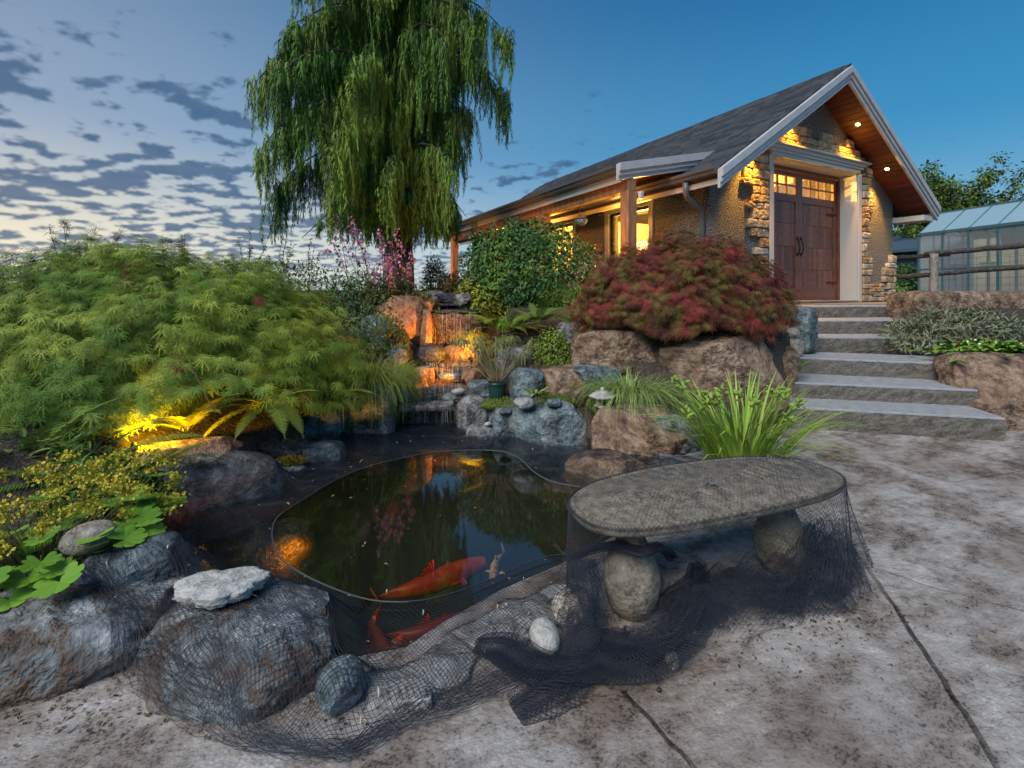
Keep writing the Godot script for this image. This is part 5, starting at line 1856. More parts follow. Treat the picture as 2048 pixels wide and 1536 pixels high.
func lace_maple(called: String, label: String, at: Vector3, radii: Vector3, count: int, leaf: float, ca: Color, cb: Color, extra: Array, s: int, floor_y: Callable) -> Node3D:
	# weeping laceleaf maple: a dome of drooping tiers
	var t := thing(called, label, "maple", at)
	var rng := rng_of(s)
	var wood := begin()
	var hub := Vector3(0.05, radii.y * 0.55, 0)
	add_tube(wood, [Vector3(0, -0.15, 0), Vector3(0.05, radii.y * 0.2, 0.03), Vector3(-0.03, radii.y * 0.4, 0), hub], [0.085, 0.07, 0.06, 0.05], 9)
	for k in 16:
		var a := TAU * k / 16.0 + rng.randf() * 0.3
		var tip := Vector3(cos(a) * radii.x * 0.82, radii.y * rng.randf_range(0.0, 0.35), sin(a) * radii.z * 0.82)
		var pts := limb(wood, hub, tip, 0.022, 0.005, radii.y * 0.12, s + k, 5)
		for q in 4:
			var o: Vector3 = pts[2 + q]
			limb(wood, o, o + Vector3(cos(a + rng.randf_range(-1, 1)) * radii.x * 0.35, -radii.y * rng.randf_range(0.1, 0.35), sin(a + rng.randf_range(-1, 1)) * radii.z * 0.35), 0.009, 0.003, 0.05, s + k * 7 + q, 4)
	part("trunk", finish(wood), M.twig, t)
	var meshes := [lace_leaf(s), lace_leaf(s + 1), lace_leaf(s + 2)]
	var places := [[], [], []]
	var tints := [[], [], []]
	var off := Vector3(s, s * 0.3, -s)
	var n := 0
	while n < count:
		var d := rnd_dir(rng)
		if d.y < -0.35:
			continue
		var lump := fbm.get_noise_3dv(d * 1.9 + off) * 0.13 + fbm.get_noise_3dv(d * 5.5 + off) * 0.07
		# tiers: sprays overhang like shingles
		var lat := d.y * 4.2 + fbm.get_noise_3dv(d * 2.6 + off * 2.0) * 2.4
		var tier := fposmod(lat, 1.0)
		var depth := pow(rng.randf(), 1.6)
		var r := 1.0 + lump - 0.23 * tier - depth * 0.20
		var p := d * r * radii
		var w := at + p
		if w.y < float(floor_y.call(w)):
			continue
		var nrm := (d / radii).normalized()
		var down := Vector3.DOWN - nrm * Vector3.DOWN.dot(nrm)
		down = down.normalized() if down.length() > 0.05 else Vector3(rng.randfn(), 0, rng.randfn()).normalized()
		var dir := (down * 0.9 + nrm * (0.45 - 0.4 * depth) + rnd_dir(rng) * 0.45 + Vector3(0, -0.2, 0)).normalized()
		var up := (nrm * 0.8 + Vector3.UP * 0.5 + rnd_dir(rng) * 0.5).normalized()
		var k := rng.randi() % 3
		places[k].append(Transform3D(aim(dir, up, leaf * rng.randf_range(0.7, 1.25)), p))
		var hue := clampf(0.5 + fbm.get_noise_3dv(d * 3.0 + off * 3.0) * 1.6, 0.0, 1.0)
		var c := ca.lerp(cb, clampf(hue + rng.randf_range(-0.25, 0.25), 0.0, 1.0))
		var f := rng.randf_range(0.75, 1.25)
		if not extra.is_empty() and fbm.get_noise_3dv(d * 4.5 + off * 5.0) > extra[1] and rng.randf() < 0.75:
			c = extra[0]
		tints[k].append(Color(c.r * f, c.g * f, c.b * f))
		n += 1
	for k in 3:
		scatter("crown", meshes[k], M.leaf, places[k], tints[k], t)
	return t


func plant_trees() -> void:
	# green laceleaf maple filling the left bank
	lace_maple("laceleaf_maple", "broad green weeping laceleaf maple mound on the left bank", Vector3(-3.48, 0.30, -4.45), Vector3(2.15, 1.56, 1.58), 36000, 0.10, Color(0.095, 0.185, 0.022), Color(0.30, 0.37, 0.05), [Color(0.16, 0.02, 0.02), 0.47], 1001,
		func(w: Vector3) -> float: return 0.50 + 0.14 * sin(w.x * 5.0) if w.z > -3.9 and w.x > -3.2 else (0.34 if w.z > -4.4 else 0.2))
	lace_maple("red_maple", "dark red weeping laceleaf maple above the tan boulders", Vector3(1.90, 1.02, -5.15), Vector3(1.24, 1.00, 0.82), 21000, 0.08, Color(0.09, 0.036, 0.018), Color(0.25, 0.042, 0.034), [Color(0.15, 0.115, 0.024), 0.05], 1031,
		func(w: Vector3) -> float: return 0.96 + 0.07 * sin(w.x * 7.0))
	weeping_cypress()
	shrub("round_shrub", "dense round dark green shrub in front of the porch", Vector3(0.23, 1.615, -7.35), Vector3(1.06, 0.86, 0.70), 13000, 0.072, 0.42, Color(0.035, 0.11, 0.034), Color(0.11, 0.22, 0.04), 1101, -0.75)
	shrub("yellow_shrub", "yellow-green leaves at the lower left skirt of the round shrub", Vector3(-0.46, 1.14, -7.15), Vector3(0.43, 0.5, 0.38), 1900, 0.072, 0.42, Color(0.16, 0.19, 0.02), Color(0.28, 0.28, 0.03), 1121)
	shrub("conifer_shrub", "pale green columnar shrub beyond the stream", Vector3(-1.594, 1.299, -9.400), Vector3(0.27, 0.75, 0.27), 1600, 0.07, 0.32, Color(0.07, 0.12, 0.025), Color(0.15, 0.20, 0.05), 1131)
	shrub("brown_shrub", "bronze leaved shrub beside the porch post", Vector3(-1.087, 1.259, -8.400), Vector3(0.32, 0.42, 0.3), 1000, 0.07, 0.42, Color(0.10, 0.07, 0.02), Color(0.17, 0.11, 0.035), 1141)
	# behind the left maple, against the sky
	shrub("back_shrub", "dark shrub behind the right shoulder of the green maple", Vector3(-2.1, 0.9, -6.6), Vector3(0.75, 0.72, 0.6), 2600, 0.075, 0.4, Color(0.03, 0.08, 0.03), Color(0.08, 0.14, 0.04), 1151)
	for q in [[Vector3(-4.2, 1.1, -8.0), Vector3(1.5, 0.82, 0.8), "low shrub far behind the middle of the green maple"], [Vector3(-7.2, 1.1, -8.0), Vector3(2.0, 0.85, 0.9), "low shrub far behind the left end of the green maple"]]:
		shrub("far_shrub", q[2], q[0], q[1], 2600, 0.08, 0.4, Color(0.04, 0.085, 0.03), Color(0.09, 0.14, 0.04), 1161 + int(q[0].x))
	# right: tree and hedge behind the greenhouse
	broadleaf_tree()
	shrub("hedge", "clipped green hedge between the house and the greenhouse", Vector3(12.2, 1.05, -15.0), Vector3(1.5, 1.2, 0.8), 5200, 0.11, 0.5, Color(0.03, 0.085, 0.018), Color(0.08, 0.16, 0.03), 1181)
	shrub("fern_bush", "bright green leafy plant below the hedge", Vector3(10.2, 1.05, -12.4), Vector3(0.5, 0.42, 0.4), 700, 0.11, 0.4, Color(0.10, 0.20, 0.03), Color(0.20, 0.30, 0.06), 1191)


func shrub(called: String, label: String, at: Vector3, radii: Vector3, count: int, leaf: float, width: float, ca: Color, cb: Color, s: int, low := -0.25) -> Node3D:
	var t := thing(called, label, "shrub", at)
	var rng := rng_of(s)
	var wood := begin()
	for k in 9:
		var a := TAU * k / 9.0 + rng.randf()
		limb(wood, Vector3(cos(a) * 0.05, -0.1 + radii.y * minf(low + 0.25, 0.0), sin(a) * 0.05), Vector3(cos(a) * radii.x * 0.7, radii.y * rng.randf_range(0.4, 0.85), sin(a) * radii.z * 0.7), 0.014, 0.003, 0.04, s + k, 5)
	part("stems", finish(wood), M.twig, t)
	var meshes := [oval_leaf(width), oval_leaf(width * 0.8, 0.3, 0.4)]
	var places := [[], []]
	var tints := [[], []]
	var off := Vector3(s * 0.7, s * 0.2, s)
	var n := 0
	while n < count:
		var d := rnd_dir(rng)
		if d.y < low:
			continue
		var lump := fbm.get_noise_3dv(d * 2.2 + off) * 0.12 + fbm.get_noise_3dv(d * 7.0 + off) * 0.13
		var depth := pow(rng.randf(), 1.4)
		var r := 1.0 + lump - depth * 0.38
		if rng.randf() < 0.03:
			r += rng.randf() * 0.10
		var p := d * r * radii
		var nrm := (d / radii).normalized()
		var dir := (nrm * 0.6 + Vector3(0, -0.35, 0) + rnd_dir(rng) * 0.75).normalized()
		var up := (nrm + Vector3.UP * 0.6 + rnd_dir(rng) * 0.5).normalized()
		var k := rng.randi() % 2
		places[k].append(Transform3D(aim(dir, up, leaf * rng.randf_range(0.65, 1.25)), p))
		var hue := clampf(0.45 + fbm.get_noise_3dv(d * 2.0 + off * 2.0) * 1.5 + rng.randf_range(-0.25, 0.25), 0.0, 1.0)
		var c := ca.lerp(cb, hue)
		var f := rng.randf_range(0.75, 1.25)
		tints[k].append(Color(c.r * f, c.g * f, c.b * f))
		n += 1
	for k in 2:
		scatter("foliage", meshes[k], M.leaf, places[k], tints[k], t)
	return t


func weeping_cypress() -> void:
	var at := Vector3(-2.22, 0.95, -8.5)
	var t := thing("weeping_cypress", "tall weeping conifer with hanging curtains of foliage behind the pond", "tree", at)
	var rng := rng_of(1201)
	var wood := begin()
	var trunk := []
	var rad := []
	for k in 14:
		var f := k / 13.0
		trunk.append(Vector3(0.10 * sin(f * 5.0), -0.2 + f * 11.0, 0.08 * sin(f * 4.0 + 1.0)))
		rad.append(lerpf(0.19, 0.03, f))
	add_tube(wood, trunk, rad, 12)
	add_tube(wood, [Vector3(0.34, -0.2, 0.1), Vector3(0.30, 1.0, 0.06), Vector3(0.16, 2.4, 0.0), Vector3(0.05, 3.4, 0)], [0.13, 0.11, 0.09, 0.06], 10)
	var meshes := []
	for k in 5:
		meshes.append(cypress_spray(1210 + k))
	var places := [[], [], [], [], []]
	var tints := [[], [], [], [], []]
	var n_limbs := 126
	for b in n_limbs:
		var f := (b + rng.randf()) / n_limbs
		var y0 := 1.75 + f * 8.6
		var az := b * 2.399 + rng.randf_range(-0.3, 0.3)
		var reach := lerpf(2.05, 1.1, pow(f, 2.2)) * rng.randf_range(0.35, 1.2)
		if f < 0.12:
			reach *= 0.72
		var out := Vector3(cos(az), 0, sin(az))
		var rise := rng.randf_range(0.05, 0.35)
		if b % 50 == 49:
			# a few long limbs sweep out past the crown
			out = Vector3(-0.98, 0, 0.2) if b < 100 else Vector3(0.9, 0, 0.3)
			y0 = 4.5 if b < 60 else (3.3 if b < 120 else 2.6)
			reach = 2.35
			rise = 0.6
		var root := Vector3(0.1 * sin((y0 + 0.2) / 9.5 * 5.0), y0, 0)
		# limbs leave upwards, arch over and droop at the tip
		var pts := []
		var rr := []
		for k in 9:
			var q := k / 8.0
			pts.append(root + out * reach * q + Vector3.UP * (rise * sin(q * 2.2) * 1.2 - 0.75 * q * q * q * reach * 0.6) + Vector3(rng.randf_range(-1, 1), 0, rng.randf_range(-1, 1)) * 0.03)
			rr.append(lerpf(0.035, 0.006, q))
		add_tube(wood, pts, rr, 5)
		var hue := rng.randf()
		var strands := int(56 * reach / 1.6) + 12
		for k in strands:
			var q := pow(rng.randf(), 0.75)
			var i := mini(int(q * 8.0), 7)
			var p: Vector3 = pts[i].lerp(pts[i + 1], q * 8.0 - i)
			p += Vector3(rng.randfn() * 0.065, rng.randf_range(-0.12, 0.03), rng.randfn() * 0.065)
			var L := rng.randf_range(0.45, 1.3) * (1.15 - 0.35 * q)
			if p.y - L < 1.15 + 0.5 * absf(fbm.get_noise_2d(p.x * 2.0, p.z * 2.0)):
				L = p.y - 1.15 - rng.randf() * 0.5
			if L < 0.2:
				continue
			var lean := Basis(Vector3(0, 1, 0), rng.randf() * TAU) * Basis(Vector3(1, 0, 0), rng.randf_range(-0.10, 0.10))
			var wide := rng.randf_range(0.8, 1.3) * 0.92
			var m := rng.randi() % 5
			places[m].append(Transform3D(lean * Basis.from_scale(Vector3(wide, L, wide)), p))
			var c := Color(0.055, 0.15, 0.028).lerp(Color(0.21, 0.32, 0.045), clampf(hue + rng.randf_range(-0.3, 0.3), 0.0, 1.0))
			var v := rng.randf_range(0.7, 1.3)
			tints[m].append(Color(c.r * v, c.g * v, c.b * v))
	part("trunk", finish(wood), M.bark, t)
	for k in 5:
		scatter("crown", meshes[k], M.needle, places[k], tints[k], t)


func broadleaf_tree() -> void:
	var at := Vector3(25.5, 0.8, -26.5)
	var t := thing("broadleaf_tree", "leafy deciduous tree behind the greenhouse at the right edge", "tree", at)
	var rng := rng_of(1301)
	var wood := begin()
	add_tube(wood, [Vector3(0, -0.3, 0), Vector3(0.1, 1.5, 0), Vector3(0, 3.0, 0.1), Vector3(0.1, 6.0, 0)], [0.26, 0.2, 0.15, 0.07], 9)
	var leaf := oval_leaf(0.6)
	var places := []
	var tints := []
	for b in 64:
		var az := rng.randf() * TAU
		var y0 := rng.randf_range(0.9, 4.4)
		var el := rng.randf_range(0.25, 1.15)
		var L := rng.randf_range(2.5, 4.5)
		var tip := Vector3(cos(az) * cos(el) * L, y0 + sin(el) * L, sin(az) * cos(el) * L)
		var pts := limb(wood, Vector3(0, y0, 0), tip, 0.06, 0.012, 0.2, 1310 + b, 5)
		var clumps := 9
		for k in clumps:
			var q := 0.35 + 0.65 * k / (clumps - 1.0)
			var i := mini(int(q * 7.0), 6)
			var c: Vector3 = pts[i].lerp(pts[i + 1], q * 7.0 - i) + rnd_dir(rng) * 0.3
			for j in 52:
				var d := rnd_dir(rng)
				var p := c + d * rng.randf_range(0.05, 0.55) * Vector3(1, 0.75, 1)
				places.append(Transform3D(aim((d + Vector3(0, -0.5, 0) + rnd_dir(rng) * 0.5).normalized(), (Vector3.UP + d * 0.6).normalized(), rng.randf_range(0.12, 0.22)), p))
				tints.append(tint(rng, Color(0.06, 0.11, 0.02), Color(0.16, 0.22, 0.04)))
	part("trunk", finish(wood), M.bark, t)
	scatter("crown", leaf, M.leaf, places, tints, t)

# ---------------------------------------------------------------- grasses, ferns and flowers

func tuft(called: String, label: String, category: String, at: Vector3, count: int, length: float, width: float, spread: float, lean: float, bend: float, ca: Color, cb: Color, s: int, m: Material = null) -> Node3D:
	var t := thing(called, label, category, at)
	var rng := rng_of(s)
	var meshes := [blade(width, bend), blade(width * 0.8, bend * 1.5), blade(width, bend * 0.55)]
	var places := [[], [], []]
	var tints := [[], [], []]
	for i in count:
		var a := rng.randf() * TAU
		var r := sqrt(rng.randf())
		var o := Vector3(cos(a) * r * spread, 0, sin(a) * r * spread)
		var tilt := lean * (0.25 + 0.75 * r) * rng.randf_range(0.55, 1.25)
		var a2 := a + rng.randf_range(-0.5, 0.5)
		var out := Vector3(cos(a2), 0, sin(a2))
		var dir := (Vector3.UP * cos(tilt) + out * sin(tilt)).normalized()
		var k := rng.randi() % 3
		places[k].append(Transform3D(aim(dir, out, length * rng.randf_range(0.6, 1.15)), o))
		tints[k].append(tint(rng, ca, cb, 0.2))
	for k in 3:
		scatter("blades", meshes[k], m if m else M.leaf, places[k], tints[k], t)
	return t


func fern(label: String, at: Vector3, count: int, length: float, lean: float, ca: Color, cb: Color, s: int, turn := 0.0, fan := TAU, called := "fern") -> Node3D:
	var t := thing(called, label, "fern", at)
	var rng := rng_of(s)
	var meshes := [frond(s, 38, 1.0, 0.16), frond(s + 1, 34, 1.35, 0.17)]
	var tone := [[], []]
	var places := [[], []]
	for i in count:
		var a := turn + (float(i) / count - 0.5) * fan + rng.randf_range(-0.25, 0.25)
		var out := Vector3(cos(a), 0, sin(a))
		var tilt := lean * rng.randf_range(0.5, 1.2)
		var dir := (Vector3.UP * cos(tilt) + out * sin(tilt)).normalized()
		var k := rng.randi() % 2
		places[k].append(Transform3D(aim(dir, out, length * rng.randf_range(0.7, 1.15)), out * 0.03))
		tone[k].append(tint(rng, ca, cb, 0.2))
	for k in 2:
		if places[k].size():
			scatter("fronds", meshes[k], M.leaf, places[k], tone[k], t)
	return t


func plant_beds() -> void:
	var lime := Color(0.19, 0.31, 0.04)
	var green := Color(0.085, 0.17, 0.028)
	var gold := Color(0.32, 0.34, 0.07)
	# sedges and grasses
	tuft("sedge", "arching green sedge spilling over the square boulder", "grass", Vector3(-1.441, 0.390, -4.700), 760, 0.46, 0.011, 0.22, 1.0, 1.5, green, gold, 1401)
	tuft("sedge", "golden green sedge beside the stream", "grass", Vector3(-1.272, 0.383, -5.000), 460, 0.40, 0.010, 0.16, 1.1, 1.6, lime, gold, 1402)
	tuft("sedge", "pale striped grass clump behind the stone lantern", "grass", Vector3(1.119, 0.346, -4.400), 1250, 0.33, 0.012, 0.30, 0.75, 1.3, Color(0.19, 0.31, 0.055), Color(0.38, 0.45, 0.17), 1403)
	tuft("blue_grass", "fine dark grass below the red maple and round shrub", "grass", Vector3(0.843, 1.201, -5.500), 420, 0.45, 0.009, 0.12, 0.9, 1.2, green, lime, 1404)
	tuft("sedge", "small grass tuft hanging beside the upper fall", "grass", Vector3(-0.532, 0.676, -6.200), 260, 0.34, 0.010, 0.10, 0.9, 1.7, green, gold, 1405)
	day_lily()
	# ferns
	fern("large sword fern right of the upper waterfall", Vector3(-0.091, 0.796, -6.000), 22, 0.75, 0.9, Color(0.11, 0.16, 0.02), Color(0.22, 0.24, 0.03), 1411)
	fern("sword fern between the shrub and the red maple", Vector3(0.316, 0.947, -5.700), 16, 0.62, 0.9, green, Color(0.12, 0.18, 0.03), 1412)
	fern("yellow-green fern beside the amber fall", Vector3(-0.246, 0.657, -5.800), 14, 0.45, 1.0, Color(0.15, 0.20, 0.02), Color(0.28, 0.28, 0.03), 1413)
	fern("small bright fern on the moss by the white stone", Vector3(0.235, 0.323, -4.500), 9, 0.20, 0.9, lime, gold, 1414)
	fern("lamp-lit fern behind the yellow lamp", Vector3(-2.45, 0.30, -3.45), 16, 0.62, 0.75, Color(0.12, 0.16, 0.02), Color(0.20, 0.22, 0.03), 1415)
	fern("fern hanging over the left shore below the maple", Vector3(-1.98, 0.42, -3.72), 12, 0.55, 1.25, Color(0.10, 0.14, 0.02), Color(0.17, 0.20, 0.03), 1416)
	fern("fern frond trailing over the dark sloped boulder", Vector3(-1.72, 0.36, -4.25), 5, 0.55, 1.5, Color(0.11, 0.15, 0.02), Color(0.18, 0.20, 0.03), 1417, 0.4, 1.2)
	fern("fern with long fronds arching at the left edge of the picture", Vector3(-3.05, 0.25, -2.85), 7, 0.62, 0.55, Color(0.09, 0.15, 0.03), Color(0.20, 0.28, 0.05), 1418)
	fern("low fern at the left edge above the lady's mantle", Vector3(-2.55, 0.20, -2.75), 12, 0.6, 0.95, Color(0.06, 0.13, 0.02), Color(0.14, 0.21, 0.03), 1419)
	fern("dense green fern at the left edge under the maple skirt", Vector3(-3.35, 0.20, -3.05), 16, 0.62, 1.0, Color(0.06, 0.12, 0.02), Color(0.14, 0.20, 0.03), 1426)
	fern("olive fern in front of the maple skirt at the left edge", Vector3(-2.85, 0.12, -2.52), 14, 0.46, 1.0, Color(0.05, 0.11, 0.02), Color(0.12, 0.18, 0.03), 1427)
	fern("small dark fern in the gap left of the steps", Vector3(3.049, 0.453, -5.000), 10, 0.26, 0.9, Color(0.05, 0.11, 0.02), Color(0.13, 0.20, 0.03), 1430)
	fern("dark fern between the lamp and the lady's mantle", Vector3(-2.25, 0.22, -2.82), 10, 0.42, 1.0, Color(0.04, 0.09, 0.015), Color(0.10, 0.16, 0.02), 1420)
	shrub("small_shrub", "bright green ferny bush in front of the shadowed boulder", Vector3(0.445, 0.625, -5.050), Vector3(0.20, 0.32, 0.18), 900, 0.045, 0.45, Color(0.11, 0.19, 0.02), Color(0.22, 0.28, 0.04), 1421)
	shrub("small_shrub", "low olive bush at the foot of the flat-topped boulder", Vector3(0.517, 0.478, -4.950), Vector3(0.22, 0.14, 0.16), 500, 0.045, 0.45, Color(0.07, 0.11, 0.02), Color(0.15, 0.17, 0.03), 1422)
	shrub("mixed_bed", "bronze and green flower bed plants under the fireweed", Vector3(-1.62, 0.86, -6.75), Vector3(0.62, 0.62, 0.45), 2300, 0.065, 0.32, Color(0.07, 0.10, 0.025), Color(0.19, 0.15, 0.05), 1423)
	shrub("mixed_bed", "blue-green low plants left of the rust boulder", Vector3(-1.72, 0.66, -5.75), Vector3(0.42, 0.46, 0.36), 1500, 0.06, 0.36, Color(0.04, 0.10, 0.03), Color(0.11, 0.17, 0.05), 1424)
	shrub("twig_shrub", "thin leaved bush below the porch window", Vector3(1.05, 1.15, -5.95), Vector3(0.45, 0.85, 0.3), 420, 0.05, 0.5, Color(0.10, 0.10, 0.04), Color(0.22, 0.18, 0.10), 1425)
	shrub("shade_plants", "dark leafy shade plants at the left edge below the maple", Vector3(-3.15, 0.12, -2.95), Vector3(0.75, 0.34, 0.45), 1500, 0.085, 0.36, Color(0.05, 0.11, 0.02), Color(0.15, 0.23, 0.04), 1428)
	shrub("shade_plants", "dark leafy shade plants between the yellow lamp and the lady's mantle", Vector3(-2.42, 0.08, -2.66), Vector3(0.40, 0.26, 0.28), 800, 0.075, 0.36, Color(0.04, 0.10, 0.02), Color(0.13, 0.20, 0.035), 1429)
	# bank to the right of the steps
	shrub("silver_groundcover", "silvery grey-green ground cover on the bank beside the steps", Vector3(5.55, 0.72, -5.75), Vector3(0.85, 0.42, 0.55), 3600, 0.085, 0.22, Color(0.09, 0.115, 0.065), Color(0.23, 0.25, 0.15), 1431)
	strawberry()
	fireweed()
	sky_sprigs()
	lady_mantle()
	papyrus()
	mosses()


func day_lily() -> void:
	var at := Vector3(1.66, 0.02, -3.32)
	var t := tuft("iris_clump", "tall light green strap-leaved clump behind the bench", "plant", at, 250, 0.72, 0.034, 0.19, 0.52, 0.45, Color(0.16, 0.31, 0.028), Color(0.33, 0.46, 0.07), 1451)
	var rng := rng_of(1452)
	var stems := begin()
	var buds := []
	var tones := []
	for k in 24:
		var a := rng.randf() * TAU
		var r := rng.randf_range(0.2, 0.48)
		var top := Vector3(cos(a) * r, rng.randf_range(0.42, 0.66), sin(a) * r * 0.7)
		limb(stems, Vector3(cos(a) * 0.1, 0, sin(a) * 0.1), top, 0.005, 0.003, 0.05, 1460 + k, 5)
		for j in 6:
			buds.append(Transform3D(aim((Vector3.UP * 0.6 + rnd_dir(rng)).normalized(), rnd_dir(rng), rng.randf_range(0.03, 0.055)), top + rnd_dir(rng) * 0.025))
			tones.append(tint(rng, Color(0.16, 0.27, 0.03), Color(0.30, 0.38, 0.08)))
	part("flower_stalks", finish(stems), mat(0.13, 0.16, 0.04, 0.7), t)
	scatter("seed_pods", lathe([Vector2(0, 0), Vector2(0.22, 0.2), Vector2(0.26, 0.5), Vector2(0.16, 0.85), Vector2(0, 1.0)], 7), M.leaf, buds, tones, t)
	# a few withered leaves at the front
	var dry := []
	var dt := []
	for k in 9:
		var a := rng.randf_range(1.2, 4.0)
		dry.append(Transform3D(aim(Vector3(cos(a) * 0.9, 0.45, sin(a) * 0.9).normalized(), Vector3.DOWN, rng.randf_range(0.2, 0.36)), Vector3(cos(a) * 0.16, 0.03, sin(a) * 0.16)))
		dt.append(tint(rng, Color(0.30, 0.14, 0.04), Color(0.36, 0.30, 0.08)))
	scatter("withered_leaves", blade(0.06, 2.2), M.leaf, dry, dt, t)


func strawberry() -> void:
	var t := thing("strawberry_patch", "bright green strawberry patch above the purple-brown boulder", "plant", Vector3(5.35, 0.60, -5.05))
	var rng := rng_of(1471)
	var places := []
	var tones := []
	for k in 260:
		var p := Vector3(rng.randfn() * 0.34, rng.randf_range(0.05, 0.20), rng.randfn() * 0.16)
		p.y *= maxf(0.3, 1.0 - absf(p.x) * 0.9)
		for j in 3:
			var a := TAU * j / 3.0 + rng.randf()
			places.append(Transform3D(aim(Vector3(cos(a), 0.25, sin(a)).normalized(), Vector3.UP, rng.randf_range(0.055, 0.085)), p))
			tones.append(tint(rng, Color(0.10, 0.23, 0.02), Color(0.22, 0.36, 0.05)))
	scatter("leaves", oval_leaf(0.85, 0.25, 0.3), M.leaf, places, tones, t)
	var fr := []
	var ft := []
	for k in 16:
		fr.append(Transform3D(aim(rnd_dir(rng), Vector3.UP, rng.randf_range(0.02, 0.035)), Vector3(rng.randfn() * 0.26, 0.18, rng.randfn() * 0.13)))
		ft.append(Color(0.30, 0.03, 0.015) if k % 3 else Color(0.8, 0.8, 0.75))
	scatter("fruit", lathe([Vector2(0, 0), Vector2(0.3, 0.15), Vector2(0.42, 0.5), Vector2(0.25, 0.85), Vector2(0, 1)], 8), M.leaf, fr, ft, t)
	var st := begin()
	for k in 12:
		limb(st, Vector3(0, -0.08, 0), Vector3(rng.randfn() * 0.3, 0.1, rng.randfn() * 0.14), 0.004, 0.003, 0.03, 1480 + k, 4)
	part("stems", finish(st), M.twig, t)


func fireweed() -> void:
	# pink flower spires; each plant one thing
	var spots := [[Vector3(-2.430, 0.92, -6.90), 2.02], [Vector3(-2.134, 0.92, -6.50), 1.62], [Vector3(-2.062, 0.92, -6.80), 1.75], [Vector3(-1.823, 0.92, -6.40), 1.5], [Vector3(-1.755, 0.92, -6.90), 1.6], [Vector3(-1.550, 0.92, -6.60), 1.35], [Vector3(-1.493, 0.92, -6.90), 1.2], [Vector3(-1.948, 0.92, -6.20), 1.2], [Vector3(-1.698, 0.92, -6.30), 1.1]]
	var words := ["leftmost and tallest pink fireweed, leaning left against the cypress", "second pink fireweed from the left, in front of the cypress hangings", "pink fireweed just left of the cypress trunk", "shorter pink fireweed in front of the cypress trunk", "pink fireweed just right of the cypress trunk", "pink fireweed over the rust boulder", "rightmost and shortest pink fireweed near the sky gap", "low leafy fireweed left of the rust boulder", "low leafy fireweed above the rust boulder"]
	var leafm := oval_leaf(0.16, 0.1, 0.5)
	var petal := oval_leaf(0.8, 0.1, 0.3)
	for i in spots.size():
		var q: Array = spots[i]
		var at: Vector3 = q[0]
		var t := thing("fireweed", words[i], "flower", at, 0.0, "pink fireweed spires")
		var rng := rng_of(1500 + i)
		var lean := Vector3(-0.22 if i < 3 else rng.randf_range(-0.1, 0.1), 0, rng.randf_range(-0.08, 0.08))
		var H: float = q[1] * 0.92
		var wood := begin()
		var lp := []
		var lt := []
		var fp := []
		var ft := []
		for stem in 3:
			var sway := lean * (0.7 + 0.5 * stem) + Vector3(rng.randf_range(-0.10, 0.10), 0, rng.randf_range(-0.06, 0.06))
			var hh := H * (1.0 - 0.14 * stem)
			var pts := []
			var rr := []
			for k in 9:
				var f := k / 8.0
				pts.append(Vector3(stem * 0.04, -0.1, 0) + sway * f * f * 1.4 + Vector3.UP * hh * f)
				rr.append(lerpf(0.008, 0.002, f))
			add_tube(wood, pts, rr, 5)
			for k in 34:
				var f := rng.randf_range(0.1, 0.74)
				var j := mini(int(f * 8.0), 7)
				var p: Vector3 = pts[j].lerp(pts[j + 1], f * 8.0 - j)
				var a := rng.randf() * TAU
				lp.append(Transform3D(aim(Vector3(cos(a), 0.35, sin(a)).normalized(), Vector3.UP, rng.randf_range(0.09, 0.15)), p))
				lt.append(tint(rng, Color(0.08, 0.13, 0.025), Color(0.19, 0.20, 0.05)))
			for k in 26:
				var f := rng.randf_range(0.74, 1.0)
				var j := mini(int(f * 8.0), 7)
				var p: Vector3 = pts[j].lerp(pts[j + 1], f * 8.0 - j)
				var a := rng.randf() * TAU
				var o := Vector3(cos(a), 0.2, sin(a))
				var r := 0.055 * (1.25 - f) * 3.0
				var pod := rng.randf() < 0.45
				fp.append(Transform3D(aim((o * 0.4 + rnd_dir(rng)).normalized(), (o + Vector3(0, 0, 0.6)).normalized(), (0.05 if pod else 0.036) * rng.randf_range(0.7, 1.2)), p + o * r * 0.5))
				ft.append(tint(rng, Color(0.30, 0.10, 0.16), Color(0.34, 0.16, 0.14)) if pod else tint(rng, Color(0.38, 0.15, 0.34), Color(0.48, 0.26, 0.42)))
		part("stem", finish(wood), mat(0.20, 0.11, 0.06, 0.7), t)
		scatter("leaves", leafm, M.leaf, lp, lt, t)
		scatter("blossoms", petal, M.petal, fp, ft, t)


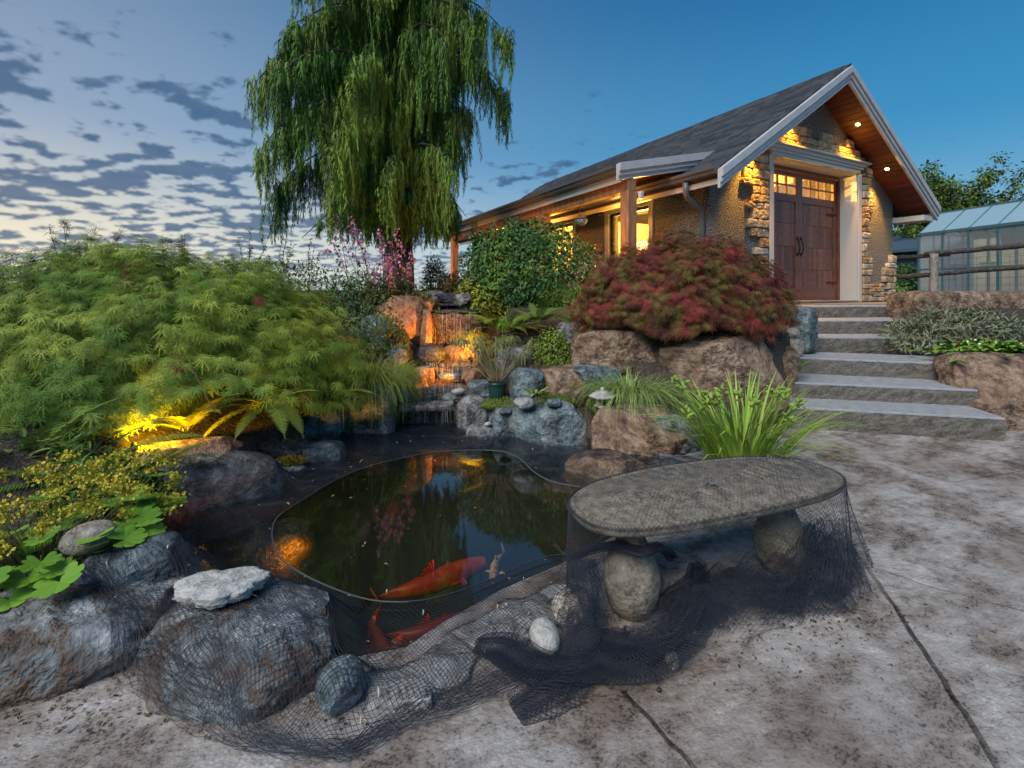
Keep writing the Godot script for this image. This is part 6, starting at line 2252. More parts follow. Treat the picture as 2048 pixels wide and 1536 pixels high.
func sky_sprigs() -> void:
	# young shoots of the maple and of the bush behind it, standing against the sky
	var words := ["tall feathery maple shoot against the sky at the far left", "second feathery shoot standing above the green maple", "third feathery shoot standing above the green maple", "arching shoot above the middle of the green maple", "short shoot above the crest of the green maple", "arching bush stem left of the cypress", "budded bush stem just left of the cypress hangings", "low budded stem left of the fireweed"]
	var tips := [Vector3(-4.188, 2.014, -4.30), Vector3(-3.773, 1.914, -4.40), Vector3(-3.615, 1.864, -4.50), Vector3(-3.495, 1.910, -4.60), Vector3(-3.270, 1.920, -4.60), Vector3(-3.190, 2.111, -5.60), Vector3(-2.993, 2.067, -6.00), Vector3(-2.723, 2.037, -6.20)]
	var leafm := lace_leaf(1601)
	var small := oval_leaf(0.3)
	for i in tips.size():
		var tip: Vector3 = tips[i]
		var at := tip + Vector3(-0.05, -0.75, -0.05)
		var t := thing("shoot", words[i], "shoot", at, 0.0, "shoots against the sky")
		var rng := rng_of(1600 + i)
		var st := begin()
		var lp := []
		var lt := []
		for b in 4:
			var end := tip - at + Vector3(rng.randf_range(-0.22, 0.22), rng.randf_range(-0.28, 0.0), rng.randf_range(-0.1, 0.1)) * (1.0 if b else 0.0)
			var pts := limb(st, Vector3.ZERO, end, 0.006, 0.0015, 0.04, 1620 + i * 5 + b, 4)
			for k in (16 if i < 5 else 26):
				var f := rng.randf_range(0.45, 1.0)
				var j := mini(int(f * 7.0), 6)
				var p: Vector3 = pts[j].lerp(pts[j + 1], f * 7.0 - j)
				lp.append(Transform3D(aim((rnd_dir(rng) + Vector3(0, -0.3, 0)).normalized(), rnd_dir(rng), rng.randf_range(0.06, 0.10) if i < 5 else rng.randf_range(0.03, 0.05)), p))
				lt.append(tint(rng, Color(0.04, 0.06, 0.015), Color(0.11, 0.12, 0.03)))
		part("stem", finish(st), M.twig, t)
		scatter("leaves", leafm if i < 5 else small, M.leaf, lp, lt, t)


func lady_mantle() -> void:
	# round scalloped leaves, each a mesh of its own, under sprays of yellow-green flowers
	var words := ["lady's mantle with yellow flower sprays at the left edge above the corner boulder", "lady's mantle flowering between the dark boulder and the pond"]
	var base := [Vector3(-2.06, 0.16, -2.02), Vector3(-2.06, 0.10, -2.34)]
	var leafs := [lobed_leaf(1701), lobed_leaf(1702, 8), lobed_leaf(1703, 9)]
	var mats := []
	for k in 4:
		var m := leaf_mat(0.35, 0.5)
		m.albedo_color = Color(0.10 + 0.03 * k, 0.23 + 0.045 * k, 0.02 + 0.008 * k).linear_to_srgb()
		m.vertex_color_use_as_albedo = false
		mats.append(m)
	for i in 2:
		var t := thing("lady_mantle", words[i], "plant", base[i])
		var rng := rng_of(1700 + i)
		var st := begin()
		for k in (46 if i == 0 else 22):
			var a := rng.randf() * TAU
			var r := sqrt(rng.randf()) * (0.44 if i == 0 else 0.26)
			var p := Vector3(cos(a) * r * 0.9, 0.05 + rng.randf() * 0.20, sin(a) * r)
			if i == 0 and k < 18:
				p = Vector3(rng.randf_range(-0.05, 0.42), rng.randf_range(-0.02, 0.16), rng.randf_range(-0.05, 0.30))
			limb(st, Vector3(p.x * 0.3, -0.05, p.z * 0.3), p, 0.0025, 0.0018, 0.02, 1710 + k + i * 60, 4)
			var dir := Vector3(cos(a), -0.15, sin(a)).normalized()
			var o := part("leaf", leafs[rng.randi() % 3], mats[rng.randi() % 4], t)
			o.transform = Transform3D(aim(dir, (Vector3.UP + rnd_dir(rng) * 0.35).normalized(), rng.randf_range(0.085, 0.14)), p)
		var fp := []
		var ft := []
		for k in (46 if i == 0 else 52):
			var a := rng.randf() * TAU
			var r := sqrt(rng.randf()) * 0.34
			var top := Vector3(cos(a) * r + (0.02 if i == 0 else 0.0), rng.randf_range(0.14, 0.40), sin(a) * r * 0.8)
			limb(st, Vector3(top.x * 0.3, 0, top.z * 0.3), top, 0.002, 0.001, 0.02, 1760 + k + i * 60, 4)
			for j in 46:
				var p := top + rnd_dir(rng) * rng.randf_range(0.0, 0.055) * Vector3(1, 0.6, 1)
				fp.append(Transform3D(aim((rnd_dir(rng) + Vector3.UP * 0.5).normalized(), rnd_dir(rng), rng.randf_range(0.008, 0.014)), p))
				ft.append(tint(rng, Color(0.36, 0.32, 0.025), Color(0.58, 0.47, 0.05)))
		part("stalks", finish(st), mat(0.14, 0.15, 0.03, 0.7), t)
		scatter("flowers", lobed_leaf(1709, 5), M.petal, fp, ft, t)


func papyrus() -> void:
	var at := Vector3(-0.157, 0.200, -4.809)
	var pot := thing("plant_pot", "dark green ribbed glazed pot beside the stream", "pot", at)
	var prof := [Vector2(0, 0.0), Vector2(0.062, 0.0), Vector2(0.070, 0.01), Vector2(0.080, 0.06), Vector2(0.088, 0.13), Vector2(0.092, 0.165), Vector2(0.098, 0.17), Vector2(0.099, 0.19), Vector2(0.088, 0.192), Vector2(0.084, 0.17)]
	var st := begin()
	st.set_smooth_group(0)
	var n := 72
	var rings := []
	for i in prof.size():
		var ring := []
		for k in n:
			var a := TAU * k / n
			var r: float = prof[i].x * (1.0 + (0.035 * cos(a * 18.0) if i > 1 and i < 6 else 0.0))
			ring.append(Vector3(cos(a) * r, prof[i].y, sin(a) * r))
		rings.append(ring)
	for i in prof.size() - 1:
		for k in n:
			quad(st, rings[i][k], rings[i][(k + 1) % n], rings[i + 1][(k + 1) % n], rings[i + 1][k])
	part("body", finish(st), M.pot, pot)
	part("soil", lathe([Vector2(0.0, 0.168), Vector2(0.086, 0.165)], 24), M.soil, pot)
	var t := thing("papyrus", "umbrella papyrus with pale stems growing in the green pot", "plant", at + Vector3(0, 0.168, 0))
	var rng := rng_of(1801)
	var wood := begin()
	var lp := []
	var lt := []
	for k in 30:
		var a := rng.randf() * TAU
		var lean := rng.randf_range(0.06, 0.36)
		var H := rng.randf_range(0.20, 0.52)
		var top := Vector3(cos(a) * lean * 1.1, H, sin(a) * lean)
		if k == 0:
			top = Vector3(0.06, 0.62, 0.0)
		limb(wood, Vector3(cos(a) * 0.03, 0, sin(a) * 0.03), top, 0.0045, 0.003, 0.03, 1810 + k, 5)
		for j in (26 if k else 60):
			var b := rng.randf() * TAU
			var el := rng.randf_range(-0.3, 0.5) if k else rng.randf_range(0.1, 1.3)
			lp.append(Transform3D(aim(Vector3(cos(b) * cos(el), sin(el), sin(b) * cos(el)), Vector3.DOWN, rng.randf_range(0.09, 0.17)), top))
			lt.append(tint(rng, Color(0.12, 0.17, 0.05), Color(0.27, 0.27, 0.10)) if k else tint(rng, Color(0.12, 0.28, 0.02), Color(0.2, 0.36, 0.04)))
	part("stems", finish(wood), mat(0.36, 0.30, 0.17, 0.7), t)
	scatter("leaf_rays", blade(0.05, 1.2, 3), M.leaf, lp, lt, t)


func mosses() -> void:
	var spots := [["yellow-green moss cushion under the stone lantern", Vector2(0.836, -4.250), 0.20, 0.36, 0.26, 0.22], ["bright moss mat around the green pot", Vector2(-0.021, -4.720), 0.12, 0.235, 0.60, 0.34], ["dark moss mat below the flat-topped boulder", Vector2(0.430, -4.600), 0.14, 0.30, 0.40, 0.2], ["ochre moss cap on the low stone at the left water edge", Vector2(-1.776, -3.680), -0.06, 0.0, 0.22, 0.15]]
	var i := 0
	for q in spots:
		var t := thing("moss", q[0], "moss", Vector3(q[1].x, (q[2] + q[3]) * 0.5, q[1].y))
		part("cushion", rock_mesh(Vector3(q[4], q[3] - q[2], q[5]), 1900 + i, 2.2, 0, 0.12, 14, 0.8, 0.2), M.moss, t)
		var rng := rng_of(1910 + i)
		var lp := []
		var lt := []
		for k in 700:
			var d := rnd_dir(rng)
			d.y = absf(d.y)
			lp.append(Transform3D(aim((d + Vector3.UP * 0.3).normalized(), rnd_dir(rng), rng.randf_range(0.015, 0.03)), d * Vector3(q[4], q[3] - q[2], q[5]) * 0.49))
			lt.append(tint(rng, Color(0.07, 0.12, 0.015), Color(0.2, 0.24, 0.03)) if i != 3 else tint(rng, Color(0.16, 0.10, 0.015), Color(0.28, 0.18, 0.03)))
		scatter("moss_tufts", oval_leaf(0.35), M.leaf, lp, lt, t)
		i += 1


# ---------------------------------------------------------------- ornaments and fish

func place_ornaments() -> void:
	# little stone lantern on the moss
	var lan := thing("stone_lantern", "small stone pagoda lantern on the moss in front of the grass", "lantern", Vector3(0.815, 0.33, -4.14))
	var cap := lathe([Vector2(0.0, 0.0), Vector2(0.118, 0.0), Vector2(0.128, 0.008), Vector2(0.124, 0.02), Vector2(0.07, 0.048), Vector2(0.028, 0.062), Vector2(0.02, 0.066), Vector2(0.024, 0.075), Vector2(0.018, 0.088), Vector2(0.0, 0.093)], 6)
	part("roof", cap, M.cobble, lan, Vector3(0, 0.055, 0))
	for k in 4:
		part("leg", lathe([Vector2(0.016, -0.02), Vector2(0.013, 0.025), Vector2(0.016, 0.058)], 8), M.cobble_warm, lan, Vector3(0.045 if k % 2 else -0.045, 0, 0.04 if k < 2 else -0.04))
	part("base", lathe([Vector2(0.0, -0.03), Vector2(0.08, -0.03), Vector2(0.078, -0.012), Vector2(0.0, -0.010)], 6), M.cobble_warm, lan)
	# carved figure at the end of the steps
	var fig := thing("garden_statue", "small weathered tan stone figure at the left end of the steps", "statue", Vector3(3.36, 0.555, -5.50), -0.3)
	part("body", lathe([Vector2(0, 0), Vector2(0.092, 0.0), Vector2(0.102, 0.015), Vector2(0.098, 0.06), Vector2(0.09, 0.12), Vector2(0.086, 0.165), Vector2(0.078, 0.20), Vector2(0.055, 0.222), Vector2(0.0, 0.225)], 24, 0.14, 3), M.cobble_warm, fig)
	var head := part("head", lathe([Vector2(0, 0.0), Vector2(0.05, 0.006), Vector2(0.068, 0.035), Vector2(0.07, 0.07), Vector2(0.06, 0.105), Vector2(0.035, 0.125), Vector2(0, 0.13)], 22, 0.12, 5), M.cobble_warm, fig, Vector3(0.0, 0.215, 0.01))
	part("beak", lathe([Vector2(0.02, 0.0), Vector2(0.012, 0.02), Vector2(0.0, 0.035)], 10), M.cobble_warm, head, Vector3(0, 0.055, 0.062), Vector3(1.9, 0, 0))
	for s in [-1.0, 1.0]:
		part("wing", rock_mesh(Vector3(0.045, 0.15, 0.11), 2001, 2.6, 2, 0.08, 8), M.cobble_warm, fig, Vector3(s * 0.085, 0.11, 0.01), Vector3(0.1, 0, s * 0.12))
	# hanging basket under the porch eave
	var hb := thing("hanging_basket", "small hanging basket on thin chains under the porch eave", "basket", Vector3(1.10, 2.46, -7.30))
	part("bowl", lathe([Vector2(0, -0.09), Vector2(0.05, -0.08), Vector2(0.085, -0.04), Vector2(0.098, 0.0), Vector2(0.09, 0.004), Vector2(0.07, -0.04), Vector2(0, -0.07)], 20), M.cobble, hb)
	for k in 3:
		var a := TAU * k / 3.0
		part("chain", tube([Vector3(cos(a) * 0.092, 0, sin(a) * 0.092), Vector3(0, 0.36, 0)], [0.003, 0.003], 5), M.iron, hb)
	part("hook", tube([Vector3(0, 0.36, 0), Vector3(0, 0.47, 0)], [0.004, 0.004], 5), M.iron, hb)
	var rng := rng_of(2010)
	var lp := []
	var lt := []
	for k in 160:
		var d := rnd_dir(rng)
		lp.append(Transform3D(aim(d, Vector3.UP, rng.randf_range(0.02, 0.04)), d * 0.09 * Vector3(1, 0.6, 1)))
		lt.append(tint(rng, Color(0.16, 0.16, 0.12), Color(0.34, 0.33, 0.30)))
	scatter("foliage", oval_leaf(0.5), M.leaf, lp, lt, hb)
	# water falling from ledge to ledge
	falls("lower_waterfall", Vector3(-1.08, 0.10, -4.86), Vector3(-0.88, 0.10, -4.86), WATER, 9, 2020)
	falls("lower_waterfall", Vector3(-0.80, 0.10, -4.87), Vector3(-0.56, 0.10, -4.87), WATER, 8, 2021)
	falls("upper_waterfall", Vector3(-1.12, 1.04, -6.47), Vector3(-0.60, 1.04, -6.47), 0.45, 14, 2022)
	falls("stream_fall", Vector3(-1.05, 0.46, -5.62), Vector3(-0.50, 0.46, -5.62), 0.30, 22, 2023)
	falls("stream_fall", Vector3(-1.05, 0.31, -5.14), Vector3(-0.55, 0.31, -5.14), 0.12, 22, 2024)


func falls(called: String, a: Vector3, b: Vector3, low: float, count: int, s: int) -> void:
	# separate ropes and veils of water
	var rng := rng_of(s)
	var st := begin()
	st.set_smooth_group(0)
	for k in count:
		var o := a.lerp(b, (k + rng.randf()) / count)
		var drop := o.y - low
		if drop > 0.3 and rng.randf() < 0.6:
			o.y -= drop * rng.randf_range(0.1, 0.5)
			drop = o.y - low
		var w := rng.randf_range(0.0012, 0.0045)
		var pts := []
		var rr := []
		var stop := rng.randf_range(0.75, 1.0)
		for i in 9:
			var t := i / 8.0 * stop
			pts.append(o + Vector3(sin(t * 3.0 + k) * 0.006, -drop * t, 0.03 * sqrt(t) + 0.05 * drop * t))
			rr.append(w * (1.0 - 0.55 * t))
		add_tube(st, pts, rr, 5)
	var o := setting(called, finish(st), M.fall)


func koi_mesh(length: float, bend: float, ca: Color, cb: Color, s: int) -> ArrayMesh:
	var st := begin()
	st.set_smooth_group(0)
	var n := 22
	var m := 14
	var rings := []
	var cols := []
	for i in n + 1:
		var t := float(i) / n
		var w := 0.105 * length * pow(sin(clampf(0.06 + t * 0.94, 0.0, 1.0) * PI), 0.62) * (1.0 - 0.55 * t) + 0.004
		var h := w * 1.15
		if t > 0.86:
			w *= 0.5
			h *= 1.0
		var c := Vector3((0.5 - t) * length, 0, bend * length * sin(t * PI * 1.2) * t)
		var ring := []
		var col := []
		for k in m:
			var a := TAU * k / m
			ring.append(c + Vector3(0, sin(a) * h, cos(a) * w))
			var q := fbm.get_noise_3d(t * 5.0 + s, sin(a) * 0.8, cos(a) * 0.8)
			col.append(ca.lerp(cb, smoothstep(0.05, 0.15, q)))
		rings.append(ring)
		cols.append(col)
	for i in n:
		for k in m:
			var k2 := (k + 1) % m
			for q in [[i, k], [i + 1, k], [i + 1, k2], [i, k], [i + 1, k2], [i, k2]]:
				st.set_color(cols[q[0]][q[1]])
				st.add_vertex(rings[q[0]][q[1]])
	return finish(st)


func fin_mesh(length: float, spread: float, col: Color, s: int) -> ArrayMesh:
	# a fan of rays
	var st := begin()
	flat(st)
	var n := 12
	for k in n:
		var a0 := (float(k) / n - 0.5) * spread
		var a1 := (float(k + 1) / n - 0.5) * spread
		var l0 := length * (0.72 + 0.28 * absf(a0 / spread * 2.0))
		var l1 := length * (0.72 + 0.28 * absf(a1 / spread * 2.0))
		var z := 0.004 if k % 2 else -0.004
		st.set_color(col)
		tri(st, Vector3.ZERO, Vector3(-cos(a0) * l0, sin(a0) * l0, z), Vector3(-cos(a1) * l1, sin(a1) * l1, -z))
	return finish(st)


func place_koi() -> void:
	var red := Color(0.42, 0.022, 0.006)
	var orange := Color(0.50, 0.085, 0.008)
	var cream := Color(0.62, 0.45, 0.22)
	var list := [
		["large red koi crossing the open water", Vector3(-0.40, -0.155, -2.39), 0.58, -0.56, 0.05, red, orange],
		["pale cream koi with its head up near the net edge", Vector3(-0.08, -0.15, -2.50), 0.26, 1.75, 0.1, cream, orange],
		["orange koi turning at the near shore under the net", Vector3(-0.56, -0.13, -1.98), 0.40, 1.15, 0.16, orange, red],
		["deep red koi under the net in front of the large koi", Vector3(-0.36, -0.135, -2.02), 0.38, -0.35, 0.1, red, red],
		["orange and dark koi closest to the coping stones", Vector3(-0.45, -0.13, -1.86), 0.36, 0.35, -0.1, orange, Color(0.05, 0.03, 0.02)],
	]
	var i := 0
	for q in list:
		var f := thing("koi", q[0], "fish", q[1], -q[3], "koi in the pond")
		var L: float = q[2]
		part("body", koi_mesh(L, q[4], q[5], q[6], 40 + i), M.koi, f)
		var c: Color = q[5]
		part("tail_fin", fin_mesh(L * 0.24, 1.3, c, i), M.koi, f, Vector3(-L * 0.47, 0, q[4] * L * sin(PI * 1.14) * 0.97), Vector3(0.5, q[4] * 1.5, 0))
		part("dorsal_fin", fin_mesh(L * 0.14, 1.6, c, i), M.koi, f, Vector3(-L * 0.02, L * 0.07, q[4] * L * 0.45), Vector3(0, 0, -0.9))
		for s in [-1.0, 1.0]:
			part("pectoral_fin", fin_mesh(L * 0.15, 1.1, c, i), M.koi, f, Vector3(L * 0.24, -L * 0.01, s * L * 0.06), Vector3(1.4 * s, s * 0.9, 0))
			part("eye", lathe([Vector2(0, -0.006), Vector2(0.006, 0), Vector2(0, 0.006)], 8), M.iron, f, Vector3(L * 0.43, L * 0.02, s * L * 0.045))
		i += 1


# ---------------------------------------------------------------- the pond net

const GX0 := -2.4
const GZ0 := -5.0
const GC := 0.02
const GNX := 205
const GNZ := 195
var lie := PackedFloat32Array()


func lay_heights() -> void:
	# the surface that the net lies on: water, patio, stones; taut between them
	lie.resize(GNX * GNZ)
	for j in GNZ:
		for i in GNX:
			var p := Vector2(GX0 + i * GC, GZ0 + j * GC)
			lie[j * GNX + i] = WATER + 0.008 if Geometry2D.is_point_in_polygon(p, pond) else 0.004
	for faces in drape_tris:
		for f in range(0, faces.size(), 3):
			var a: Vector3 = faces[f]
			var b: Vector3 = faces[f + 1]
			var c: Vector3 = faces[f + 2]
			var i0 := maxi(0, int(ceil((minf(a.x, minf(b.x, c.x)) - GX0) / GC)))
			var i1 := mini(GNX - 1, int(floor((maxf(a.x, maxf(b.x, c.x)) - GX0) / GC)))
			var j0 := maxi(0, int(ceil((minf(a.z, minf(b.z, c.z)) - GZ0) / GC)))
			var j1 := mini(GNZ - 1, int(floor((maxf(a.z, maxf(b.z, c.z)) - GZ0) / GC)))
			if i0 > i1 or j0 > j1:
				continue
			var den := (b.z - c.z) * (a.x - c.x) + (c.x - b.x) * (a.z - c.z)
			if absf(den) < 1e-9:
				continue
			for j in range(j0, j1 + 1):
				for i in range(i0, i1 + 1):
					var x := GX0 + i * GC
					var z := GZ0 + j * GC
					var u := ((b.z - c.z) * (x - c.x) + (c.x - b.x) * (z - c.z)) / den
					var v := ((c.z - a.z) * (x - c.x) + (a.x - c.x) * (z - c.z)) / den
					if u < -0.01 or v < -0.01 or u + v > 1.01:
						continue
					var y := u * a.y + v * b.y + (1.0 - u - v) * c.y
					var k := j * GNX + i
					if y > lie[k]:
						lie[k] = y
	var solid := lie.duplicate()
	for turn in 2:
		for pass_ in 2:
			for jj in GNZ:
				var j := jj if pass_ == 0 else GNZ - 1 - jj
				for ii in GNX:
					var i := ii if pass_ == 0 else GNX - 1 - ii
					var s := 1 if pass_ == 0 else -1
					var k := j * GNX + i
					var y := lie[k]
					if i - s >= 0 and i - s < GNX:
						y = maxf(y, lie[k - s] - 0.95 * GC)
					if j - s >= 0 and j - s < GNZ:
						y = maxf(y, lie[k - s * GNX] - 0.95 * GC)
					lie[k] = y
	for turn in 3:
		var src := lie.duplicate()
		for j in range(1, GNZ - 1):
			for i in range(1, GNX - 1):
				var k := j * GNX + i
				lie[k] = maxf(solid[k] + 0.005, (src[k] * 2.0 + src[k - 1] + src[k + 1] + src[k - GNX] + src[k + GNX]) / 6.0)


func lie_at(x: float, z: float) -> float:
	var fx := clampf((x - GX0) / GC, 0.0, GNX - 1.001)
	var fz := clampf((z - GZ0) / GC, 0.0, GNZ - 1.001)
	var i := int(fx)
	var j := int(fz)
	var u := fx - i
	var v := fz - j
	var k := j * GNX + i
	return lerpf(lerpf(lie[k], lie[k + 1], u), lerpf(lie[k + GNX], lie[k + GNX + 1], u), v)


var nv := PackedVector3Array()
var nn := PackedVector3Array()
var ni := PackedInt32Array()


func net_begin() -> void:
	nv = PackedVector3Array()
	nn = PackedVector3Array()
	ni = PackedInt32Array()


func cord(a: Vector3, b: Vector3, r: float) -> void:
	# a strand as a three-sided rod
	var t := b - a
	var x := t.cross(Vector3(0.13, 1, 0.07))
	if x.length_squared() < 1e-12:
		x = Vector3.RIGHT
	x = x.normalized()
	var y := x.cross(t).normalized()
	var o := nv.size()
	for k in 3:
		var q := x * cos(k * TAU / 3.0) + y * sin(k * TAU / 3.0)
		nv.append(a + q * r)
		nn.append(q)
		nv.append(b + q * r)
		nn.append(q)
	for k in 3:
		var k2 := (k + 1) % 3
		for q in [o + k * 2, o + k2 * 2 + 1, o + k * 2 + 1, o + k * 2, o + k2 * 2, o + k2 * 2 + 1]:
			ni.append(q)


func net_end() -> ArrayMesh:
	var arr := []
	arr.resize(Mesh.ARRAY_MAX)
	arr[Mesh.ARRAY_VERTEX] = nv
	arr[Mesh.ARRAY_NORMAL] = nn
	arr[Mesh.ARRAY_INDEX] = ni
	var m := ArrayMesh.new()
	m.add_surface_from_arrays(Mesh.PRIMITIVE_TRIANGLES, arr)
	return m


func weave(surface: Callable, inside: Callable, lo: Vector2, hi: Vector2, c: float, r: float) -> void:
	# diamond mesh over a parametric surface: knots on a staggered grid
	var nu := int((hi.x - lo.x) / c)
	var nvv := int((hi.y - lo.y) / (c * 0.5))
	var rows := []
	for j in nvv + 1:
		var row := []
		for i in nu + 1:
			var p := lo + Vector2((i + (0.5 if j % 2 else 0.0)) * c, j * c * 0.5)
			row.append(surface.call(p) if inside.call(p) else null)
		rows.append(row)
	for j in nvv:
		for i in nu + 1:
			var a = rows[j][i]
			if a == null:
				continue
			for di in ([0, 1] if j % 2 else [-1, 0]):
				var k: int = i + di
				if k < 0 or k > nu:
					continue
				var b = rows[j + 1][k]
				if b != null:
					cord(a, b, r)


func throw_net() -> void:
	lay_heights()
	var t := thing("pond_net", "black mesh net spread over the pond edge, boulders and bench", "net", Vector3.ZERO)
	var hole := PackedVector2Array([Vector2(-1.400, -2.677), Vector2(-1.461, -2.871), Vector2(-1.417, -3.074), Vector2(-1.332, -3.367), Vector2(-1.199, -3.629), Vector2(-0.938, -3.854), Vector2(-0.671, -4.007), Vector2(-0.370, -4.057), Vector2(-0.083, -4.020), Vector2(0.067, -3.842), Vector2(0.163, -3.579), Vector2(0.281, -3.402), Vector2(0.453, -3.307), Vector2(0.671, -3.234), Vector2(0.634, -2.903), Vector2(0.500, -2.613), Vector2(0.340, -2.479), Vector2(0.188, -2.437), Vector2(0.041, -2.354), Vector2(-0.131, -2.229), Vector2(-0.288, -2.138), Vector2(-0.440, -2.087), Vector2(-0.623, -2.090), Vector2(-0.806, -2.156), Vector2(-1.040, -2.284), Vector2(-1.242, -2.442)])
	var front := [Vector2(-1.74, -1.86), Vector2(-1.533, -1.749), Vector2(-1.331, -1.582), Vector2(-1.121, -1.465), Vector2(-0.912, -1.389), Vector2(-0.737, -1.346), Vector2(-0.551, -1.321), Vector2(-0.460, -1.327), Vector2(-0.381, -1.380), Vector2(-0.287, -1.436), Vector2(-0.152, -1.487), Vector2(0.010, -1.572), Vector2(0.156, -1.667)]
	var outer := PackedVector2Array(front)
	outer.append_array(PackedVector2Array([Vector2(0.254, -1.854), Vector2(0.317, -2.070), Vector2(0.44, -2.25), Vector2(0.75, -2.55), Vector2(1.15, -2.72), Vector2(1.5, -2.85), Vector2(1.45, -3.35), Vector2(1.05, -3.75), Vector2(0.7, -4.05), Vector2(0.2, -4.4), Vector2(-0.15, -4.7), Vector2(-1.0, -4.82), Vector2(-1.7, -4.6), Vector2(-1.85, -4.0), Vector2(-2.0, -3.45), Vector2(-2.1, -2.95), Vector2(-2.05, -2.5), Vector2(-1.88, -2.15), Vector2(-1.85, -1.95)]))
	hole = smooth_ring(hole)
	net_begin()
	var surf := func(p: Vector2) -> Vector3:
		var q := p + Vector2(fbm.get_noise_2d(p.x * 1.1, p.y * 1.1), fbm.get_noise_2d(p.x * 1.1 + 40.0, p.y * 1.1)) * 0.11
		return Vector3(q.x, lie_at(q.x, q.y) + 0.006 * absf(fbm.get_noise_2d(q.x * 9.0, q.y * 9.0)), q.y)
	var ok := func(p: Vector2) -> bool:
		var q := p + Vector2(fbm.get_noise_2d(p.x * 1.1, p.y * 1.1), fbm.get_noise_2d(p.x * 1.1 + 40.0, p.y * 1.1)) * 0.11
		return Geometry2D.is_point_in_polygon(q, outer) and not Geometry2D.is_point_in_polygon(q, hole)
	weave(surf, ok, Vector2(-2.4, -4.95), Vector2(1.6, -1.15), 0.0185, 0.0009)
	part("pond_sheet", net_end(), M.net, t)
	# hem round the opening and the gathered front hem
	net_begin()
	for k in hole.size():
		var a := hole[k]
		var b := hole[(k + 1) % hole.size()]
		for q in 3:
			var off := Vector3(0, 0.004 + 0.002 * q, 0)
			cord(Vector3(a.x + 0.003 * q, lie_at(a.x, a.y), a.y) + off, Vector3(b.x + 0.003 * q, lie_at(b.x, b.y), b.y) + off, 0.0017)
	part("inner_hem", net_end(), M.hem, t)
	net_begin()
	gather(front, 26, 0.085, 0.0008, 3001)
	part("front_hem", net_end(), M.net, t)
	# over the bench
	net_begin()
	var turn := Basis(Vector3.UP, BENCH_TURN)
	var o3 := Vector3(BENCH.x, 0, BENCH.z)
	var top := func(p: Vector2) -> Vector3:
		return o3 + turn * Vector3(p.x, 0.4668 + 0.0008 * sin(p.x * 90.0), p.y)
	var seat := PackedVector2Array()
	for k in 96:
		seat.append(seat_outline(k / 96.0, -0.002))
	weave(top, func(p: Vector2) -> bool: return Geometry2D.is_point_in_polygon(p, seat), Vector2(-0.75, -0.35), Vector2(0.75, 0.33), 0.022, 0.0005)
	var perim := 3.2
	var skirt := func(p: Vector2) -> Vector3:
		# p.x runs round the seat, p.y down from the rim
		var k := p.x / perim
		var fall := clampf((p.y - 0.05) / 0.45, 0.0, 1.0)
		var fold := fbm.get_noise_2d(p.x * 4.0, 3.0) * 0.10 + fbm.get_noise_2d(p.x * 11.0, 9.0 + p.y) * 0.03
		var rim := seat_outline(k, 0.006 if p.y > 0.02 else -0.004 + p.y * 0.5)
		var outv := rim.normalized()
		var flare := (0.05 + fold + (0.10 if k < 0.06 or k > 0.94 else 0.0)) * pow(fall, 1.3)
		if k > 0.35 and k < 0.6:
			flare *= 0.3
		var q := rim + outv * maxf(flare, -0.02)
		var w: Vector3 = o3 + turn * Vector3(q.x, 0, q.y)
		var ground := lie_at(w.x, w.z) + 0.004
		w.y = lerpf(0.458, ground, fall) if p.y > 0.05 else 0.462 - p.y * 0.5
		return w
	weave(skirt, func(p: Vector2) -> bool: return not (p.x > 0.86 and p.x < 1.36 and p.y > 0.08), Vector2(0, 0), Vector2(perim, 0.52), 0.021, 0.0007)
	part("bench_drape", net_end(), M.net, t)
	# bunched folds on the ground in front of the bench and under it
	net_begin()
	bunch([Vector3(-0.129, 0.030, -1.715), Vector3(-0.025, 0.040, -1.674), Vector3(0.080, 0.040, -1.607), Vector3(0.183, 0.035, -1.592), Vector3(0.292, 0.040, -1.618), Vector3(0.433, 0.045, -1.618), Vector3(0.575, 0.050, -1.673), Vector3(0.706, 0.060, -1.798), Vector3(0.802, 0.070, -1.963), Vector3(0.850, 0.090, -2.108)], [0.022, 0.042, 0.046, 0.038, 0.045, 0.05, 0.045, 0.045, 0.04, 0.02], 5, 0.0008, 3011)
	bunch([Vector3(0.290, 0.240, -1.891), Vector3(0.292, 0.130, -1.840), Vector3(0.269, 0.070, -1.758), Vector3(0.245, 0.035, -1.657), Vector3(0.145, 0.020, -1.549), Vector3(0.010, 0.015, -1.462)], [0.035, 0.045, 0.05, 0.045, 0.05, 0.03], 4, 0.0008, 3012)
	bunch([Vector3(0.334, 0.030, -1.747), Vector3(0.432, 0.050, -1.685), Vector3(0.585, 0.050, -1.759), Vector3(0.694, 0.060, -1.899)], [0.03, 0.045, 0.05, 0.03], 5, 0.0008, 3013)
	part("bunched_folds", net_end(), M.net, t)
	net_begin()
	bunch([Vector3(0.27, 0.16, -2.04), Vector3(0.33, 0.25, -1.95), Vector3(0.42, 0.315, -1.86), Vector3(0.50, 0.325, -1.80), Vector3(0.60, 0.315, -1.85), Vector3(0.68, 0.20, -1.98)], [0.020, 0.020, 0.018, 0.018, 0.018, 0.016], 3, 0.0008, 3014)
	part("leg_tie", net_end(), M.net, t)
	net_begin()
	crumple(Vector3(1.40, 0.0, -2.12), Vector3(0.22, 0.32, 0.20), 4, 3021)
	crumple(Vector3(1.02, 0.0, -1.98), Vector3(0.26, 0.17, 0.16), 3, 3022)
	crumple(Vector3(1.22, 0.0, -1.98), Vector3(0.26, 0.12, 0.12), 3, 3023)
	crumple(Vector3(0.78, 0.0, -1.92), Vector3(0.18, 0.12, 0.14), 3, 3024)
	part("crumpled_heap", net_end(), M.net, t)
	litter(outer, hole)


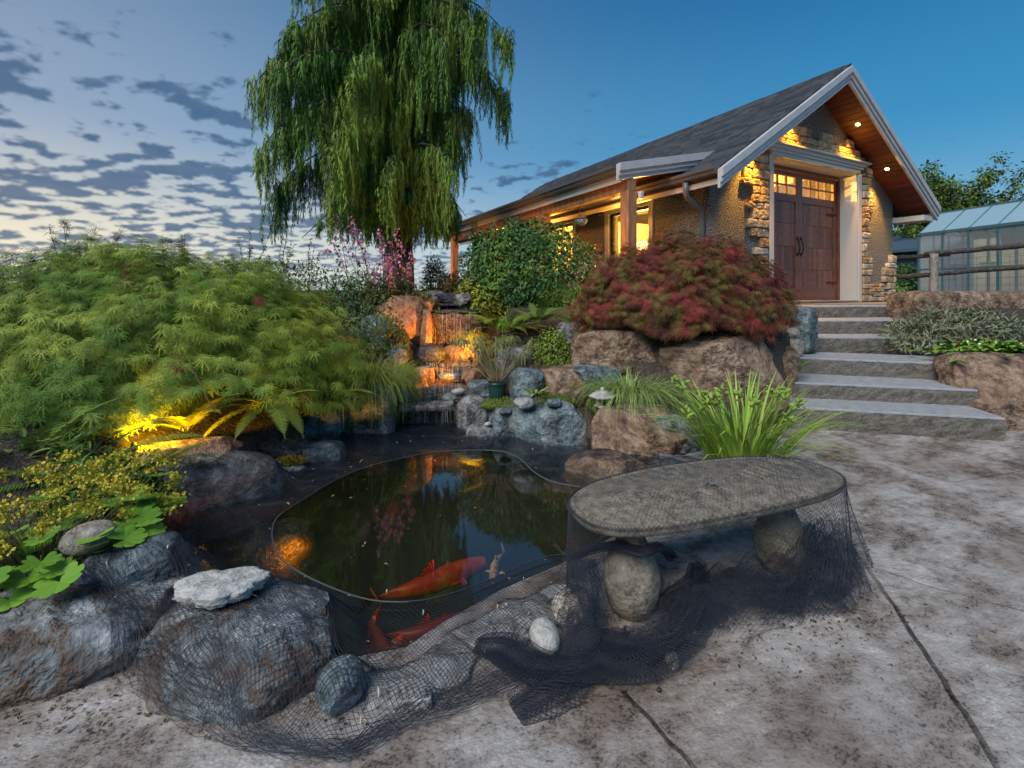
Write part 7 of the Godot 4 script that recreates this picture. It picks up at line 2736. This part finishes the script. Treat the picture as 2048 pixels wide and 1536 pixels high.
func smooth_ring(p: PackedVector2Array) -> PackedVector2Array:
	var out := PackedVector2Array()
	var n := p.size()
	for i in n:
		for k in 5:
			out.append(p[i].cubic_interpolate(p[(i + 1) % n], p[(i - 1 + n) % n], p[(i + 2) % n], k / 5.0))
	return out


func along(path: Array, f: float) -> Vector3:
	var n := path.size() - 1
	var i := mini(int(f * n), n - 1)
	var a: Vector3 = path[i]
	var b: Vector3 = path[i + 1]
	var pre: Vector3 = path[maxi(i - 1, 0)]
	var post: Vector3 = path[mini(i + 2, n)]
	return a.cubic_interpolate(b, pre, post, f * n - i)


func gather(path: Array, count: int, width: float, r: float, s: int) -> void:
	# loose parallel strands of a gathered hem, crossing now and then
	var p3 := []
	for q in path:
		p3.append(Vector3(q.x, 0, q.y))
	var steps := 120
	for c in count:
		var ph := c * 2.399
		var base := float(c) / count
		var prev := Vector3.ZERO
		for i in steps + 1:
			var f := float(i) / steps
			var p := along(p3, f)
			var d := (along(p3, minf(f + 0.01, 1.0)) - along(p3, maxf(f - 0.01, 0.0))).normalized()
			var side := Vector3(-d.z, 0, d.x)
			var bunch_w := width * (0.35 + 0.65 * absf(sin(f * 5.0 + 0.6))) + 0.01
			var x := (base - 0.25) * bunch_w + 0.008 * sin(f * 55.0 + ph) + 0.012 * fbm.get_noise_2d(f * 14.0, c * 3.0)
			var w := p - side * x
			w.y = lie_at(w.x, w.z) + 0.003 + 0.012 * absf(fbm.get_noise_2d(f * 20.0 + 9.0, c * 1.7))
			if i > 0:
				cord(prev, w, r)
			prev = w


func bunch(path: Array, radii: Array, folds: int, r: float, s: int) -> void:
	# net pulled together into a pleated roll: two layers of mesh, one inside the other
	var length := 0.0
	for i in path.size() - 1:
		length += path[i].distance_to(path[i + 1])
	var n := radii.size() - 1
	for layer in 2:
		var shrink := 1.0 - 0.35 * layer
		var surf := func(p: Vector2) -> Vector3:
			var f := clampf(p.x / length, 0.0, 1.0)
			var c := along(path, f)
			var d := (along(path, minf(f + 0.02, 1.0)) - along(path, maxf(f - 0.02, 0.0))).normalized()
			var side := d.cross(Vector3.UP).normalized()
			var up := side.cross(d)
			var k := mini(int(f * n), n - 1)
			var rad := lerpf(radii[k], radii[k + 1], f * n - k) * shrink
			var a := p.y * TAU + 1.2 * f + 0.5 * fbm.get_noise_2d(f * 3.0, s)
			var pleat := 1.0 + 0.30 * sin(a * folds + 3.0 * fbm.get_noise_2d(f * 4.0, s + 7.0) + layer) + 0.25 * fbm.get_noise_3d(f * 6.0, cos(a), sin(a) + s)
			var w := c + (side * cos(a) * 1.5 + up * sin(a) * 0.7) * rad * pleat
			w.y = maxf(w.y, 0.003 + 0.002 * layer)
			return w
		weave_uv(surf, length, 1.0, int(length / 0.013), 46 - 12 * layer, r)


func weave_uv(surface: Callable, lu: float, lv: float, nu: int, nvv: int, r: float) -> void:
	# diamond mesh with a given number of cells each way, closed round v
	var rows := []
	for j in nvv:
		var row := []
		for i in nu + 1:
			row.append(surface.call(Vector2((i + (0.5 if j % 2 else 0.0)) * lu / nu, j * lv / nvv)))
		rows.append(row)
	for j in nvv:
		for i in nu + 1:
			for di in ([0, 1] if j % 2 else [-1, 0]):
				var k: int = i + di
				if k >= 0 and k <= nu:
					cord(rows[j][i], rows[(j + 1) % nvv][k], r)


func crumple(c: Vector3, size: Vector3, layers: int, s: int) -> void:
	# several layers of net lying crumpled on one another
	for l in layers:
		var k := 1.0 - 0.16 * l
		var surf := func(p: Vector2) -> Vector3:
			var e := p.length()
			var dome := maxf(0.0, 1.0 - e * e)
			var fold := fbm.get_noise_3d(p.x * 1.6 + l * 5.0, p.y * 1.6, s) * 0.60 + fbm.get_noise_3d(p.x * 3.4, p.y * 3.4 + l, s) * 0.16
			var y := size.y * k * maxf(0.02, sqrt(dome) * (0.75 + fold))
			return c + Vector3(p.x * size.x * k + fold * 0.05, y + 0.003, p.y * size.z * k - fold * 0.04)
		weave(surf, func(p: Vector2) -> bool: return p.length() < 1.0, Vector2(-1, -1), Vector2(1, 1), 0.078, 0.00075)


func litter(outer: PackedVector2Array, hole: PackedVector2Array) -> void:
	# dry petals and catkins caught on the net and drifting on the water
	var rng := rng_of(3101)
	var lp := []
	var lt := []
	while lp.size() < 170:
		var p := Vector2(rng.randf_range(-2.0, 0.9), rng.randf_range(-4.6, -1.35))
		if not Geometry2D.is_point_in_polygon(p, outer):
			continue
		var in_hole := Geometry2D.is_point_in_polygon(p, hole)
		if in_hole and (p.x > -0.2 or rng.randf() < 0.6):
			continue
		var y := WATER + 0.003 if in_hole else lie_at(p.x, p.y) + 0.005
		var a := rng.randf() * TAU
		lp.append(Transform3D(aim(Vector3(cos(a), rng.randf_range(-0.1, 0.3), sin(a)).normalized(), Vector3.UP, rng.randf_range(0.010, 0.028)), Vector3(p.x, y, p.y)))
		lt.append(tint(rng, Color(0.42, 0.30, 0.22), Color(0.50, 0.22, 0.12)) if rng.randf() < 0.7 else tint(rng, Color(0.40, 0.32, 0.26), Color(0.45, 0.36, 0.28)))
	var o := scatter("fallen_petals", oval_leaf(0.32, 0.4, 0.6), M.leaf, lp, lt, self)
	# brown crumbs of leaf and bark gathered where the stones meet the patio, and grit on the concrete
	var cp := []
	var ct := []
	var bases := [[Vector2(-1.42, -1.72), 0.10, 0.16], [Vector2(-1.05, -1.46), 0.34, 0.05], [Vector2(-1.75, -1.47), 0.40, 0.05], [Vector2(-0.62, -1.60), 0.12, 0.08], [Vector2(0.75, -1.72), 0.30, 0.09], [Vector2(1.35, -1.88), 0.25, 0.08], [Vector2(3.3, -4.45), 0.8, 0.06], [Vector2(1.75, -3.0), 0.3, 0.25]]
	for b in bases:
		for k in 170:
			var p: Vector2 = b[0] + Vector2(rng.randfn() * b[1], rng.randfn() * b[2])
			if not Geometry2D.is_point_in_polygon(p, patio_poly):
				continue
			cp.append(Transform3D(aim(Vector3(rng.randfn(), 0.2, rng.randfn()).normalized(), Vector3.UP, rng.randf_range(0.005, 0.018)), Vector3(p.x, 0.003, p.y)))
			ct.append(tint(rng, Color(0.05, 0.035, 0.022), Color(0.20, 0.13, 0.07), 0.4))
	for k in 900:
		var p := Vector2(rng.randf_range(-2.0, 4.5), rng.randf_range(-4.4, -1.1))
		if Geometry2D.is_point_in_polygon(p, patio_poly):
			cp.append(Transform3D(aim(Vector3(rng.randfn(), 0.3, rng.randfn()).normalized(), Vector3.UP, rng.randf_range(0.002, 0.007)), Vector3(p.x, 0.002, p.y)))
			ct.append(tint(rng, Color(0.10, 0.08, 0.06), Color(0.42, 0.38, 0.33), 0.3))
	scatter("leaf_litter", oval_leaf(0.5, 0.4, 0.5), M.leaf, cp, ct, self)
	var leafm := oval_leaf(0.55, 0.35, 0.5)
	for q in [[Vector3(-0.977, 0.020, -1.436), 0.045, "curled dry tan leaf caught in the front of the net"], [Vector3(1.106, 0.000, -1.965), 0.06, "fallen olive leaf on the patio in front of the bench"]]:
		var f := part(numbered("dry_leaf"), leafm, mat(0.34, 0.20, 0.10, 0.8), self, q[0] + Vector3(0, 0.006, 0), Vector3(-1.3, 0.7, 0.2), Vector3.ONE * q[1])
		tag(f, q[2], "leaf")


# ---------------------------------------------------------------- lamps in the garden

func garden_lamps() -> void:
	post_lamps()
	spot_lamp("small garden spotlight under the green maple, shining on the ferns", Vector3(-2.50, 0.30, -3.02), Vector3(-0.02, 0.25, -0.9), Color(1.0, 0.74, 0.12), 1.3, 70.0)
	spot_lamp("small amber spotlight at the foot of the upper waterfall", Vector3(-0.50, 0.50, -5.62), Vector3(-0.42, 0.34, -0.85), Color(1.0, 0.66, 0.24), 1.6, 62.0)
	spot_lamp("small amber spotlight beside the stream", Vector3(-0.58, 0.30, -5.32), Vector3(-1.0, -0.02, -0.35), Color(1.0, 0.62, 0.12), 0.8, 60.0)
	spot_lamp("small amber spotlight at the lower pool", Vector3(-0.60, 0.14, -5.0), Vector3(-0.8, 0.05, -0.6), Color(1.0, 0.62, 0.12), 0.45, 60.0)
	spot_lamp("amber pond light under the water at the left", Vector3(-1.22, -0.28, -2.72), Vector3(-0.75, -0.05, -0.65), Color(1.0, 0.55, 0.08), 0.2, 50.0)


func post_lamps() -> void:
	var words = ["small uplight in the bed below the nearest porch post", "small uplight below the second porch post from the steps", "small uplight below the third porch post from the steps", "small uplight below the farthest porch post"]
	var i := 0
	for q in [Vector3(1.16, 1.12, -6.10), Vector3(0.08, 1.12, -8.12), Vector3(-1.05, 1.12, -10.25), Vector3(-2.12, 1.12, -12.35)]:
		spot_lamp(words[i], q, Vector3(0.46, 1.25, -0.36), Color(1.0, 0.60, 0.16), 1.1, 34.0)
		i += 1


func spot_lamp(label: String, at: Vector3, dir: Vector3, col: Color, e: float, angle: float) -> void:
	var t := thing("garden_spotlight", label, "lamp", at, 0.0, "garden spotlights")
	var d := dir.normalized()
	part("stake", lathe([Vector2(0.003, -0.12), Vector2(0.006, -0.03), Vector2(0.006, 0.0)], 8), M.lamp_metal, t)
	var head := part("housing", lathe([Vector2(0.0, -0.03), Vector2(0.018, -0.03), Vector2(0.022, -0.01), Vector2(0.024, 0.03), Vector2(0.022, 0.03), Vector2(0.020, 0.0)], 14), M.lamp_metal, t)
	head.basis = aim(d, Vector3.UP, 1.0)
	var lc := col.srgb_to_linear()
	part("lens", lathe([Vector2(0.0, 0.004), Vector2(0.012, 0.004), Vector2(0.019, 0.002), Vector2(0.0, 0.0)], 14), glow_mat(lc.r, lc.g, lc.b, 3.0), head)
	var l := SpotLight3D.new()
	l.name = "spot_glow"
	l.light_color = col
	l.light_energy = e
	l.spot_range = 8.0
	l.spot_attenuation = 2.0
	l.spot_angle = angle
	l.spot_angle_attenuation = 0.9
	l.light_size = 0.02
	l.shadow_enabled = true
	t.add_child(l, true)
	l.position = d * 0.04
	l.basis = Basis.looking_at(d, Vector3.UP)
